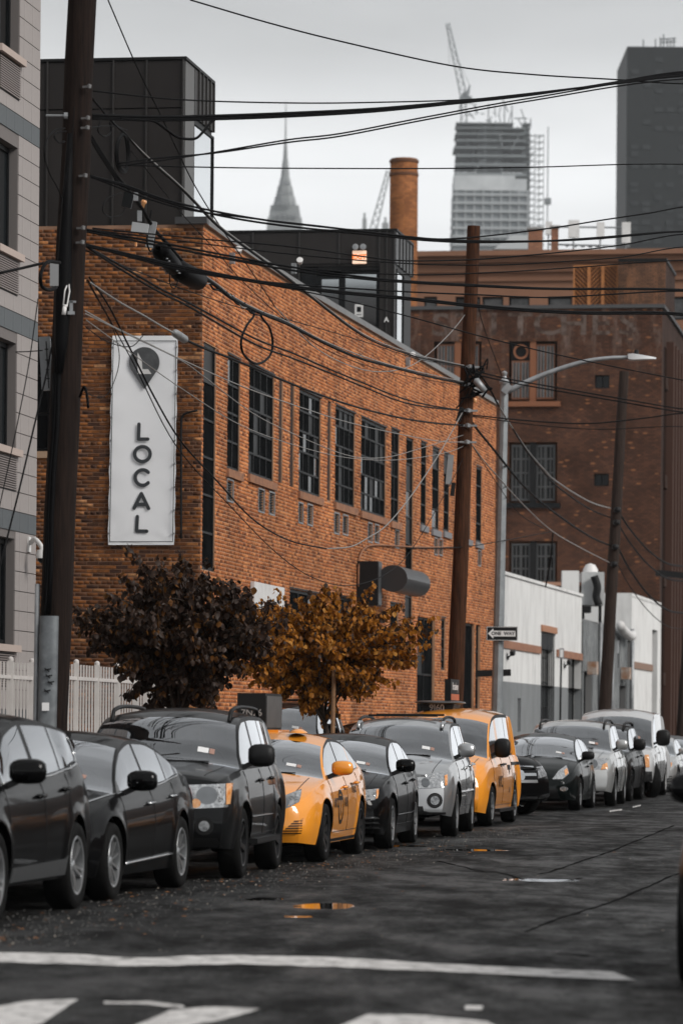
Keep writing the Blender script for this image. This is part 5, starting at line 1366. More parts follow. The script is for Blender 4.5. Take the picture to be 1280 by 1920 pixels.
def tyre_wheel(parent, x, y, r, wd, side, style, rim, steer=0.0):
    """wheel: tyre mesh with rim, spokes and hub as sub-parts. side +1 = left (y>0)"""
    Mx = Matrix.Translation((x, y, r)) @ Matrix.Rotation(steer, 4, 'Z') @ Matrix.Rotation(-side * math.pi / 2, 4, 'X')     # local z -> outward
    h = wd / 2; rr_ = r * .68
    mb = MB(); mb.lathe([(rr_, -h), (r * .93, -h), (r * .985, -h * .8), (r, -h * .45), (r, h * .45), (r * .985, h * .8), (r * .93, h), (r * .80, h * 1.04), (rr_, h * .94), (rr_ * .98, h * .3)], 40, Mx)
    w_ = mb.build('wheel', M['rubber'], parent, smooth=True, sharp=45)
    mb = MB(); mb.lathe([(rr_ * 1.0, h * .90), (rr_ * .97, h * .97), (rr_ * .9, h * .93), (rr_ * .88, -h * .2)], 40, Mx)
    ns = {'five': 5, 'ten': 10, 'six': 6, 'steel': 8, 'split': 5, 'seven': 7}[style]
    for i in range(ns):
        a = 2 * math.pi * i / ns + .3
        for da in ((-.14, .14) if style == 'split' else (0,)):
            c, s_ = math.cos(a + da), math.sin(a + da)
            w0 = rr_ * {'five': .20, 'ten': .09, 'six': .17, 'steel': .26, 'split': .10, 'seven': .14}[style]; w1 = w0 * (1.25 if style in ('five', 'six', 'steel') else 1.0)
            d_ = Vector((c, s_, 0)); n_ = Vector((-s_, c, 0)); q = []
            for rad, ww, hh in ((rr_ * .16, w0, h * .62), (rr_ * .55, (w0 + w1) / 2, h * .78), (rr_ * .93, w1, h * .86)):
                q += [d_ * rad - n_ * ww / 2 + Vector((0, 0, hh)), d_ * rad + n_ * ww / 2 + Vector((0, 0, hh)), d_ * rad + n_ * ww / 2 * .8 + Vector((0, 0, hh - .035)), d_ * rad - n_ * ww / 2 * .8 + Vector((0, 0, hh - .035))]
            q = [Mx @ v for v in q]
            mb.add(q, [(0, 1, 5, 4), (1, 2, 6, 5), (3, 0, 4, 7), (4, 5, 9, 8), (5, 6, 10, 9), (7, 4, 8, 11)])
    mb.lathe([(0, h * .74), (rr_ * .13, h * .72), (rr_ * .21, h * .60), (rr_ * .22, h * .3)], 16, Mx)
    mb.build('rim', rim, w_, smooth=True, sharp=35)
    mb = MB(); mb.lathe([(0, h * .1), (rr_ * .86, h * .08), (rr_ * .86, -h * .2)], 24, Mx); mb.build('brake_disc', M['alloy_dark'], w_)
    return w_

class CarBody:
    def __init__(c, **k):
        c.__dict__.update(dict(tum=.30, crown=.085, ledge=.022, bowf=.17, bowr=.10, nose=.80, tail=.86, archk=1.13, fprof=[(.15, .10), (.38, .0), (.55, .015), (.75, .07), (.95, .16)],
                               rprof=[(.2, .08), (.45, .0), (.7, .02), (1.1, .03)], flare=.018, roofw=1.0, sideprof=None))
        c.__dict__.update(k)
        c.ft = pch(c.top); c.fb = pch(c.belt)
        L, W2 = c.L, c.W / 2
        c.fw = pch([(0, c.nose), (.10, c.nose + (1 - c.nose) * .42), (.28, c.nose + (1 - c.nose) * .74), (.6, .975), (1.15, 1), (L * .55, 1), (L - 1.0, .985), (L - .35, .95), (L - .1, c.tail + .05), (L, c.tail)])
        c.fs = pch(c.sideprof or [(-.2, .93), (0, .945), (.12, .965), (.38, .995), (.55, 1.0), (.72, .99), (.88, .965), (1, .925), (1.3, .9)])
        c.ffp = pch([(-1, c.fprof[0][1])] + c.fprof + [(3, c.fprof[-1][1])]); c.frp = pch([(-1, c.rprof[0][1])] + c.rprof + [(3, c.rprof[-1][1])])
        c.axf, c.axr = c.fo, c.fo + c.wb
        c.ra = c.r * c.archk + .012
        key = [c.cowl, c.header, c.rhead, c.rbot] + [q for p in c.pillars for q in p] + list(c.sg) + ([] if not hasattr(c, 'xs') else c.xs)
        st = list(np.arange(0, L + 1e-6, .035)); st += [0, .012, .03, .06, L - .06, L - .03, L - .012, L]
        for ax in (c.axf, c.axr): st += [ax + c.ra * math.cos(math.pi * i / 26) for i in range(27)]
        st = sorted(q for q in st if 0 <= q <= L and all(abs(q - z) > .012 for z in key)) + key
        st = sorted(set(round(q, 4) for q in st)); o = [st[0]]
        for q in st[1:]:
            if q - o[-1] > .005 or q in key: o.append(q)
        c.st = o
        c.T1 = [0, .04, .10, .18, .28, .38, .48, .58, .68, .77, .85, .91, .96, 1.0]; c.T2 = [.0, .05, .25, .5, .75, .92, 1.0]; c.T3 = [.965, .92, .85, .75, .6, .45, .3, .15, 0.0]
        c.nj = len(c.T1) + len(c.T2) + len(c.T3); c.jb = len(c.T1) - 1; c.jg0 = len(c.T1); c.jg1 = c.jg0 + len(c.T2) - 1
        c.pts = [[c.point(s, j) for j in range(c.nj)] for s in c.st]
    def bow(c, s): 
        L = c.L
        if s < L * .42: return c.bowf * (1 - s / (L * .42)) ** .7
        if s > L * .6: return -c.bowr * ((s - L * .6) / (L * .4)) ** 1.2
        return 0.0
    def zlow(c, s):
        z = c.gc
        if s < .7: z += c.__dict__.get('fup', .05) * (1 - s / .7) ** 2
        if s > c.L - .7: z += c.__dict__.get('rup', .10) * (1 - (c.L - s) / .7) ** 1.5
        for ax in (c.axf, c.axr):
            d_ = abs(s - ax)
            if d_ < c.ra: z = max(z, c.r + math.sqrt(c.ra ** 2 - d_ ** 2))
        return z
    def point(c, s, j):
        W2 = c.W / 2; zb = float(c.fb(s)); zt = max(float(c.ft(s)), zb + .012); fw = float(c.fw(s))
        bw = c.bow(s)
        zl = c.zlow(s + bw * fw * fw)
        zl = min(zl, zb - .05)
        ze = max(zb + .006, zt - c.crown)
        yb = W2 * fw * float(c.fs(1.0)); lg = c.ledge * min(1, (ze - zb) / .12)
        ye = yb - lg - c.tum * (ze - zb)
        if j < len(c.T1):
            z = zl + (zb - zl) * c.T1[j]; t = (z - c.gc) / (zb - c.gc); y = W2 * fw * float(c.fs(t))
            for ax in (c.axf, c.axr):
                d_ = math.hypot(s + bw * fw * fw - ax, z - c.r); y += c.flare * math.exp(-((d_ - c.ra) / .07) ** 2) * (1 if z < zb - .02 else 0)
        elif j <= c.jg1:
            t = c.T2[j - c.jg0]; z = zb + .004 + (ze - zb - .004) * t; y = yb - lg + (ye - yb + lg) * t ** 1.12
        else:
            q = c.T3[j - c.jg1 - 1]; y = ye * q; z = ze + (zt - ze) * (1 - q ** 2.4)
        x = c.L / 2 - s - bw * (y / W2) ** 2
        if s < .6: x -= float(c.ffp(z)) * (1 - s / .6) ** 1.5
        if s > c.L - .6: x += float(c.frp(z)) * (1 - (c.L - s) / .6) ** 1.5
        return Vector((x, y, z))
    def region(c, i, j):
        """part a body quad belongs to"""
        s = (c.st[i] + c.st[i + 1]) / 2
        if c.jg0 <= j < c.jg1 and c.sg[0] <= s <= c.sg[1] and j >= c.jg0 + 0 and j < c.jg1 - 0:
            zb = float(c.fb(s)); zt = float(c.ft(s))
            if zt - c.crown - zb > .05:
                if j == c.jg1 - 1 or j == c.jg0: return 'trimband'
                for n, (a, b) in enumerate(c.pillars):
                    if a <= s <= b: return 'pillar%d' % n if c.pillar_black[n] else 'body'
                n = sum(1 for a, b in c.pillars if s > b); return 'side_window%d' % n
        if j >= c.jg1 + 1:
            if c.cowl <= s <= c.header: return 'windshield'
            if c.rhead <= s <= c.rbot: return 'rear_window'
        return 'body'
def build_car(c, label, name='parked_car', cat='car', group='cars parked nose to tail along the kerb'):
    root = thing(name, label, cat, group=group); pm = PT[c.paint]
    n, nj = len(c.st), c.nj; W2 = c.W / 2
    reg = {}; V = []; idx = {}
    for sd in (1, -1):
        for i in range(n):
            for j in range(nj):
                p = c.pts[i][j]
                if j == nj - 1 and sd == -1: idx[(sd, i, j)] = idx[(1, i, j)]; continue
                idx[(sd, i, j)] = len(V); V.append(Vector((p.x, p.y * sd, p.z)))
    for sd in (1, -1):
        for i in range(n - 1):
            for j in range(nj - 1):
                r_ = c.region(i, j)
                if r_.startswith('side_window') or r_.startswith('pillar'): r_ += 'L' if sd > 0 else 'R'
                f = (idx[(sd, i, j)], idx[(sd, i + 1, j)], idx[(sd, i + 1, j + 1)], idx[(sd, i, j + 1)])
                reg.setdefault(r_, []).append(f if sd > 0 else f[::-1])
    # nose and tail caps
    NC = 12
    for i, fl, prof in ((0, 1, 'f'), (n - 1, -1, 'r')):
        rows = []
        for j in range(c.jg1 + 1):
            a = c.pts[i][j]; row = [idx[(1, i, j)]]
            for k in range(1, NC):
                y = a.y * (1 - 2 * k / NC); s = c.st[i]; bw = c.bow(s)
                x = c.L / 2 - s - bw * (y / W2) ** 2
                if i == 0: x -= float(c.ffp(a.z))
                else: x += float(c.frp(a.z))
                row.append(len(V)); V.append(Vector((x, y, a.z)))
            row.append(idx[(-1, i, j)]); rows.append(row)
        for ra_, rb_ in zip(rows, rows[1:]):
            for k in range(NC):
                f = (ra_[k], ra_[k + 1], rb_[k + 1], rb_[k]); reg.setdefault('body', []).append(f[::-1] if i == 0 else f)
        top = [idx[(1, i, j)] for j in range(c.jg1 + 1, nj)] + [idx[(-1, i, j)] for j in range(nj - 2, c.jg1, -1)]
        f = tuple(rows[-1]) + tuple(top[::-1]); reg['body'].append(f[::-1] if i == 0 else f)
    c.V, c.allf = V, [f for r_, fs in reg.items() for f in fs]
    c.bvh = BVHTree.FromPolygons([tuple(v) for v in V], c.allf)
    parts = {}
    def emit(r_, nm, m, shift=0.0):
        fs = reg[r_] if isinstance(r_, str) else [f for q in r_ for f in reg.get(q, [])]
        if not fs: return None
        used = sorted(set(q for f in fs for q in f)); mp_ = {q: k for k, q in enumerate(used)}
        mb = MB(); mb.add([V[q] for q in used], [tuple(mp_[q] for q in f) for f in fs])
        me = mb.mesh(nm, m, True, 38, fix=False); return link(nm, me, root)
    c.body = emit('body', 'body', pm)
    emit('trimband', 'window_trim', M['trim'])
    emit('windshield', 'windshield', M['glass']); emit('rear_window', 'rear_window', M['glass_dark'])
    for r_ in sorted(reg):
        if r_.startswith('pillar'): emit(r_, 'pillar', M['trim'])
        if r_.startswith('side_window'): emit(r_, 'side_window', M['glass_dark'] if (c.__dict__.get('tint') and not r_.startswith('side_window0')) else M['glass_side'])
    # cabin tub, seats, dashboard, steering wheel
    L = c.L; xc = lambda s: L / 2 - s; zb = float(c.fb(c.cowl + .9)); mb = MB()
    mb.box((xc((c.cowl + c.rbot) / 2), 0, (c.gc + .1 + zb - .12) / 2), (c.rbot - c.cowl - .1, c.W * .80, zb - .22 - c.gc)); mb.build('interior', M['dash'], root)
    mb = MB(); s0 = c.cowl + .85
    for k in (-1, 1):
        for sx, hh in ((s0 + .45, 0), (s0 + 1.35, -.03)):
            y = k * c.W * .21; x = xc(sx); mb.box((x, y, zb + .06 + hh), (.16, .46, .42), Matrix.Rotation(R(-8), 3, 'Y')); mb.box((x - .04, y, zb + .34 + hh), (.09, .26, .17))
    mb.build('seats', M['seat'], root)
    mb = MB(); mb.box((xc(c.cowl + .42), 0, zb - .05), (.5, c.W * .78, .16)); mb.build('dashboard', M['dash'], root)
    mb = MB(); ctr = Vector((xc(c.cowl + .78), c.W * .21, zb + .05)); rot = Matrix.Rotation(R(-68), 3, 'Y')
    ring = [ctr + rot @ Vector((.18 * math.cos(a), .18 * math.sin(a), 0)) for a in [2 * math.pi * i / 20 for i in range(21)]]
    mb.tube(ring, .016, 6, cap=False); mb.bar(ring[0], ring[10], .03, .02); mb.build('steering_wheel', M['dash'], root)
    # underside and wheel wells
    mb = MB(); mb.box((0, 0, c.gc + .10), (L - .5, c.W * .62, .22)); 
    for ax in (c.axf, c.axr):
        mb.box((xc(ax), 0, c.r * 1.05 + .1), (c.ra * 2.1, c.W * .90, c.r * 1.3 + .05)) if False else None
        nn = 12; ring = []
        for k in range(nn + 1):
            a = math.pi * k / nn; ring.append((xc(ax) + (c.ra + .015) * math.cos(a), c.r + (c.ra + .015) * math.sin(a)))
        for sd in (1, -1):
            vs_ = [(x, sd * W2 * .93, z) for x, z in ring] + [(x, sd * W2 * .40, z) for x, z in ring] + [(xc(ax) + c.ra, sd * W2 * .40, c.gc), (xc(ax) - c.ra, sd * W2 * .40, c.gc)]
            k = nn + 1; mb.add(vs_, [(i, i + 1, k + i + 1, k + i) for i in range(nn)] + [tuple(range(k, 2 * k)) + (2 * k + 1, 2 * k)])
    mb.build('underbody', M['well'], root, fix=False)
    for ax, st_ in ((c.axf, c.__dict__.get('steer', 0.0)), (c.axr, 0.0)):
        for sd in (1, -1): tyre_wheel(root, xc(ax), sd * (W2 - .115), c.r, .22, sd, c.wheel, c.rim, st_)
    # mirrors
    zm = float(c.fb(c.cowl + .55)) + c.__dict__.get('mz', .02); mk = c.__dict__.get('msize', 1.0); sm = c.cowl + c.__dict__.get('ms', .52)
    for sd in (1, -1):
        yb = c.W / 2 * .93; ctr = Vector((xc(sm), sd * (yb + .13 * mk), zm + .10 * mk)); mb = MB(); nu, nv = 12, 8
        vs_ = []
        for a_ in range(nv + 1):
            th = math.pi * a_ / nv - math.pi / 2
            for b_ in range(nu):
                ph = 2 * math.pi * b_ / nu; ce, se = math.cos(ph), math.sin(ph); pw = lambda v, e: math.copysign(abs(v) ** e, v)
                hx = .075 * (1.15 if ce > 0 else .45) * mk
                vs_.append(ctr + Vector((hx * pw(ce, .7) * pw(math.cos(th), .55), sd * .125 * mk * pw(math.sin(th), .75), .085 * mk * c.__dict__.get('mh', 1.0) * pw(se, .7) * pw(math.cos(th), .55))))
        mb.add(vs_, [(a_ * nu + b_, a_ * nu + (b_ + 1) % nu, (a_ + 1) * nu + (b_ + 1) % nu, (a_ + 1) * nu + b_) for a_ in range(nv) for b_ in range(nu)])
        mr = mb.build('mirror', M['trim'] if c.__dict__.get('mblack') else pm, root, smooth=True)
        mb = MB(); mb.bar(Vector((xc(sm) + .02, sd * (yb - .06), zm - .02)), ctr + Vector((0, -sd * .06, -.055 * mk)), .09, .05); mb.build('mirror_stalk', M['trim'], mr)
        if c.__dict__.get('msig'):
            mb = MB(); mb.bar(ctr + Vector((.078 * mk, -sd * .03, -.005)), ctr + Vector((.055 * mk, sd * .105 * mk, .0)), .012, .028); mb.build('turn_lamp', M['lamp'], mr)
    # wipers
    mb = MB()
    for y0, y1 in ((-.05, .5), (-.62, -.1)):
        a = c.hit((c.L / 2 - c.cowl - .02, y0 * 1.0, 3), (0, 0, -1)); b = c.hit((c.L / 2 - c.cowl - .07, y1, 3), (0, 0, -1)); mb.bar(a + UP * .012, b + UP * .012, .012, .012)
    mb.build('wiper', M['trim'], root)
    return root
def _hit(c, o, d, off=0.0):
    h = c.bvh.ray_cast(Vector(o), Vector(d).normalized())
    if h[0] is None:
        h = c.bvh.find_nearest(Vector(o) + Vector(d).normalized() * 2.0)
    nrm = h[1]
    if nrm.dot(Vector(d)) > 0: nrm = -nrm
    return h[0] + nrm * off
CarBody.hit = _hit
def patch(c, poly, o, u, v, d, m, name, parent, off=.006, res=.05, skirt=.014, smooth=True):
    """outline drawn in the plane (o; u, v), thrown along d onto the body and raised by off"""
    o, u, v, d = Vector(o), Vector(u).normalized(), Vector(v).normalized(), Vector(d).normalized()
    bm = bmesh.new(); vs_ = [bm.verts.new((p[0], p[1], 0)) for p in poly]; bm.faces.new(vs_)
    bmesh.ops.triangulate(bm, faces=bm.faces[:])
    for _ in range(5):
        lg = [e for e in bm.edges if e.calc_length() > res]
        if not lg: break
        bmesh.ops.subdivide_edges(bm, edges=lg, cuts=1); bmesh.ops.triangulate(bm, faces=bm.faces[:])
    bnd = [e for e in bm.edges if len(e.link_faces) == 1]
    for q in bm.verts: q.co = c.hit(o + u * q.co.x + v * q.co.y, d, off)
    if skirt:
        r_ = bmesh.ops.extrude_edge_only(bm, edges=bnd); ev = [g_ for g_ in r_['geom'] if isinstance(g_, bmesh.types.BMVert)]
        for q in ev: q.co += d * skirt
    bmesh.ops.recalc_face_normals(bm, faces=bm.faces)
    me = bpy.data.meshes.new(name); bm.to_mesh(me); bm.free(); me.materials.append(m)
    if smooth:
        me.polygons.foreach_set('use_smooth', [True] * len(me.polygons)); me.set_sharp_from_angle(angle=R(40))
    return link(name, me, parent)
def strip(c, pts, dirs, wd, m, name, parent, off=.004, h=.004):
    """thin line along the body: points thrown along dirs"""
    q = [c.hit(p, dirs, off) for p in crom(pts, 6)]; mb = MB(); mb.tube(q, wd, 5, cap=True); return mb.build(name, m, parent, smooth=True)
def text_patch(c, txt, size, o, u, v, d, m, name, parent, off=.006, bold=.004, sx=1.0):
    me = text_mesh(txt, size, name, bold); o, u, v = Vector(o), Vector(u), Vector(v)
    for q in me.vertices: q.co = c.hit(o + u * (q.co.x * sx) + v * q.co.y, d, off)
    me.materials.clear(); me.materials.append(m); return link(name, me, parent)
def ell(cx, cy, rx, ry, n=18): return [(cx + rx * math.cos(2 * math.pi * i / n), cy + ry * math.sin(2 * math.pi * i / n)) for i in range(n)]
YL, ZU = Vector((0, 1, 0)), Vector((0, 0, 1))
def fpatch(c, poly, m, name, parent, both=True, ang=0.0, **k):
    """outline (y, z) on the front, seen from ahead and ang degrees to the car's left; mirrored for the other side"""
    out = []
    for sd in ((1, -1) if both else (1,)):
        d = Vector((-math.cos(R(ang)), -sd * math.sin(R(ang)), 0)); u = Vector((-sd * math.sin(R(ang)), math.cos(R(ang)), 0)) if True else YL
        o = Vector((c.L / 2 * 1.0, 0, 0)) - d * 3.0
        # choose coordinates so that (y, z) lies where the direct front view would put it
        pl = [(sd * p[0] * math.cos(R(ang)) - sd * (0), p[1]) for p in poly]
        o = Vector((c.L / 2, 0, 0)) - d * 3
        out.append(patch(c, pl, o, u, ZU, d, m, name, parent, **k))
    return out
def spatch(c, poly, m, name, parent, both=False, **k):
    """outline (s, z) on the left side, s metres behind the nose"""
    out = []
    for sd in ((1, -1) if both else (1,)):
        pl = [(c.L / 2 - p[0], p[1]) for p in poly]; out.append(patch(c, pl, (0, sd * 3, 0), (1, 0, 0), ZU, (0, -sd, 0), m, name, parent, **k))
    return out
def seams(c, root, doors, rocker=None, handles=None, hm=None, ztop=None):
    for s in doors:
        z1 = float(c.fb(s)) - .01; z0 = c.gc + .12
        strip(c, [(c.L / 2 - s, 3, z1), (c.L / 2 - s, 3, (z0 + z1) / 2), (c.L / 2 - s, 3, z0)], (0, -1, 0), .0045, M['trim'], 'door_seam', root, off=.0)
    for a, b in zip(doors, doors[1:]): strip(c, [(c.L / 2 - a, 3, c.gc + .12), (c.L / 2 - (a + b) / 2, 3, c.gc + .12), (c.L / 2 - b, 3, c.gc + .12)], (0, -1, 0), .0045, M['trim'], 'door_seam', root, off=.0)
    for s in (handles or []):
        zz_ = float(c.fb(s)) - .13; q = c.hit((c.L / 2 - s, 3, zz_), (0, -1, 0), .03); mb = MB()
        mb.tube([q + Vector((.10, -.03, 0)), q + Vector((.08, 0, 0)), q + Vector((-.08, 0, .005)), q + Vector((-.10, -.03, .005))], .015, 6); mb.build('door_handle', hm or c.body.data.materials[0], root, smooth=True)
        spatch(c, ell(s, zz_, .07, .03), M['trim'], 'handle_recess', root, off=.001, skirt=0)
def hoodline(c, root):
    z = 3; y = c.W * .36; strip(c, [(c.L / 2 - .22, y * .92, z), (c.L / 2 - .6, y, z), (c.L / 2 - c.cowl + .02, y * 1.02, z)], (0, 0, -1), .005, M['trim'], 'hood_seam', root, off=0)
    strip(c, [(c.L / 2 - .22, -y * .92, z), (c.L / 2 - .6, -y, z), (c.L / 2 - c.cowl + .02, -y * 1.02, z)], (0, 0, -1), .005, M['trim'], 'hood_seam', root, off=0)
def stickers(c, root):
    sx = c.cowl + (c.header - c.cowl) * .20; x = c.L / 2 - sx - .06
    for y0, y1, m in ((.36, .47, M['plate_white']), (.48, .53, M['plate_red'])):
        q = [c.hit((x + dx_, y * c.W / 1.8, 3), (0, 0, -1), .003) for y, dx_ in ((y0, 0), (y1, 0), (y1, -.055), (y0, -.055))]; mb = MB(); mb.add(q, [(0, 1, 2, 3)]); mb.build('sticker', m, root)
def rails(c, root, s0, s1, m, h=.07, rad=.018, y=None, feet=True):
    for sd in (1, -1):
        yy = sd * (y or c.W * .335); pts = []
        for s in np.linspace(s0, s1, 8): q = c.hit((c.L / 2 - s, yy, 4), (0, 0, -1)); pts.append(q + UP * h)
        a = c.hit((c.L / 2 - s0 + .12, yy, 4), (0, 0, -1)); b = c.hit((c.L / 2 - s1 - .12, yy, 4), (0, 0, -1))
        mb = MB(); mb.tube([a] + pts + [b], rad, 6); mb.build('roof_rail', m, root, smooth=True)
def fog(c, root, y, z, r_=.09, m=None):
    fpatch(c, ell(y, z, r_ * 1.25, r_ * 1.25), M['trim'], 'fog_surround', root, off=.008)
    fpatch(c, ell(y, z, r_ * .72, r_ * .72), m or M['lamp_dark'], 'fog_lamp', root, off=.016)
def place(root, c, d_front, o_side=-7.05, dxf=0.0, dxr=0.0):
    """set the car so that its front axle stands at depth d_front with the street-side wheels at street offset o_side, facing the camera"""
    o_c = o_side - c.W / 2
    a = (d_front + o_c * TX) / TY
    F_ = S(a, o_c); B_ = S(a + c.wb, o_c)
    F_.x += dxf * F_.y / FPX; B_.x += dxr * B_.y / FPX          # small corrections, each axle on its own
    fwd = (F_ - B_).normalized()
    root.location = F_ - fwd * (c.L / 2 - c.axf); root.rotation_euler = (0, 0, math.atan2(fwd.y, fwd.x))
# ---------------- 1 black crossover, nearest
c = CarBody(paint='black', L=4.57, W=1.845, wb=2.66, fo=.93, r=.358, gc=.27, wheel='split', rim=M['alloy'], msig=True, mz=-.02, ms=.45, msize=1.15,
    top=[(0, .86), (.06, .92), (.5, 1.02), (1.05, 1.11), (1.95, 1.53), (2.5, 1.615), (3.1, 1.61), (3.7, 1.565), (4.12, 1.48), (4.36, 1.26), (4.50, 1.05), (4.57, .92)],
    belt=[(0, .80), (.5, .955), (1.05, 1.03), (2.5, 1.07), (3.4, 1.12), (3.95, 1.19), (4.25, 1.10), (4.57, .86)],
    cowl=1.05, header=1.92, rhead=4.12, rbot=4.40, sg=(1.35, 3.95), pillars=[(2.42, 2.54), (3.32, 3.37)], pillar_black=[True, True], tum=.36, tint=False)
k = build_car(c, 'black crossover with charcoal sill cladding, cut off at left edge')
seams(c, k, [1.30, 2.48, 3.38], handles=[2.33, 3.22], hm=PT['black'])
spatch(c, [(1.35, .30), (3.28, .30), (3.24, .43), (1.40, .41)], mat('sill_cladding', (.05, .052, .054), rough=.5), 'sill_cladding', k, off=.02)
strip(c, [(c.L / 2 - s, 3, float(c.fb(s)) + .005) for s in (1.4, 2.2, 3.0, 3.5, 3.9)], (0, -1, 0), .011, M['chrome'], 'chrome_strip', k, off=.004)
strip(c, [(c.L / 2 - s, 3, z) for s, z in ((3.9, 1.195), (3.97, 1.24), (3.98, 1.30), (3.93, 1.40))], (0, -1, 0), .010, M['chrome'], 'chrome_strip', k, off=.004)
spatch(c, [(4.28, 1.02), (4.5, .98), (4.5, .86), (4.33, .90)], M['red_lens'], 'tail_lamp', k, both=True)
spatch(c, ell(4.50, .40, .05, .04), M['red_lens'], 'reflector', k)
place(k, c, 31.45 - 2.66, dxf=2, dxr=2); rav_c, rav = c, k

# ---------------- 2 black sedan with chrome sill strip
c = CarBody(paint='black', L=4.82, W=1.835, wb=2.795, fo=.95, r=.335, gc=.20, wheel='ten', rim=M['alloy'], msig=True, ms=.50, msize=1.08, mz=.0,
    top=[(0, .62), (.05, .69), (.4, .82), (1.15, .985), (1.75, 1.27), (2.1, 1.39), (2.55, 1.455), (3.0, 1.445), (3.45, 1.375), (4.2, 1.13), (4.55, 1.075), (4.75, 1.03), (4.82, .95)],
    belt=[(0, .57), (.4, .74), (1.15, .89), (2.3, .93), (3.4, .985), (3.95, 1.05), (4.4, 1.02), (4.82, .84)],
    cowl=1.15, header=2.05, rhead=3.42, rbot=4.18, sg=(1.45, 3.98), pillars=[(2.52, 2.60), (3.42, 3.46)], pillar_black=[True, True], tum=.40, nose=.74, bowf=.24)
k = build_car(c, 'glossy black sedan with chrome sill strip behind the black crossover')
seams(c, k, [1.38, 2.56, 3.50], handles=[2.40, 3.38], hm=M['chrome']); hoodline(c, k); stickers(c, k)
strip(c, [(c.L / 2 - s, 3, float(c.fb(s)) + .006) for s in (.75, 1.2, 1.8, 2.6, 3.3, 3.9)], (0, -1, 0), .009, M['chrome'], 'chrome_strip', k, off=.004)
strip(c, [(c.L / 2 - s, 3, z) for s, z in ((1.42, .30), (2.4, .315), (3.3, .33))], (0, -1, 0), .016, M['chrome'], 'sill_strip', k, off=.008)
spatch(c, [(4.35, .92), (4.75, .92), (4.75, .78), (4.50, .80)], M['red_lens'], 'tail_lamp', k, both=True)
spatch(c, ell(1.02, .66, .05, .022), M['lamp'], 'side_marker', k)
fpatch(c, [(.42, .56), (.80, .62), (.88, .74), (.70, .70), (.44, .64)], M['lamp'], 'headlight', k, ang=20)
place(k, c, 33.15, dxf=-15, dxr=-9); son_c = c

# ---------------- 3 charcoal boxy suv
c = CarBody(paint='charcoal', L=4.43, W=1.806, wb=2.62, fo=.90, r=.355, gc=.30, wheel='five', rim=M['alloy_dark'], mblack=True, mh=1.25, msize=1.1, mz=.03, ms=.42, nose=.885, bowf=.13, tail=.93, tum=.25, flare=.03,
    top=[(0, 1.00), (.04, 1.05), (.3, 1.085), (1.12, 1.16), (1.42, 1.38), (1.78, 1.60), (2.1, 1.675), (2.8, 1.70), (3.7, 1.69), (4.15, 1.64), (4.3, 1.40), (4.38, 1.12), (4.43, 1.0)],
    belt=[(0, .96), (.3, 1.02), (1.12, 1.07), (2.6, 1.09), (4.0, 1.11), (4.3, 1.06), (4.43, .95)], fprof=[(.25, .08), (.45, .0), (.62, .0), (.70, .035), (.95, .04), (1.06, .09)],
    cowl=1.10, header=1.78, rhead=4.14, rbot=4.33, sg=(1.35, 4.02), pillars=[(2.28, 2.40), (3.14, 3.24)], pillar_black=[True, False], fup=.02)
k = build_car(c, 'dark charcoal boxy suv with roof rails and black wheels'); esc = k
seams(c, k, [1.22, 2.34, 3.20], handles=[2.18, 3.06], hm=PT['charcoal']); hoodline(c, k); stickers(c, k)
fpatch(c, [(.47, .70), (.86, .72), (.905, .95), (.47, .935)], M['lamp'], 'headlight', k, ang=8)
fpatch(c, ell(.655, .835, .105, .088), M['lens'], 'headlight_bowl', k, ang=8, off=.012); fpatch(c, ell(.545, .755, .05, .045), M['amber'], 'turn_lamp', k, ang=8, off=.013)
fpatch(c, [(.835, .745), (.875, .75), (.90, .95), (.835, .945)], M['amber'], 'turn_lamp', k, ang=8, off=.012)
fpatch(c, [(-.42, .70), (.42, .70), (.42, .93), (-.42, .93)], M['trim'], 'grille', k, both=False, off=.008)
for z in (.76, .84): fpatch(c, [(-.42, z), (.42, z), (.42, z + .045), (-.42, z + .045)], M['chrome'], 'grille_bar', k, both=False, off=.018)
fpatch(c, [(-.78, .33), (.78, .33), (.74, .42), (-.74, .42)], M['trim'], 'lower_grille', k, both=False, off=.006)
fog(c, k, .62, .535, .072)
spatch(c, [(1.32, .31), (3.08, .31), (3.05, .40), (1.36, .40)], M['trim'], 'sill_cladding', k, off=.02)
mb = MB(); mb.bar((c.L / 2 - 1.3, c.W / 2 + .01, .36), (c.L / 2 - 3.05, c.W / 2 + .01, .36), .13, .05); mb.build('running_board', M['trim'], k)
strip(c, [(c.L / 2 - s, 3, .60) for s in (1.35, 2.2, 3.05)], (0, -1, 0), .012, PT['charcoal'], 'door_moulding', k, off=.005)
rails(c, k, 1.95, 3.85, M['trim'], h=.075, rad=.022); esc_c = c
text_patch(c, 'hybrid', .07, (c.L / 2 - 1.15, 3, .66), (-1, 0, 0), ZU, (0, -1, 0), M['chrome'], 'badge', k)
place(k, c, 38.25, dxf=16, dxr=-6)

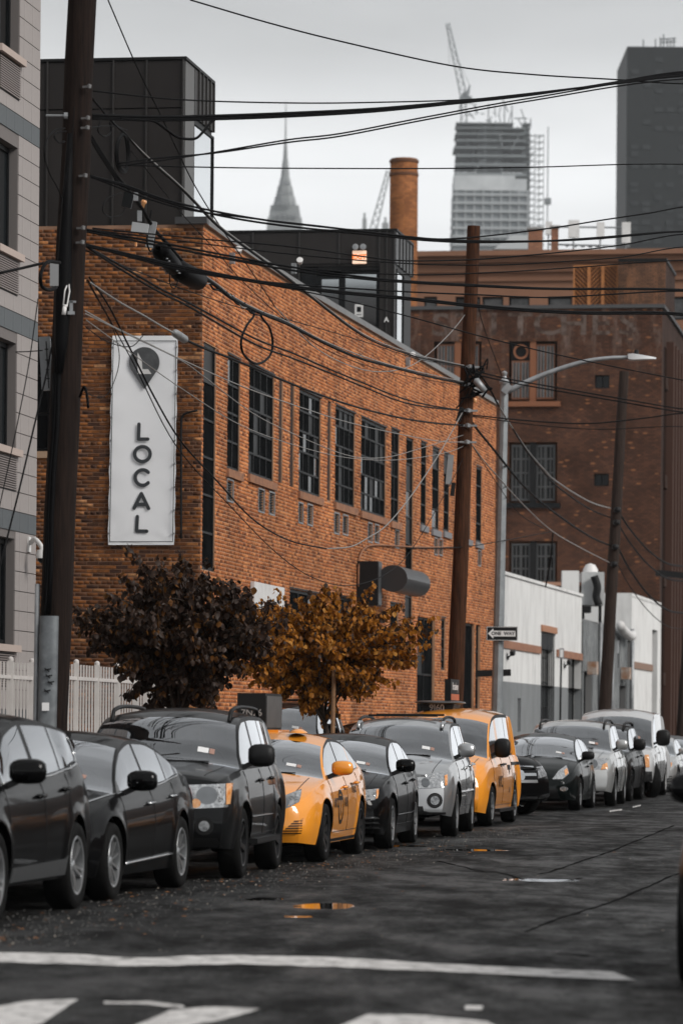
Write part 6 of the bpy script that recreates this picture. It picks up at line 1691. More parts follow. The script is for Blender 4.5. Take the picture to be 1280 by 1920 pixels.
# ---------------- 4 yellow sedan taxi
c = CarBody(paint='yellow', L=4.81, W=1.82, wb=2.775, fo=.96, r=.33, gc=.20, wheel='steel', rim=M['alloy_dark'], ms=.48, mz=.02, msize=1.0, nose=.80, bowf=.22,
    top=[(0, .68), (.05, .75), (.4, .86), (1.18, .995), (1.75, 1.28), (2.1, 1.39), (2.6, 1.465), (3.1, 1.45), (3.55, 1.385), (4.3, 1.11), (4.62, 1.085), (4.76, 1.05), (4.81, .97)],
    belt=[(0, .63), (.4, .79), (1.18, .91), (2.4, .945), (3.5, .99), (4.1, 1.03), (4.5, 1.02), (4.81, .85)],
    cowl=1.18, header=2.02, rhead=3.5, rbot=4.26, sg=(1.5, 4.02), pillars=[(2.55, 2.63), (3.5, 3.56)], pillar_black=[True, False], tum=.36)
k = build_car(c, 'yellow sedan taxi with a black roof box numbered 7N26', cat='taxi'); cam_c = c
seams(c, k, [1.42, 2.59, 3.56], handles=[2.44, 3.42]); hoodline(c, k); stickers(c, k)
fpatch(c, [(.36, .60), (.60, .60), (.80, .68), (.90, .82), (.66, .755), (.40, .70)], M['lamp_dark'], 'headlight', k, ang=22)
fpatch(c, ell(.62, .682, .052, .048), M['lens'], 'headlight_bowl', k, ang=22, off=.013); fpatch(c, [(.80, .70), (.885, .81), (.80, .775), (.76, .70)], M['lamp'], 'turn_lamp', k, ang=22, off=.012)
fv = fpatch(c, [(.50, .30), (.72, .31), (.80, .42), (.83, .51), (.70, .46)], paint('paint_yellow_dark', (.55, .20, .015)), 'fog_recess', k, ang=18, off=.002)
for i in range(6):
    z = .33 + i * .027; x0 = .54 + i * .032; fpatch(c, [(x0, z), (min(.79 + i * .006, .80), z + .004), (min(.80 + i * .006, .81), z + .014), (x0 + .01, z + .012)], M['trim'], 'fog_slat', k, ang=18, off=.006, skirt=.004)
fpatch(c, [(-.50, .25), (.42, .25), (.38, .44), (-.38, .44)], M['trim'], 'lower_grille', k, both=False, off=.006); fpatch(c, [(-.36, .60), (.34, .60), (.36, .66), (-.36, .66)], M['trim'], 'grille', k, both=False, off=.006)
spatch(c, [(1.35, .21), (3.45, .21), (3.45, .245), (1.35, .245)], M['trim'], 'sill_line', k, off=.004)
# door ring mark with T, and lettering
ring = ell(2.02, .60, .20, .20, 26); inn = ell(2.02, .60, .155, .155, 26)
mb = MB(); pr = [c.hit((c.L / 2 - p[0], 3, p[1]), (0, -1, 0), .005) for p in ring + inn]; n = 26
mb.add(pr, [(i, (i + 1) % n, n + (i + 1) % n, n + i) for i in range(n)]); mb.build('ring_mark', M['trim'], k)
text_patch(c, 'T', .30, (c.L / 2 - 2.02, 3, .60), (-1, 0, 0), ZU, (0, -1, 0), M['trim'], 'lettering', k, bold=.010); 
text_patch(c, 'NYC', .15, (c.L / 2 - 1.66, 3, .645), (-1, 0, 0), ZU, (0, -1, 0), M['trim'], 'lettering', k); text_patch(c, 'AXI', .15, (c.L / 2 - 2.42, 3, .645), (-1, 0, 0), ZU, (0, -1, 0), M['trim'], 'lettering', k)
text_patch(c, '7N26', .16, (c.L / 2 - 3.12, 3, .80), (-1, 0, 0), ZU, (0, -1, 0), M['trim'], 'lettering', k)
# roof advert box
rz = 1.455; xb = c.L / 2 - 2.35
mb = MB(); mb.prism([(xb, -.37, rz + .02), (xb, -.04, rz + .02), (xb, -.04, rz + .45), (xb, -.37, rz + .45)], (-1.15, 0, 0)); tx_ = mb.build('roof_box', M['trim'], k)
mb = MB(); mb.prism([(xb - .03, -.038, rz + .05), (xb - 1.12, -.038, rz + .05), (xb - 1.12, -.038, rz + .42), (xb - .03, -.038, rz + .42)], (0, .012, 0)); mb.build('side_panel', mat('advert_dark', (.035, .034, .034), rough=.35, col2=(.07, .068, .066), vscale=4), tx_)
text_on('7N26', .11, (xb + .003, -.20, rz + .22), (0, 1, 0), ZU, mat('sign_grey', (.22, .22, .22), rough=.6), tx_, lift=.003, bold=.003)
mb = MB(); mb.box((xb - .5, -.15, rz + .0), (.8, .5, .05)); mb.build('mount', PT['yellow'], tx_)
mb = MB(); mb.lathe([(0, .05), (.05, .045), (.10, .015), (.11, 0)], 14, Matrix.Translation((xb + .05, .36, 1.445)) @ Matrix.Diagonal((1.6, 1, 1, 1))); mb.build('antenna_pod', PT['yellow'], k, smooth=True)
place(k, c, 43.35, dxf=12, dxr=6); taxi = k

# ---------------- 5 dark sedan
c = CarBody(paint='black', L=4.63, W=1.78, wb=2.65, fo=.88, r=.325, gc=.18, wheel='ten', rim=M['alloy'], ms=.46, mz=.02, msig=True, nose=.82, bowf=.2,
    top=[(0, .66), (.04, .73), (.35, .85), (1.12, .985), (1.65, 1.25), (1.98, 1.36), (2.5, 1.445), (3.0, 1.435), (3.45, 1.36), (4.1, 1.10), (4.45, 1.07), (4.58, 1.03), (4.63, .95)],
    belt=[(0, .62), (.35, .78), (1.12, .905), (2.4, .935), (3.4, .97), (4.0, 1.01), (4.4, .99), (4.63, .84)],
    cowl=1.12, header=1.95, rhead=3.4, rbot=4.06, sg=(1.42, 3.86), pillars=[(2.46, 2.54), (3.34, 3.39)], pillar_black=[True, True], tum=.34)
k = build_car(c, 'black sedan with silver ten-spoke wheels right of the sedan taxi'); jet_c = c
seams(c, k, [1.34, 2.50, 3.42], handles=[2.35, 3.28]); hoodline(c, k); stickers(c, k)
fpatch(c, [(.40, .60), (.78, .62), (.86, .76), (.42, .72)], M['lamp_dark'], 'headlight', k, ang=14)
fpatch(c, ell(.56, .665, .05, .048), M['lens'], 'headlight_bowl', k, ang=14, off=.013); fpatch(c, [(.79, .635), (.815, .64), (.855, .75), (.82, .745)], M['amber'], 'turn_lamp', k, ang=14, off=.012)
fpatch(c, [(-.38, .62), (.38, .62), (.40, .72), (-.40, .72)], M['trim'], 'grille', k, both=False, off=.006)
for z in (.635, .68): fpatch(c, [(-.38, z), (.38, z), (.38, z + .012), (-.38, z + .012)], M['chrome'], 'grille_bar', k, both=False, off=.014)
for z in (.27, .33, .39): fpatch(c, [(-.7, z), (.78, z), (.76, z + .025), (-.7, z + .025)], M['alloy_dark'], 'lower_grille_bar', k, both=False, off=.01)
strip(c, [(c.L / 2 - s, 3, .42) for s in (1.3, 2.3, 3.4)], (0, -1, 0), .008, PT['black'], 'door_moulding', k)
place(k, c, 48.2, dxf=16, dxr=3)

# ---------------- 6 silver suv
c = CarBody(paint='silver', L=4.69, W=1.825, wb=2.715, fo=.95, r=.36, gc=.29, wheel='five', rim=M['alloy'], mz=.05, ms=.45, mh=1.2, nose=.86, bowf=.17, tum=.26, tail=.92, flare=.026,
    top=[(0, .90), (.05, .96), (.4, 1.04), (1.12, 1.14), (1.5, 1.38), (1.85, 1.57), (2.25, 1.66), (2.9, 1.685), (3.8, 1.67), (4.3, 1.60), (4.5, 1.36), (4.63, 1.08), (4.69, .97)],
    belt=[(0, .84), (.4, .97), (1.12, 1.05), (2.6, 1.08), (4.1, 1.13), (4.5, 1.04), (4.69, .92)],
    cowl=1.12, header=1.85, rhead=4.28, rbot=4.54, sg=(1.42, 4.15), pillars=[(2.42, 2.52), (3.36, 3.46)], pillar_black=[True, True])
k = build_car(c, 'silver suv with fog lamp and black roof rails beside yellow van taxi'); hi_c = c
seams(c, k, [1.30, 2.46, 3.40], handles=[2.32, 3.26], hm=M['chrome']); hoodline(c, k); stickers(c, k)
fpatch(c, [(.42, .68), (.84, .70), (.92, .92), (.70, .90), (.44, .85)], M['lamp'], 'headlight', k, ang=14)
fpatch(c, ell(.56, .765, .06, .06), M['lens'], 'headlight_bowl', k, ang=14, off=.013); fpatch(c, [(.835, .725), (.875, .73), (.90, .88), (.845, .865)], M['amber'], 'turn_lamp', k, ang=14, off=.012)
fpatch(c, [(-.38, .66), (.38, .66), (.40, .86), (-.40, .86)], M['trim'], 'grille', k, both=False, off=.006)
fog(c, k, .66, .52, .085); fpatch(c, [(-.52, .34), (.52, .34), (.5, .44), (-.5, .44)], M['trim'], 'lower_grille', k, both=False, off=.006)
fpatch(c, [(-.80, .30), (.80, .30), (.80, .36), (-.80, .36)], M['trim'], 'bumper_lip', k, both=False, off=.008)
strip(c, [(c.L / 2 - s, 3, .62) for s in (1.35, 2.3, 3.35)], (0, -1, 0), .018, PT['silver'], 'door_moulding', k, off=.006)
rails(c, k, 2.0, 4.0, M['black_metal'], h=.065, rad=.022, y=.60)
for s in (1.94,):
    for sd in (1, -1):
        q = c.hit((c.L / 2 - s, sd * .60, 4), (0, 0, -1)); mb = MB(); mb.tube([q + Vector((.10, 0, -.02)), q + Vector((.04, 0, .05)), q + Vector((-.10, 0, .075)), q + Vector((-.3, 0, .07))], .028, 6); mb.build('rail_foot', M['alloy'], k, smooth=True)
mb = MB(); a_ = c.hit((c.L / 2 - 2.3, .5, 4), (0, 0, -1)); mb.bar(a_ + UP * .08, Vector((a_.x, -.5, a_.z + .08)), .06, .03); a2 = c.hit((c.L / 2 - 3.4, .5, 4), (0, 0, -1)); mb.bar(a2 + UP * .08, Vector((a2.x, -.5, a2.z + .08)), .06, .03); mb.build('crossbar', M['black_metal'], k)
place(k, c, 54.1, dxf=19, dxr=2)

# ---------------- 7 yellow van taxi
c = CarBody(paint='yellow', L=4.73, W=1.73, wb=2.925, fo=.83, r=.32, gc=.20, wheel='seven', rim=M['alloy'], mblack=True, mh=1.75, msize=1.05, mz=.06, ms=.55, nose=.84, bowf=.19, tum=.15, tail=.95, flare=.012, crown=.10,
    top=[(0, .84), (.05, .92), (.32, 1.03), (.82, 1.16), (1.25, 1.50), (1.6, 1.70), (1.95, 1.80), (2.6, 1.86), (3.6, 1.87), (4.5, 1.83), (4.62, 1.60), (4.69, 1.15), (4.73, .98)],
    belt=[(0, .76), (.32, .94), (.82, 1.03), (2.0, 1.08), (4.4, 1.10), (4.6, 1.06), (4.73, .92)],
    cowl=.80, header=1.60, rhead=4.52, rbot=4.66, sg=(1.15, 4.2), pillars=[(2.02, 2.30), (3.30, 3.36)], pillar_black=[False, True])
k = build_car(c, 'yellow van taxi with big black mirror and flat roof sign 9J60', name='parked_van', cat='taxi')
seams(c, k, [1.05, 2.12, 3.34], handles=[1.98, 2.32], hm=M['trim']); hoodline(c, k); stickers(c, k)
fpatch(c, [(.50, .70), (.68, .72), (.80, .98), (.74, 1.0), (.54, .88)], M['lamp'], 'headlight', k, ang=20); fpatch(c, [(.66, .76), (.74, .78), (.80, .96), (.72, .94)], M['amber'], 'turn_lamp', k, ang=20, off=.012)
fpatch(c, ell(.60, .38, .085, .085), paint('paint_yellow_deep', (.60, .20, .012)), 'fog_blank', k, off=.004)
fpatch(c, [(-.40, .66), (.38, .66), (.40, .78), (-.40, .78)], M['trim'], 'grille', k, both=False, off=.006); fpatch(c, [(-.5, .28), (.40, .28), (.38, .46), (-.4, .46)], M['trim'], 'lower_grille', k, both=False, off=.006)
spatch(c, [(3.36, .94), (4.5, .94), (4.5, .99), (3.36, .99)], M['trim'], 'slide_rail', k, off=.008)
mb = MB(); mb.bar((c.L / 2 - 1.25, c.W / 2 - .02, .24), (c.L / 2 - 3.3, c.W / 2 - .02, .24), .16, .05); mb.build('running_board', M['trim'], k)
text_patch(c, 'T', .62, (c.L / 2 - 2.95, 3, .70), (-1, 0, 0), ZU, (0, -1, 0), M['trim'], 'lettering', k, bold=.012); text_patch(c, 'AXI', .40, (c.L / 2 - 3.75, 3, .66), (-1, 0, 0), ZU, (0, -1, 0), M['trim'], 'lettering', k)
text_patch(c, 'NYC', .26, (c.L / 2 - 1.75, 3, .68), (-1, 0, 0), ZU, (0, -1, 0), M['trim'], 'lettering', k)
xb = c.L / 2 - 2.25; rz = 1.85
mb = MB(); mb.prism([(xb, -.45, rz - .05), (xb, .0, rz - .05), (xb, .04, rz + .07), (xb, -.52, rz + .07)], (-.8, 0, 0)); sg_ = mb.build('roof_sign', M['trim'], k)
mb = MB(); mb.lathe([(0, .035), (.32, .035), (.40, .02), (.41, .0), (.32, -.02), (0, -.02)], 24, Matrix.Translation((xb - .40, -.24, rz + .09)) @ Matrix.Diagonal((1.5, 1.0, 1, 1))); mb.build('roof_tray', mat('tray_grey', (.05, .052, .055), rough=.3), sg_, smooth=True, sharp=40)
text_on('9J60', .14, (xb + .004, -.24, rz + .01), (0, 1, 0), ZU, mat('sign_pale', (.45, .45, .45), rough=.6), sg_, lift=.004, bold=.004)
mb = MB(); mb.box((xb - .75, -.10, rz + .30), (1.0, .10, .36)); ab = mb.build('advert_board', M['trim'], sg_)
mb = MB(); mb.prism([(xb - .28, -.049, rz + .14), (xb - 1.22, -.049, rz + .14), (xb - 1.22, -.049, rz + .24), (xb - .28, -.049, rz + .24)], (0, .004, 0)); mb.build('advert_band', mat('advert_red', (.45, .12, .05), rough=.5), ab)
text_on('Broadway', .17, (xb - .75, -.047, rz + .36), (-1, 0, 0), ZU, M['plate_white'], ab, lift=.003, bold=.003); 
place(k, c, 60.4, dxf=-14, dxr=-11)

# ---------------- 8 black suv nosing out behind the van taxi
c = CarBody(paint='black', L=4.80, W=1.93, wb=2.91, fo=.88, r=.37, gc=.24, wheel='five', rim=M['alloy'], nose=.84, bowf=.22, tum=.28, tail=.92,
    top=[(0, .86), (.05, .95), (.35, 1.05), (1.2, 1.14), (1.6, 1.40), (1.95, 1.60), (2.4, 1.70), (3.4, 1.72), (4.2, 1.64), (4.5, 1.40), (4.7, 1.1), (4.8, .98)],
    belt=[(0, .80), (.35, .97), (1.2, 1.05), (2.6, 1.09), (4.2, 1.14), (4.6, 1.04), (4.8, .92)], cowl=1.2, header=1.95, rhead=4.2, rbot=4.6, sg=(1.5, 4.1), pillars=[(2.5, 2.6), (3.46, 3.54)], pillar_black=[True, True])
k = build_car(c, 'black suv with chrome grille nosing out behind the yellow van taxi')
hoodline(c, k)
fpatch(c, [(.50, .66), (.82, .70), (.92, .88), (.58, .86)], M['lamp_dark'], 'headlight', k, ang=16)
for i, z in enumerate((.58, .70, .82)): fpatch(c, [(-.42, z), (.42, z), (.42, z + .05), (-.42, z + .05)], M['chrome'] if i else M['alloy'], 'grille_bar', k, both=False, off=.02)
fpatch(c, ell(0, .72, .10, .10), M['chrome'], 'grille_emblem', k, both=False, off=.03)
fpatch(c, [(.45, .30), (.86, .34), (.82, .40), (.48, .36)], M['chrome'], 'bumper_trim', k, off=.016); fpatch(c, [(-.42, .30), (.42, .30), (.42, .34), (-.42, .34)], M['chrome'], 'bumper_trim', k, both=False, off=.016)
k.location = (3.2 - .643 * 2.4, 68.0 + .766 * 2.4, 0); k.rotation_euler = (0, 0, R(-50))

# ---------------- 9 dark green hatchback
c = CarBody(paint='green', L=4.46, W=1.745, wb=2.70, fo=.94, r=.315, gc=.19, wheel='seven', rim=M['alloy'], mblack=True, ms=.55, mz=.02, nose=.76, bowf=.26, tum=.40,
    top=[(0, .62), (.05, .70), (.4, .86), (1.0, 1.01), (1.6, 1.28), (2.0, 1.40), (2.5, 1.475), (3.0, 1.455), (3.7, 1.33), (4.2, 1.17), (4.36, 1.08), (4.46, .9)],
    belt=[(0, .56), (.4, .77), (1.0, .90), (2.3, .95), (3.5, 1.03), (4.1, 1.08), (4.46, .82)], cowl=1.0, header=1.98, rhead=3.4, rbot=4.15, sg=(1.35, 3.75), pillars=[(2.45, 2.53), (3.25, 3.29)], pillar_black=[True, True])
k = build_car(c, 'dark green-black hatchback with pale wedge headlights and yellow plate')
seams(c, k, [1.25, 2.49, 3.3], handles=[2.34, 3.18]); hoodline(c, k); stickers(c, k)
fpatch(c, [(.44, .60), (.66, .60), (.84, .70), (.88, .86), (.62, .75)], M['lamp'], 'headlight', k, ang=22); fpatch(c, [(.74, .66), (.83, .71), (.85, .80), (.76, .76)], M['amber'], 'turn_lamp', k, ang=22, off=.012)
fpatch(c, ell(.62, .42, .07, .045), M['lamp'], 'fog_lamp', k, off=.01); fpatch(c, [(-.55, .24), (.55, .24), (.50, .42), (-.50, .42)], M['trim'], 'lower_grille', k, both=False, off=.006)
fpatch(c, [(-.15, .42), (.15, .42), (.15, .57), (-.15, .57)], M['plate_yellow'], 'number_plate', k, both=False, off=.02)
place(k, c, 73.2, -7.12, 8, 8)

# ---------------- 10 pale silver suv
c = CarBody(paint='silver2', L=4.77, W=1.96, wb=2.70, fo=.97, r=.365, gc=.28, wheel='five', rim=M['alloy'], mz=.06, mh=1.25, nose=.88, bowf=.15, tum=.24, tail=.93, flare=.02,
    top=[(0, .95), (.05, 1.01), (.4, 1.08), (1.1, 1.17), (1.5, 1.43), (1.85, 1.63), (2.25, 1.72), (3.0, 1.75), (4.0, 1.73), (4.4, 1.66), (4.58, 1.4), (4.7, 1.08), (4.77, .97)],
    belt=[(0, .88), (.4, 1.0), (1.1, 1.07), (2.6, 1.10), (4.2, 1.13), (4.6, 1.04), (4.77, .92)], cowl=1.1, header=1.85, rhead=4.38, rbot=4.62, sg=(1.4, 4.25), pillars=[(2.42, 2.52), (3.36, 3.46)], pillar_black=[True, True])
k = build_car(c, 'pale silver suv with round headlights behind the dark hatchback'); pil_c = c
seams(c, k, [1.30, 2.46, 3.40], handles=[2.32, 3.26]); hoodline(c, k); stickers(c, k)
fpatch(c, [(.46, .74), (.86, .76), (.92, .98), (.48, .96)], M['lamp'], 'headlight', k, ang=12); fpatch(c, ell(.62, .86, .085, .085), M['lens'], 'headlight_bowl', k, ang=12, off=.013)
fpatch(c, [(.76, .74), (.90, .76), (.90, .88), (.80, .84)], M['amber'], 'turn_lamp', k, ang=12, off=.013); fpatch(c, [(-.40, .74), (.40, .74), (.42, .95), (-.42, .95)], M['trim'], 'grille', k, both=False, off=.006)
rails(c, k, 1.95, 4.2, M['black_metal'], h=.06, rad=.025)
place(k, c, 77.9, -7.05, 24, 19)

# ---------------- 11 small black suv
c = CarBody(paint='black', L=4.5, W=1.81, wb=2.62, fo=.9, r=.35, gc=.28, wheel='five', rim=M['alloy_dark'], mblack=True, mh=1.4, msize=1.1, mz=.05, nose=.86, bowf=.15, tum=.24, tail=.93, flare=.02,
    top=[(0, .92), (.05, .98), (.4, 1.06), (1.1, 1.15), (1.5, 1.41), (1.85, 1.60), (2.25, 1.69), (3.0, 1.71), (3.9, 1.69), (4.2, 1.62), (4.35, 1.4), (4.45, 1.08), (4.5, .97)],
    belt=[(0, .86), (.4, .98), (1.1, 1.06), (2.6, 1.09), (4.0, 1.12), (4.4, 1.04), (4.5, .92)], cowl=1.1, header=1.85, rhead=4.18, rbot=4.38, sg=(1.4, 4.05), pillars=[(2.4, 2.5), (3.3, 3.4)], pillar_black=[True, True])
k = build_car(c, 'black suv squeezed between pale silver suv and white van'); hoodline(c, k)
fpatch(c, [(.44, .72), (.82, .74), (.88, .92), (.46, .90)], M['lamp_dark'], 'headlight', k, ang=12); fpatch(c, [(.80, .76), (.88, .78), (.88, .90), (.82, .88)], M['amber'], 'turn_lamp', k, ang=12, off=.012)
rails(c, k, 1.95, 3.9, M['black_metal'], h=.07, rad=.03); seams(c, k, [1.3, 2.45, 3.3], handles=[2.3, 3.2])
place(k, c, 83.6, -7.0, 5, 7)

# ---------------- 12 white cargo van
c = CarBody(paint='white', L=5.69, W=2.0, wb=3.43, fo=.86, r=.375, gc=.34, wheel='steel', rim=M['steel_rim'], mblack=True, mh=1.7, msize=1.35, mz=.10, ms=.45, nose=.90, bowf=.12, tum=.10, tail=.97, flare=.008, crown=.12, steer=R(24),
    top=[(0, 1.02), (.05, 1.08), (.45, 1.15), (1.0, 1.24), (1.4, 1.62), (1.75, 1.88), (2.1, 2.0), (2.8, 2.06), (4.5, 2.06), (5.45, 2.02), (5.6, 1.7), (5.66, 1.2), (5.69, 1.02)],
    belt=[(0, .95), (.45, 1.08), (1.0, 1.13), (2.6, 1.16), (5.4, 1.17), (5.6, 1.08), (5.69, .95)], cowl=1.0, header=1.75, rhead=5.46, rbot=5.62, sg=(1.35, 2.25), pillars=[(1.5, 1.54)], pillar_black=[True])
k = build_car(c, 'white cargo van with turned front wheel and large black mirror', name='parked_van', cat='van'); van_c = c
seams(c, k, [1.25, 2.35, 3.6], handles=[2.15]); hoodline(c, k); stickers(c, k)
fpatch(c, [(.50, .76), (.86, .78), (.90, .98), (.50, .98)], M['lamp'], 'headlight', k, ang=10); fpatch(c, [(.80, .70), (.93, .70), (.94, .98), (.84, .98)], M['amber'], 'turn_lamp', k, ang=16, off=.012); fpatch(c, [(-.46, .72), (.46, .72), (.46, 1.0), (-.46, 1.0)], M['trim'], 'grille', k, both=False, off=.006)
fpatch(c, [(-.92, .38), (.92, .38), (.92, .60), (-.92, .60)], M['trim'], 'bumper', k, both=False, off=.03)
place(k, c, 89.2, -6.75, -9, -11)

# ---------------- 13 silver sedan and dark car at the far right
def recolour(root, label, pm, skip=()):
    k2 = copy_tree(root); k2['label'] = label
    for o in list(k2.children):
        if any(s in o.name for s in skip):
            for q in list(o.children_recursive): bpy.data.objects.remove(q)
            bpy.data.objects.remove(o)
    for o in k2.children_recursive:
        if o.type == 'MESH' and o.data.materials and o.data.materials[0] and o.data.materials[0].name.startswith('paint_'):
            o.data = o.data.copy(); o.data.materials[0] = pm
    return k2
jetta = [o for o in C.objects if o.get('label', '').startswith('black sedan with silver ten')][0]
k = recolour(jetta, 'silver sedan parked beyond the white van at right edge', PT['silver2']); place(k, jet_c, 97.5, o_side=-6.95)
k = recolour(jetta, 'dark grey sedan farthest along the kerb, mostly hidden', PT['charcoal']); place(k, jet_c, 103.4, o_side=-6.95)
k = recolour(rav, 'black car in the right foreground, cropped by the picture edge', PT['black']); k['group'] = 'cars on the right side of the street'
place(k, rav_c, 22.5, o_side=-1.60 + rav_c.W)
for o in k.children:
    if o.name.startswith('mirror') and o.data.vertices[0].co.y < 0: o.location.y += .12
suv = [o for o in C.objects if o.get('label', '').startswith('silver suv with fog')][0]
k = recolour(suv, 'dark suv with chrome roof rails behind the orange tree', PT['black']); k['group'] = 'cars off the road'
for o in k.children:
    if o.name.startswith('roof_rail') or o.name.startswith('window_trim'): o.data = o.data.copy(); o.data.materials[0] = M['chrome']
place(k, hi_c, 63.5, o_side=-10.35); k.location.z = .28
k = recolour(taxi, 'yellow sedan taxi across the street, mirrored in the wet black cars', PT['yellow'], ('roof_box',)); k['group'] = 'cars on the right side of the street'
place(k, cam_c, 51.8, o_side=.8)
k = recolour(taxi, 'second yellow sedan taxi across the street, mirrored in the wet cars', PT['yellow'], ('roof_box',)); k['group'] = 'cars on the right side of the street'
place(k, cam_c, 61.5, o_side=.8)

for src, cc_, pm, dd, lab in ((esc, esc_c, 'black', 45.6, 'first dark suv across the street, seen only in reflections'), (suv, hi_c, 'charcoal', 67.6, 'second dark suv across the street, seen only in reflections'),
                              (jetta, jet_c, 'black', 73.4, 'first dark sedan across the street, seen only in reflections'), (esc, esc_c, 'charcoal', 79.2, 'third dark suv across the street, seen only in reflections'), (jetta, jet_c, 'silver', 85.0, 'silver sedan across the street, seen only in reflections'), (suv, hi_c, 'black', 91.2, 'fourth dark suv across the street, seen only in reflections')):
    k = recolour(src, lab, PT[pm]); k['group'] = 'cars on the right side of the street'; place(k, cc_, dd, o_side=.8)
# ================================================================== TREES
def leaf_mesh(mats_, name):
    """drooping, folded heart-shaped leaf, 12 triangles; hangs from its stalk at the origin"""
    out = []
    for m in mats_:
        L_, W_ = .084, .034
        prof = [(.0, .0), (.10, .55), (.30, 1.0), (.55, .92), (.78, .55), (1.0, 0.0)]
        vs = []; fs = []
        for t, w_ in prof:
            y = -L_ * t; bend = -.030 * t * t
            vs += [(-W_ * w_, y, bend - .014 * w_), (0, y, bend), (W_ * w_, y, bend - .014 * w_)]
        for i in range(len(prof) - 1):
            a = i * 3; fs += [(a, a + 1, a + 4, a + 3), (a + 1, a + 2, a + 5, a + 4)]
        mb = MB(); mb.add(vs, fs); me = mb.mesh(name, m, True, fix=False); out.append(me)
    return out
def make_tree(name, label, base, ctr, rad, n_leaves, mats_, wts, seed, trunk_r, bark, lean=(0, 0)):
    r = random.Random(seed); t = thing(name, label, 'tree', base); base = Vector(base); ctr = Vector(ctr)
    # trunk and limbs
    top = Vector((ctr.x, ctr.y, ctr.z - rad[2] * .55)); mb = MB()
    fork = base.lerp(top, .72); mb.tube(crom([base, base.lerp(fork, .5) + Vector((r.uniform(-.04, .04), 0, 0)), fork], 6), [trunk_r * (1.15 - .35 * i / 12) for i in range(13)], 9)
    tips = []
    for i in range(13):
        th = 2 * math.pi * i / 13 + r.uniform(-.2, .2); el = r.uniform(.15, 1.25)
        d_ = Vector((math.cos(th) * math.cos(el) * rad[0], math.sin(th) * math.cos(el) * rad[1], math.sin(el) * rad[2])) * r.uniform(.7, .95)
        e = ctr + d_; mid = fork.lerp(e, .5) + Vector((r.uniform(-.1, .1), r.uniform(-.1, .1), .12)); pts = crom([fork - UP * .1 * r.random(), mid, e], 5)
        mb.tube(pts, [trunk_r * .55 * (1 - .85 * k_ / (len(pts) - 1)) for k_ in range(len(pts))], 6); tips.append(pts)
        for k_ in range(4):
            q = pts[r.randrange(3, len(pts))]; e2 = q + Vector((r.uniform(-1, 1) * rad[0] * .4, r.uniform(-1, 1) * rad[1] * .4, r.uniform(-.2, .6) * rad[2] * .5))
            p2 = crom([q, q.lerp(e2, .5) + UP * .05, e2], 3); mb.tube(p2, [trunk_r * .16 * (1 - .7 * j_ / (len(p2) - 1)) for j_ in range(len(p2))], 5); tips.append(p2)
    mb.build('trunk', bark, t, smooth=True)
    # shoots sticking out of the crown, leaves strung along them
    shoots = []
    for i in range(330):
        u_ = r.uniform(-1, 1); th = r.uniform(0, 2 * math.pi); cs = math.sqrt(1 - u_ * u_) if abs(u_) < 1 else 0
        lump = 1 + .15 * math.sin(3 * th + seed) * cs + .12 * math.sin(5 * th + 6 * u_ + seed) + .08 * math.sin(9 * th - 4 * u_) + r.uniform(-.30, .16)
        dr = Vector((cs * math.cos(th), cs * math.sin(th), u_))
        e = ctr + Vector((dr.x * rad[0], dr.y * rad[1], dr.z * rad[2])) * lump
        if u_ < 0: e.x = ctr.x + (e.x - ctr.x) * (1 + .42 * u_) ; e.y = ctr.y + (e.y - ctr.y) * (1 + .42 * u_)
        if i % 7 == 0: e = ctr + (e - ctr) * r.uniform(1.05, 1.18 if u_ < .55 else 1.06)
        s0 = ctr + (e - ctr) * r.uniform(.25, .6); shoots.append((s0, e + UP * .05))
    tips_all = shoots + [(p[0], p[-1]) for p in tips]
    crown = MB(); sh = MB()
    for a, b in shoots: sh.tube([a, a.lerp(b, .5) + UP * .03, b], [.008, .006, .003], 4, cap=False)
    cw = sh.build('crown', bark, t)
    meshes = leaf_mesh(mats_, 'leaf'); lv = []
    for i in range(n_leaves):
        a, b = tips_all[r.randrange(len(tips_all))] if r.random() < .25 else shoots[r.randrange(len(shoots))]
        f_ = r.random() ** .7; p = a.lerp(b, f_) + Vector((r.gauss(0, .035), r.gauss(0, .035), r.gauss(0, .03)))
        yaw = r.uniform(0, 2 * math.pi); pitch = R(r.gauss(-48, 20)); roll = R(r.gauss(0, 22)); s_ = r.uniform(.5, 1.25)
        mw = Matrix.Translation(p) @ Matrix.Rotation(yaw, 4, 'Z') @ Matrix.Rotation(-pitch, 4, 'X') @ Matrix.Rotation(roll, 4, 'Y') @ Matrix.Scale(s_, 4)
        mi = r.choices(range(len(mats_)), wts)[0]; lv.append((p.y, mw, mi))
    # leaves nearest the camera outside of the crown are singles, the rest one mass
    lv.sort(key=lambda q: q[0]); step = max(1, int(len(lv) * .45 / 300)); one = set(range(0, step * 300, step))
    V = []; F = []; MI = []
    for i, (y, mw, mi) in enumerate(lv):
        if i in one: link('leaf', meshes[mi], cw, mw)
        else:
            b_ = len(V); me = meshes[mi]; V += [tuple(mw @ v.co) for v in me.vertices]; F += [tuple(q + b_ for q in p_.vertices) for p_ in me.polygons]; MI += [mi] * len(me.polygons)
    mb = MB(); mb.v, mb.f, mb.m = V, F, MI; mb.build('foliage', mats_, cw, smooth=True, fix=False, kind='stuff')
    return t
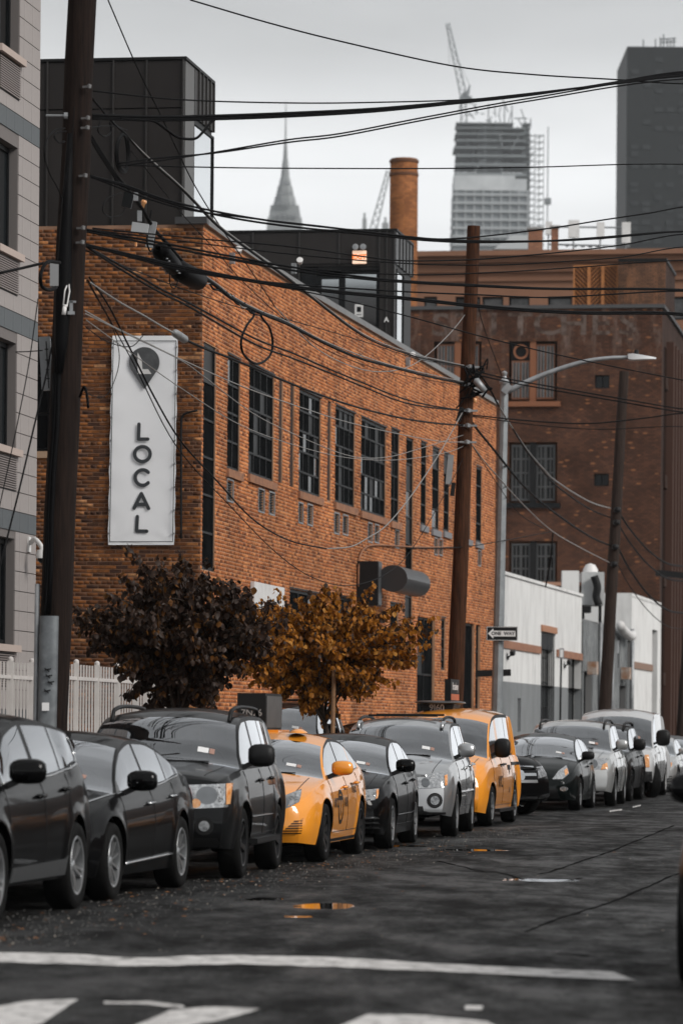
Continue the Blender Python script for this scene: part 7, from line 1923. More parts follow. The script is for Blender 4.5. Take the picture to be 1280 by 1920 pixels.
def leaf_mat(name, col, col2, tr=.25, rough=.5):
    m = mat(name, col, rough=rough, spec=.2, col2=col2, vscale=30); t = m.node_tree; b = t.nodes['Principled BSDF']
    g = t.nodes.new('ShaderNodeBsdfTranslucent'); g.inputs[0].default_value = (*col2, 1); ms = t.nodes.new('ShaderNodeMixShader'); ms.inputs[0].default_value = tr
    t.links.new(b.outputs[0], ms.inputs[1]); t.links.new(g.outputs[0], ms.inputs[2]); t.links.new(ms.outputs[0], t.nodes['Material Output'].inputs[0]); return m
bark = mat('bark', (.05, .035, .026), rough=.9, col2=(.03, .022, .018), vscale=20, bump=.5)
dk_l = [leaf_mat('leaf_umber', (.020, .011, .008), (.034, .018, .010), .15), leaf_mat('leaf_plum', (.032, .020, .016), (.050, .030, .022), .15), leaf_mat('leaf_rust', (.09, .036, .010), (.14, .06, .014))]
or_l = [leaf_mat('leaf_orange', (.34, .125, .014), (.45, .18, .022), .35), leaf_mat('leaf_brown', (.15, .056, .012), (.22, .085, .016)), leaf_mat('leaf_dusk', (.04, .026, .02), (.06, .038, .028)), leaf_mat('leaf_gold', (.42, .19, .04), (.52, .25, .05), .35)]
b0 = S(50.0, -9.9, .13); cc = P(338, 1170, 48.3)
b0 = Vector((P(322, 1330, 48.5).x, 48.5, .13)); 
make_tree('street_tree', 'small dark plum-leaved street tree in front of the banner wall', b0, (cc.x, 48.5, P(338, 1192, 48.5).z), (1.10, 1.0, .92), 15500, dk_l, (5, 3.5, 1.3), 3, .045, bark)
b1 = Vector((P(646, 1330, 62.2).x, 62.2, .13)); cc = P(594, 1215, 62.2)
make_tree('street_tree', 'small orange-leaved autumn street tree beside the tree stake', b1, (cc.x, 62.2, P(628, 1224, 62.2).z), (1.50, 1.2, .90), 18500, or_l, (5.2, 2.6, 1.5, 1.5), 9, .05, bark)
q0, q1 = P(622, 1330, 61.6), P(626, 1255, 61.6)
mb = MB(); mb.tube([(q0.x, q0.y, .13), q1], .035, 8); st_ = tag(mb.build('tree_stake', mat('stake_wood', (.30, .17, .09), rough=.9, col2=(.2, .11, .06), vscale=12)), 'plain wooden stake supporting the orange tree', 'stake')

# ================================================================== UTILITY POLES
wood = mat('pole_wood', (.022, .0135, .0105), rough=.9, spec=.15, col2=(.008, .0055, .005), vscale=6, stretch=(7, 7, .35), bump=.8, bscale=25)
wood2 = mat('pole_wood_red', (.085, .036, .019), rough=.9, spec=.1, col2=(.024, .012, .008), vscale=6, stretch=(7, 7, .35), bump=.8, bscale=25)
wood3 = mat('pole_wood_grey', (.048, .034, .028), rough=.9, spec=.15, col2=(.022, .016, .014), vscale=6, stretch=(7, 7, .35), bump=.8, bscale=25)
def pole(label, xb, yb, xt, yt, d, r0, r1, m, ztop=None):
    A = P(xb, yb, d); B = P(xt, yt, d); dirv = (B - A) / (B.z - A.z); z0 = 0.0; base = A + dirv * (z0 - A.z); top = A + dirv * ((ztop or B.z) - A.z)
    t = thing('utility_pole', label, 'pole', base, group='timber utility poles along the pavement'); n = 14
    pts = [base.lerp(top, i / n) + Vector((rnd.uniform(-.008, .008), rnd.uniform(-.008, .008), 0)) for i in range(n + 1)]
    mb = MB(); mb.tube(pts, [r0 + (r1 - r0) * i / n for i in range(n + 1)], 16); mb.build('shaft', m, t, smooth=True, sharp=50)
    return t, base, top, dirv
p1, p1b, p1t, p1d = pole('nearest dark timber utility pole, leaning, with grey metal sheath', 97, 1330, 155, 0, 40.6, .178, .14, wood, 13.2)
p2, p2b, p2t, p2d = pole('reddish brown timber utility pole with sawn top before brick facade', 852, 1310, 887, 424, 73.5, .17, .125, wood2)
p3, p3b, p3t, p3d = pole('grey-brown leaning timber utility pole before the warehouse', 1134, 1310, 1169, 697, 105.0, .19, .13, wood3)
p4, p4b, p4t, p4d = pole('farthest utility pole with crossarm at the right picture edge', 1281, 1310, 1302, 960, 136.0, .2, .15, wood3, 11.5)
def at_p1(y, dx=0.0, dd=0.0):
    x = 97 + (1330 - y) * (58 / 1330); return P(x + dx, y, 40.6 + dd)
def at_p2(y, dx=0.0, dd=0.0):
    x = 852 + (1310 - y) * (35 / 886); return P(x + dx, y, 73.5 + dd)
def at_p3(y, dx=0.0, dd=0.0):
    x = 1134 + (1310 - y) * (35 / 613); return P(x + dx, y, 105 + dd)
# metal cable guard on the first pole
mb = MB(); n = 8; A, B = P(86, 1345, 40.38), P(93, 1155, 40.38); ring = []
for q in (Vector((A.x, A.y, .0)), B):
    ring += [q + Vector((.10 * math.cos(math.pi * i / n + math.pi), .05 * math.sin(math.pi * i / n + math.pi), 0)) for i in range(n + 1)]
mb.add(ring, [(i, i + 1, n + 2 + i, n + 1 + i) for i in range(n)] + [tuple(range(n + 1, 2 * n + 2))]); gd = mb.build('cable_guard', mat('guard_zinc', (.20, .215, .225), rough=.45, metal=.5, col2=(.13, .14, .15), vscale=7), p1, smooth=True, sharp=50, fix=False)
mb = MB(); q = P(86, 1325, 40.31); mb.box(q, (.075, .01, .085)); mb.build('paper_label', M['plate_white'], gd)
mb = MB()
for x, y in ((84, 1256), (86, 1268), (90, 1280), (83, 1296)): 
    q = P(x, y, 40.315); mb.bar(q, q + Vector((.07, 0, .012)), .012, .012); mb.bar(q + UP * .02, q + Vector((.05, 0, -.02)), .01, .01)
mb.build('scrawl', M['trim'], gd)
mb = MB(); mb.tube([Vector((P(66, 1345, 40.5).x, 40.5, 0)), P(71, 1095, 40.5)], .028, 8); mb.build('riser_pipe', M['galv'], p1, smooth=True)
for dx, ya, yb_, rr_ in ((-20, 560, 1200, .02), (-17, 520, 1250, .015), (-14, 440, 1150, .03), (-22, 700, 1150, .012)):
    pts = [at_p1(y, dx + 2 * math.sin(y * .02 + dx), -.16) for y in np.linspace(ya, yb_, 9)]; mb = MB(); mb.tube(pts, rr_, 6); mb.build('riser_cable', M['wire'], p1, smooth=True)
mb = MB(); mb.tube([at_p1(y, -12, -.18) for y in (250, 400, 560, 640, 700)], [.03, .06, .09, .07, .03], 8); mb.build('cable_bundle', M['wire'], p1, smooth=True)
# terminal boxes, clamps, hooks on pole 1
mb = MB(); q = P(103, 516, 40.4); mb.box(q, (.09, .14, .24)); bx_ = mb.build('terminal_box', mat('box_grey', (.24, .245, .25), rough=.5), p1)
mb = MB(); mb.bar(P(118, 516, 40.45), P(107, 516, 40.45), .05, .2); mb.build('bracket', M['black_metal'], bx_)
mb = MB(); A, B = P(84, 632, 40.9), P(90, 732, 40.9); mb.bar(A, B, .12, .10, up=Vector((0, 1, 0))); pl_ = mb.build('antenna_panel', mat('panel_grey', (.30, .31, .32), rough=.5, col2=(.24, .25, .26), vscale=3), p1)
mb = MB(); mb.bar(P(87, 640, 40.80), P(92, 728, 40.80), .012, .012); 
for y in (655, 675, 693, 710): mb.box(P(87 + (y - 640) * .05, y, 40.8), (.035, .02, .012))
mb.build('panel_seam', M['trim'], pl_)
mb = MB(); a = at_p1(528, -3, -.2); loop = [a, P(122, 545, 40.3), P(119, 572, 40.3), P(126, 574, 40.3), P(131, 546, 40.3), a]; mb.tube(loop, .008, 5); mb.tube([P(119, 573, 40.3), P(127, 574, 40.3)], .016, 6); mb.tube([P(122, 575, 40.3), P(120, 590, 40.3)], .022, 8); mb.build('guy_clamp', M['white_paint'], p1, smooth=True)
mb = MB(); mb.box(P(134, 577, 40.38), (.035, .05, .13)); mb.box(P(134, 566, 40.38), (.10, .05, .02)); mb.box(P(134, 587, 40.38), (.07, .06, .035)); mb.build('hook_bracket', M['galv'], p1)
for y in (163, 222, 240, 330, 428, 455):
    mb = MB(); q = at_p1(y, 8, -.17); mb.bar(q, q + Vector((.06, -.03, .0)), .02, .02); mb.lathe([(0, -.025), (.02, -.018), (.024, .018), (0, .028)], 8, Matrix.Translation(q + Vector((.07, -.03, 0)))); mb.build('insulator', M['zinc'], p1, smooth=True, sharp=40)
mb = MB(); q = at_p1(217, 0, -.15); mb.tube([q + Vector((-.33, 0, 0)), q + Vector((-.1, 0, 0))], .012, 6); mb.lathe([(.035, -.02), (.035, .02)], 10, Matrix.Translation(q + Vector((-.12, 0, 0))) @ Matrix.Rotation(R(90), 4, 'Y')); mb.build('bolt', M['galv'], p1)
mb = MB(); mb.tube(crom([P(150, 745, 40.45), P(158, 725, 40.4), P(163, 738, 40.4), P(166, 765, 40.4)], 5), .014, 6); mb.build('pigtail', M['wire'], p1, smooth=True)
# hardware on pole 2
mb = MB(); q = P(842, 880, 73.2); mb.bar(P(845, 853, 73.2), P(840, 908, 73.2), .11, .12, up=Vector((0, 1, 0))); mb.build('terminal_box', mat('box_grey2', (.26, .265, .27), rough=.5), p2)
mb = MB(); mb.bar(P(866, 765, 73.25), P(858, 790, 73.25), .16, .1); mb.bar(P(850, 905, 73.3), P(847, 930, 73.3), .08, .08); mb.build('bracket', M['black_metal'], p2)
for y in (688, 722, 770, 798, 829):
    mb = MB(); q = at_p2(y, 4, -.2); mb.lathe([(0, -.05), (.05, -.03), (.055, .03), (0, .05)], 8, Matrix.Translation(q)); mb.bar(q - Vector((.14, 0, 0)), q + Vector((.18, 0, 0)), .035, .035); mb.build('insulator', M['galv'], p2, smooth=True, sharp=40)
mb = MB()
for i in range(26):
    a = P(888 + rnd.uniform(-10, 18), 705 + rnd.uniform(-18, 40), 73.25); mb.tube(crom([a, a + Vector((rnd.uniform(-.2, .2), 0, rnd.uniform(-.1, .2))), a + Vector((rnd.uniform(-.25, .25), 0, rnd.uniform(-.3, .1)))], 4), .010 + .012 * rnd.random(), 5)
mb.build('splice_tangle', M['wire'], p2, smooth=True)
mb = MB(); mb.lathe([(0, -.16), (.06, -.15), (.07, .12), (0, .16)], 12, Matrix.Translation(P(899, 722, 73.2)) @ Matrix.Rotation(R(-40), 4, 'Y')); mb.build('splice_case', M['galv'], p2, smooth=True)
mb = MB(); mb.lathe([(0, -.04), (.035, -.03), (.03, .05), (0, .06)], 8, Matrix.Translation(P(890, 752, 73.15))); mb.build('orange_tag', M['amber'], p2, smooth=True)
# crossarm and hardware on pole 4, pole 3 clamps
mb = MB(); mb.bar(P(1228, 1074, 135.7), P(1310, 1082, 135.7), .12, .22); mb.build('crossarm', M['black_metal'], p4)
for y in (956, 980, 1026, 1058):
    mb = MB(); q = at_p3(y, 2, -.2); mb.lathe([(0, -.08), (.09, -.05), (.09, .06), (0, .09)], 8, Matrix.Translation(q)); mb.build('clamp', M['black_metal'], p3, smooth=True)

# right-hand pole beyond the picture, where the crossing wires end
RP = Vector((10.8, 61.1, 0))
pr_ = thing('utility_pole', 'timber utility pole across the street carrying the crossing wires', 'pole', RP, group='timber utility poles along the pavement')
mb = MB(); mb.tube([RP, RP + Vector((.1, 0, 6)), RP + Vector((.15, 0, 14.2))], [.18, .16, .13], 14); mb.build('shaft', wood2, pr_, smooth=True, sharp=50)
mb = MB(); mb.bar(RP + Vector((-1.1, -.2, 12.6)), RP + Vector((1.2, .2, 12.6)), .1, .12); mb.build('crossarm', wood3, pr_)

# ================================================================== STREET LAMP and ONE WAY sign
base = P(931, 1320, 80.6); topp = P(945, 716, 80.6)
dirv = (topp - base) / (topp.z - base.z); base0 = base + dirv * (0 - base.z)
sl = thing('street_lamp', 'grey steel street lamp with long curved arm over the road', 'street lamp', base0)
mb = MB(); mb.tube([base0, base0.lerp(topp, .5), topp], [.125, .11, .085], 8); mb.build('pole', mat('lamp_steel', (.27, .29, .30), rough=.5, metal=.35, col2=(.21, .225, .235), vscale=5), sl, smooth=True, sharp=30)
mb = MB(); mb.lathe([(.10, -.05), (.11, 0), (.06, .06), (.04, .12), (.06, .16), (.06, .20), (.0, .24)], 12, Matrix.Translation(topp)); mb.build('finial', M['galv'], sl, smooth=True, sharp=40)
arm = crom([P(x, y, 80.6) for x, y in ((951, 734), (985, 717), (1020, 702), (1060, 688), (1100, 677), (1140, 671.5), (1180, 670))], 5)
mb = MB(); mb.tube(arm, [.062 - .022 * i / (len(arm) - 1) for i in range(len(arm))], 10); mb.build('arm', M['galv'], sl, smooth=True)
mb = MB(); A, B = P(1176, 669, 80.6), P(1229, 672, 80.6); n = 6; vs = []
for i in range(n + 1):
    q = A.lerp(B, i / n); hw = (.12, .16, .165, .16, .14, .11, .05)[i]; hh = (.055, .065, .055, .045, .035, .025, .015)[i]
    vs += [q + Vector((0, -hw, -hh)), q + Vector((0, hw, -hh)), q + Vector((0, hw * .8, hh)), q + Vector((0, -hw * .8, hh))]
mb.add(vs, [(i * 4 + j, i * 4 + (j + 1) % 4, i * 4 + 4 + (j + 1) % 4, i * 4 + 4 + j) for i in range(n) for j in range(4)] + [(0, 1, 2, 3), (n * 4 + 3, n * 4 + 2, n * 4 + 1, n * 4)]); mb.build('lamp_head', mat('lamp_shell', (.50, .51, .52), rough=.4), sl, smooth=True, sharp=40)
mb = MB(); mb.lathe([(.05, 0), (.05, .08), (.035, .10), (0, .10)], 12, Matrix.Translation(P(1192, 665, 80.6))); mb.build('photocell', M['dark_frame'], sl, smooth=True, sharp=40)
mb = MB(); q = P(950, 728, 80.55); mb.bar(P(944, 725, 80.55), P(954, 733, 80.55), .16, .22); mb.build('bracket', M['galv'], sl)
ow = thing('one_way_sign', 'black and white ONE WAY arrow sign on the lamp post', 'sign', P(940, 1188, 80.42))
A, B = P(911.5, 1174.5, 80.42), P(969.5, 1201.5, 80.42); W_ = B.x - A.x; H_ = A.z - B.z; q = (A + B) / 2
SW = Wall((A.x, 80.42, B.z), (1, 0, 0))
mb = MB(); beam(SW, 0, W_, 0, H_, -.006, .0, mb); pl_ = mb.build('plate', M['trim'], ow)
mb = MB(); m_ = .015
for (a, b, c_, d_) in ((m_ * .4, W_ - m_ * .4, H_ - m_ * .9, H_ - m_ * .4), (m_ * .4, W_ - m_ * .4, m_ * .4, m_ * .9), (m_ * .4, m_ * .9, m_ * .4, H_ - m_ * .4), (W_ - m_ * .9, W_ - m_ * .4, m_ * .4, H_ - m_ * .4)): beam(SW, a, b, c_, d_, .0005, .001, mb)
mb.build('border', M['plate_white'], pl_)
ar = [(.03, H_ / 2), (.22 * W_, H_ * .86), (.22 * W_, H_ * .70), (W_ * .93, H_ * .70), (W_ * .93, H_ * .30), (.22 * W_, H_ * .30), (.22 * W_, H_ * .14)]
mb = MB(); mb.add([SW.p(u, z, .002) for u, z in ar], [tuple(range(7))]); mb.build('arrow', M['plate_white'], pl_, fix=False)
text_on('ONE  WAY', .098, SW.p(W_ * .53, H_ * .5, .002), (1, 0, 0), ZU, M['trim'], pl_, lift=.003, bold=.003)

# ================================================================== OVERHEAD WIRES
def wire(px, plane, label, r=.011, m='wire', n=7, name='overhead_wire', group='overhead wires', ext=None, pale_from=None):
    A, B = plane; pts = [on_plane(x, y, A, B) for x, y in px]
    if ext:
        e_ = Vector(ext); l_ = pts[-1]; sg_ = (l_ - pts[-2]); n_e = max(2, int((e_ - l_).length / max(sg_.length, .8)))
        pts += [l_.lerp(e_, i / n_e) - UP * .25 * math.sin(math.pi * i / n_e) for i in range(1, n_e)] + [e_]
    cp = crom(pts, n); mb = MB(); mb.tube(cp, r, 5); return tag(mb.build(name, M[m], None, smooth=True), label, 'wire', group)
J = ((p1b.x + .3, 40.6), (p2b.x + .2, 73.5))          # plane of the poles on this side
J2 = ((p2b.x + .2, 73.5), (p3b.x + .2, 105.0)); J3 = ((p3b.x + .3, 105.0), (p4b.x + .2, 136.0))
X_ = ((p1b.x + .25, 40.6), (RP.x, RP.y))               # across the street to the right-hand pole
X2 = ((p2b.x + .2, 73.5), (RP.x + 10, 95.0))
def RZ(z): return (RP.x, RP.y - .1, z)
wire([(357, 0), (500, 42), (640, 78), (850, 124), (1000, 140), (1150, 149), (1280, 157)], ((P(340, -5, 47).x, 47), (RP.x, RP.y)), 'topmost thin wire sloping across the sky from upper left', .011, ext=RZ(12.7))
wire([(170, 170), (340, 187), (540, 193), (700, 192), (900, 185), (1100, 164), (1280, 139)], X_, 'second thin wire from pole, nearly level across the sky', .009, ext=RZ(12.75))
for i, dy in enumerate((0, 4, 7)):
    wire([(172, 216 + dy), (290, 219 + dy), (405, 217 + dy), (540, 212 + dy), (700, 204 + dy * .8), (860, 190 + dy * .5), (1000, 175 + dy * .4), (1150, 157 - dy * .4), (1280, 141 - dy)], X_, ('upper', 'middle', 'lower')[i] + ' strand of the thick cable bundle sweeping up across the sky', .012 if i else .016, ext=RZ(12.8 + .05 * i))
wire([(225, 222), (262, 224), (290, 228), (312, 243), (335, 258), (365, 260), (382, 246), (397, 228), (410, 220)], X_, 'slack loop of cable hanging in front of the near roof box', .016, n=6)
for i, dy in enumerate((0, 5)):
    wire([(222, 311 - dy), (300, 301 - dy), (406, 285 + dy * .3), (540, 262 + dy), (640, 250 + dy), (800, 219 + dy), (1000, 183 + dy), (1280, 143 + dy)], X_, ('upper', 'lower')[i] + ' wire of the rising pair below the thick sky bundle', .010, ext=RZ(12.5))
wire([(240, 310), (406, 314), (540, 315.5), (800, 316), (1000, 313.5), (1280, 308)], X_, 'single level wire crossing in front of the spire', .008, ext=RZ(10.8))
for i, dy in enumerate((0, 6)):
    wire([(168, 329), (234, 347 + dy * .5), (312, 375 + dy * .6), (406, 397 + dy), (506, 414 + dy), (620, 427 + dy), (716, 438 + dy * .7), (800, 448 + dy * .5), (894, 452 + dy * .4), (1020, 452), (1125, 447 - dy * .3), (1280, 434)], X_, ('upper', 'lower')[i] + ' wire of the thick pair sagging past the far pole top', .013, ext=RZ(10.0))
wire([(168, 331), (320, 386), (452, 407), (600, 424), (760, 443), (841, 448), (943, 439), (1044, 426), (1126, 413), (1219, 399), (1280, 388)], X_, 'wire that dips at the far pole then climbs toward the dark tower', .010, ext=RZ(10.9))
wire([(174, 428), (265, 437), (400, 450), (540, 462), (680, 481), (760, 489), (882, 487), (963, 481), (1069, 471), (1166, 459), (1280, 439)], X_, 'thin wire skimming the tan cornice and rising right', .009, ext=RZ(10.2))
wire([(174, 431), (340, 452), (560, 478), (760, 494), (922, 497), (1044, 491), (1166, 482), (1280, 463)], X_, 'thin wire just under the tan cornice line', .008, ext=RZ(9.9))
wire([(172, 433), (340, 468), (540, 500), (760, 515), (922, 511), (1085, 501), (1280, 488)], X_, 'thin wire crossing the plain tan wall', .008, ext=RZ(9.6))
for i, dy in enumerate((0, 4)):
    wire([(160, 430 + dy), (300, 455 + dy * 1.5), (430, 480 + dy * 1.6), (560, 503 + dy * 1.5), (660, 517 + dy), (760, 527 + dy * .6), (922, 536 + dy * .5), (1044, 541 + dy * .3), (1280, 543 + dy * .3)], X_, ('upper', 'lower')[i] + ' cable of the heavy pair crossing above the tan windows', .013, ext=RZ(8.8))
wire([(150, 455), (300, 497), (430, 520), (560, 534), (760, 547), (902, 553), (1020, 558), (1126, 553), (1280, 546)], X_, 'cable crossing exactly over the tan building windows', .010, ext=RZ(8.9))
for i, dy in enumerate((0, 3)):
    wire([(150, 456 + dy), (270, 483 + dy), (340, 499 + dy), (460, 523 + dy), (560, 538 + dy), (660, 549 + dy), (760, 558 + dy), (922, 575 + dy), (1085, 585 + dy), (1280, 588 + dy)], X_, ('upper', 'lower')[i] + ' cable of the lowest heavy pair running along the warehouse coping', .014, ext=RZ(8.0))
wire([(150, 457), (330, 505), (480, 530), (620, 557), (760, 592), (922, 636), (1085, 674), (1280, 713)], X_, 'thin wire slanting down in front of the warehouse and lamp arm', .008, ext=RZ(6.9))
# toward the second pole
for i, dy in enumerate((0, 3.5)):
    wire([(170, 181), (212, 230), (234, 250), (274, 291 + dy), (343, 353 + dy), (409, 421 + dy), (484, 478 + dy), (546, 524 + dy), (585, 555 + dy), (624, 586 + dy), (664, 616 + dy), (703, 638 + dy), (756, 658 + dy), (804, 671 + dy), (882, 688 + dy * .3)], J, ('bright', 'dark')[i] + ' strand of the messenger cable following the coping line', .015 if i else .010, 'wire' if i else 'wire_pale')
wire([(170, 255), (215, 324), (240, 355), (265, 389), (290, 430), (315, 458), (352, 500), (384, 521), (409, 539), (437, 561), (484, 585), (540, 608), (559, 618), (620, 649), (672, 671), (734, 688), (804, 706), (882, 722)], J, 'thick lashed telecom cable carrying the black splice cases', .024)
wire([(384, 516), (409, 534), (437, 556), (484, 581), (540, 604), (620, 645), (734, 685), (882, 719)], J, 'pale lashing strand running on top of the telecom cable', .009, 'wire_pale')
for i, dx in enumerate((0, 5, 10)):
    wire([(168, 252 + i * 3), (190, 285 + dx), (212, 318 + dx), (222, 335 + dx), (246, 362)], J, ('left', 'middle', 'right')[i] + ' jumper cable dropping from pole to the first splice box', .012)
for i, dy in enumerate((0, 7)):
    wire([(162, 462), (230, 500 + dy), (300, 541 + dy), (360, 571 + dy), (476, 634 + dy * 1.5), (548, 662 + dy * 1.4), (612, 690 + dy), (680, 718 + dy), (748, 745 + dy), (800, 759 + dy * .6), (868, 770)], J, ('upper', 'lower')[i] + ' cable of the dark pair above the large windows', .014)
wire([(340, 634), (385, 654), (430, 671), (476, 690), (567, 728), (657, 760), (748, 783), (820, 794), (879, 798)], J, 'heavy black cable leaving the grey splice bulb above the windows', .017)
wire([(170, 530), (200, 551), (230, 570), (270, 592), (300, 610), (332, 628)], J, 'pale wrapped cable between the pole and grey splice bulb', .012, 'wire_pale')
wire([(160, 583), (210, 611), (270, 640), (340, 674), (453, 724), (567, 765), (680, 799), (820, 827), (884, 828)], J, 'pale straight service wire below the heavy black cable', .008, 'wire_pale')
wire([(160, 588), (250, 632), (340, 676), (385, 708), (476, 776), (567, 821), (657, 855), (725, 857), (793, 839), (880, 812)], J, 'pale drooping service wire crossing the middle windows', .0065, 'wire_pale')
wire([(162, 600), (230, 650), (340, 728), (453, 798), (567, 839), (657, 859), (748, 862), (838, 848), (882, 830)], J, 'thin grey drooping wire crossing windows just under the pale one', .006, 'wire_pale')
wire([(168, 520), (205, 575), (240, 645), (290, 745), (340, 828), (408, 903), (476, 975), (544, 1014), (612, 1029)], J, 'dark half of the deep slack drop wire over the banner', .011)
wire([(612, 1029), (657, 1025), (690, 1008), (725, 984), (770, 930), (816, 862), (845, 812), (868, 770)], J, 'pale half of the deep slack drop wire climbing to second pole', .010, 'wire_pale')
wire([(165, 525), (250, 680), (330, 835), (431, 948), (521, 1039), (589, 1084), (657, 1098), (725, 1075), (775, 1025), (845, 905), (880, 832)], J, 'lowest slack wire dipping toward the barrel awning', .007)
wire([(203, 0), (259, 130), (302, 217), (359, 336), (406, 414), (452, 480), (515, 574)], J, 'straight thin wire diving from the top edge past the roof box', .008)
wire([(515, 574), (585, 647), (646, 682), (711, 697), (777, 682), (843, 625), (893, 560)], J, 'pale U-shaped wire hanging under the coping near second pole', .008, 'wire_pale')
wire([(246, 283), (274, 317), (340, 399), (406, 471), (452, 524), (531, 597), (620, 660), (740, 700), (880, 726)], J, 'thin dark wire slanting from cable coil toward second pole', .006)
wire([(162, 470), (260, 510), (360, 548), (460, 580), (560, 605), (680, 640), (780, 672), (880, 692)], J, 'thin dark wire running between coping and large windows', .007)
wire([(160, 612), (200, 640), (245, 650), (268, 630)], J, 'short stray wire end curling above the banner top', .006)
wire([(158, 735), (185, 745), (205, 735), (222, 690), (222, 650), (205, 600), (165, 530)], J, 'thin looping drop wire between pole and banner edge', .005)
wire([(165, 240), (210, 236), (240, 245)], J, 'short strut wire beside the top insulator', .008)
# splice boxes, coils and the hanging teardrop loop
def on_J(x, y): return on_plane(x, y, *J)
def case(label, a, b, r_, m, fins=True):
    A, B = on_J(*a), on_J(*b); t = thing('splice_case', label, 'splice case', (A + B) / 2, group='cable splice cases'); d_ = (B - A); L_ = d_.length; Q = d_.to_track_quat('Z', 'Y').to_matrix().to_4x4()
    mb = MB(); mb.lathe([(r_ * .25, 0), (r_ * .7, L_ * .04), (r_, L_ * .14), (r_ * 1.02, L_ * .5), (r_, L_ * .86), (r_ * .7, L_ * .96), (r_ * .25, L_)], 18, Matrix.Translation(A) @ Q); mb.build('shell', m, t, smooth=True, sharp=45)
    if fins:
        for k_ in range(7):
            for s_ in (-1, 1):
                mb = MB(); c_ = A.lerp(B, .15 + .7 * k_ / 6) + Q.to_3x3() @ Vector((s_ * r_ * .7, -r_ * .85, 0)); mb.lathe([(.0, .016), (.014, .012), (.017, 0)], 6, Matrix.Translation(c_)); mb.build('bolt', M['galv'], t)
    return t
blk_ = mat('case_black', (.003, .003, .0035), rough=.5, spec=.04)
case('bolted ribbed black splice case on the cable before the wall', (297, 466), (330, 505), .105, blk_); case('smooth round black splice case hanging beside the ribbed one', (331, 505), (377, 528), .125, blk_, False)
case('small grey splice bulb above the banner corner', (326, 623), (349, 638), .05, M['galv'], False)
t = thing('junction_box', 'grey cable junction box hanging from the bundle near pole', 'junction box', on_J(240, 375), group='cable splice cases')
mb = MB(); q = on_J(240, 376); mb.box(q, (.11, .09, .17), Matrix.Rotation(R(12), 3, 'Y')); mb.build('shell', M['dark_frame'], t)
mb = MB(); mb.box(q + Vector((.09, -.02, .04)), (.05, .06, .09)); mb.build('cap', M['galv'], t)
mb = MB(); q = on_J(268, 385); mb.lathe([(.0, -.05), (.028, -.045), (.024, .02), (.035, .03), (.03, .06), (0, .065)], 8, Matrix.Translation(q) @ Matrix.Rotation(R(18), 4, 'Y')); tag(mb.build('orange_connector', M['amber'], smooth=True), 'orange connector plug sticking up from the cable cluster', 'connector')
t = thing('amplifier_box', 'pale grey metal amplifier box hung on the cable above the wall', 'junction box', on_J(262, 425), group='cable splice cases')
mb = MB(); q = on_J(263, 428); mb.box(q, (.19, .10, .11), Matrix.Rotation(R(8), 3, 'Y')); mb.build('shell', mat('amp_grey', (.42, .43, .44), rough=.4, metal=.3), t)
mb = MB(); mb.box(on_J(262, 405), (.05, .05, .12)); mb.box(on_J(284, 440), (.08, .10, .30), Matrix.Rotation(R(10), 3, 'Y')); mb.build('bracket', M['galv'], t)
mb = MB(); q = on_J(255, 457); mb.lathe([(0, -.035), (.014, -.03), (.016, .03), (0, .035)], 8, Matrix.Translation(q)); mb.build('orange_tag', M['amber'], t)
def coil(label, px, r_, m='wire'):
    mb = MB(); mb.tube(crom([on_J(*q) + Vector((0, rnd.uniform(-.04, .04), 0)) for q in px], 7), r_, 6); return tag(mb.build('cable_coil', M[m], smooth=True), label, 'cable', 'slack cable coils')
coil('teardrop shaped black cable loop hanging below the telecom cable', [(471, 584), (476, 592), (462, 612), (452, 640), (458, 666), (482, 682), (505, 668), (511, 642), (505, 614), (490, 594), (494, 586)], .017)
for i in range(3): coil(('outer', 'middle', 'inner')[i] + ' turn of the tall oval cable coil near the pole', [(228 + i * 2, 250 + i), (219 + i * 2, 268), (217 + i * 2, 300 - i * 2), (224 + i, 320 - i * 3), (236 - i, 322 - i * 2), (243 - i * 2, 296), (240 - i * 2, 262), (231, 250 + i)], .012)
coil('thin cable ring hanging under the junction box', [(228, 362), (202, 372), (192, 392), (204, 406), (226, 402), (236, 386)], .006); coil('small round cable ring left of the oval coil', [(188, 228), (184, 245), (196, 256), (208, 246), (206, 230)], .008)
coil('black cable loop bulging left of the pole at terminal box', [(112, 492), (90, 492), (78, 512), (78, 535), (92, 544), (106, 540)], .020); coil('thin cable arc looping left from the upper pole', [(122, 240), (104, 243), (88, 262), (84, 290), (92, 322), (108, 352), (118, 375)], .007); coil('small ring of wire hooked left of the upper pole', [(124, 246), (108, 247), (102, 256), (110, 266), (122, 266)], .008)
for i in range(9):      # bundled slack after the round case
    a = 378 + i * 11; coil('twisted slack strand %s along the telecom cable' % ('nearest the round splice case', 'second from the round case', 'third from the round case', 'fourth from the round case', 'fifth from the round case', 'sixth from the round case', 'seventh from the round case', 'eighth from the round case', 'nearest the teardrop loop')[i],
        [(a, 517 + i * 7.4 + rnd.uniform(-3, 3)), (a + 9, 527 + i * 7.4 + rnd.uniform(-4, 6)), (a + 18, 530 + i * 7.4 + rnd.uniform(-4, 8)), (a + 26, 536 + i * 7.2 + rnd.uniform(-4, 4))], .010 + .004 * (i % 2), 'wire' if i % 3 else 'wire_pale')
for px in ([(284, 395), (278, 430), (276, 455), (283, 472), (290, 455), (286, 420)],): coil('narrow black cable loop hanging beside the amplifier box', px, .011)
coil('small wire loop below the ribbed splice case', [(318, 512), (320, 535), (328, 541), (334, 525)], .008)
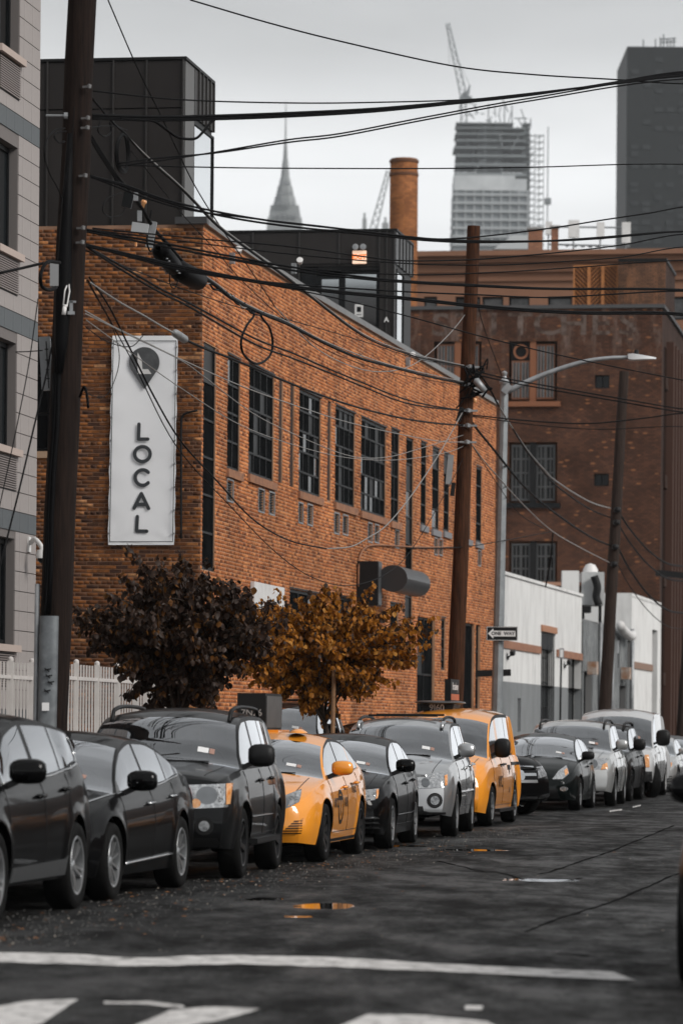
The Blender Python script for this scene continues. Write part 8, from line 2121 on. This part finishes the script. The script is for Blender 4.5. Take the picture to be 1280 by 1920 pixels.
# guy and service wires to the left
GL = ((p1b.x, 40.5), (p1b.x - 8, 36.0))
wire([(0, 512), (40, 503), (80, 494), (112, 491)], ((P(0, 512, 39).x, 39), (p1b.x - .05, 40.5)), 'heavy cable entering from the left edge to the pole', .016)
wire([(120, 562), (100, 640), (85, 712), (62, 810), (35, 925), (8, 1032), (-20, 1140)], ((P(0, 900, 38).x, 38), (p1b.x, 40.4)), 'steel guy wire slanting from pole across pale building', .010)
wire([(72, 560), (55, 680), (36, 780), (15, 880), (-5, 970)], ((P(0, 900, 38.5).x, 38.5), (p1b.x, 40.4)), 'thinner guy wire left of the main guy wire', .006)
wire([(30, 660), (55, 659), (80, 657)], ((P(0, 660, 40).x, 40), (p1b.x, 40.6)), 'short level wire between pale building and grey panel', .006)
wire([(140, 200), (136, 260), (126, 320), (112, 400)], ((P(100, 300, 40.3).x, 40.3), (P(160, 300, 40.3).x, 40.3)), 'thin orange-brown ground wire on the upper pole', .006)
# second to third pole
for i, dy in enumerate((0, 8)):
    wire([(893, 693), (915, 725), (935, 762), (960, 803), (987, 843 + dy * .4), (1015, 876 + dy * .6), (1044, 904 + dy), (1105, 941 + dy * 1.7), (1154, 956 + dy * 2.3)], J2, ('upper', 'lower')[i] + ' cable swooping from second pole to third pole', .020, 'wire' if i else 'wire_pale')
wire([(868, 768), (895, 806), (922, 839), (971, 900), (1005, 934), (1044, 965), (1105, 1006), (1150, 1026)], J2, 'thick black cable below the swooping pair past lamp post', .026)
wire([(882, 831), (905, 862), (931, 892), (983, 949), (1036, 997), (1093, 1030), (1148, 1058)], J2, 'pale cable lowest between second and third poles', .014, 'wire_pale')
wire([(882, 831), (930, 905), (975, 965), (1032, 998)], J2, 'thin wire joining the pale cable at its clamp', .008)
wire([(760, 1028), (830, 1027), (882, 1024), (963, 1010), (1032, 997)], J2, 'low wire running level past the far brick end', .009)
for i, dy in enumerate((0, 6)):
    wire([(886, 695 + dy), (960, 712 + dy), (1044, 727 + dy), (1166, 748 + dy), (1280, 767 + dy)], X2, ('upper', 'lower')[i] + ' wire of the pair crossing the warehouse below lamp arm', .014, ext=(RP.x + 10, 95, 9.4))
wire([(880, 778), (1004, 790), (1105, 794), (1207, 784), (1280, 775)], X2, 'dark wire sagging across warehouse between upper windows', .014, ext=(RP.x + 10, 95, 9.3))
wire([(880, 780), (1004, 797), (1126, 805), (1280, 800)], X2, 'lower thin wire sagging across warehouse between upper windows', .009, ext=(RP.x + 10, 95, 8.6))
wire([(893, 562), (905, 610), (925, 665), (940, 705)], ((p2b.x + .2, 73.5), (topp.x, 80.6)), 'thin wire dropping from second pole top to the lamp post', .009)
# third to fourth pole
for i, (ya, yb_) in enumerate(((956, 1062), (980, 1090), (1026, 1150), (1058, 1180))):
    wire([(1157, ya), (1180, ya + (yb_ - ya) * .34), (1215, ya + (yb_ - ya) * .72), (1250, ya + (yb_ - ya) * .95), (1282, yb_)], J3, ('topmost', 'second', 'third', 'lowest')[i] + ' cable between third pole and the far crossarm pole', (.03, .026, .03, .014)[i])
mb = MB(); A = on_plane(1090, 1030, *J2); mb.tube([P(1036, 999, 96), P(1030, 1060, 96.5), P(1022, 1100, 97)], .018, 6); tag(mb.build('drop_cable', M['wire'], smooth=True), 'dark cable dropping from the clamp toward the workshop roof', 'wire', 'overhead wires')
# ================================================================== HAZE: the damp air between here and the far towers
hz = MB(); hz.box((0, 1150, 205), (1700, 2500, 412.4))
hm = bpy.data.materials.new('haze_air'); hm.use_nodes = True; t = hm.node_tree; t.nodes.clear()
o_ = t.nodes.new('ShaderNodeOutputMaterial'); pv = t.nodes.new('ShaderNodeVolumePrincipled'); pv.inputs['Color'].default_value = (.93, .97, 1, 1); pv.inputs['Density'].default_value = .00008; pv.inputs['Anisotropy'].default_value = .2
t.links.new(pv.outputs[0], o_.inputs['Volume'])
tag(hz.build('haze', hm), kind='stuff')
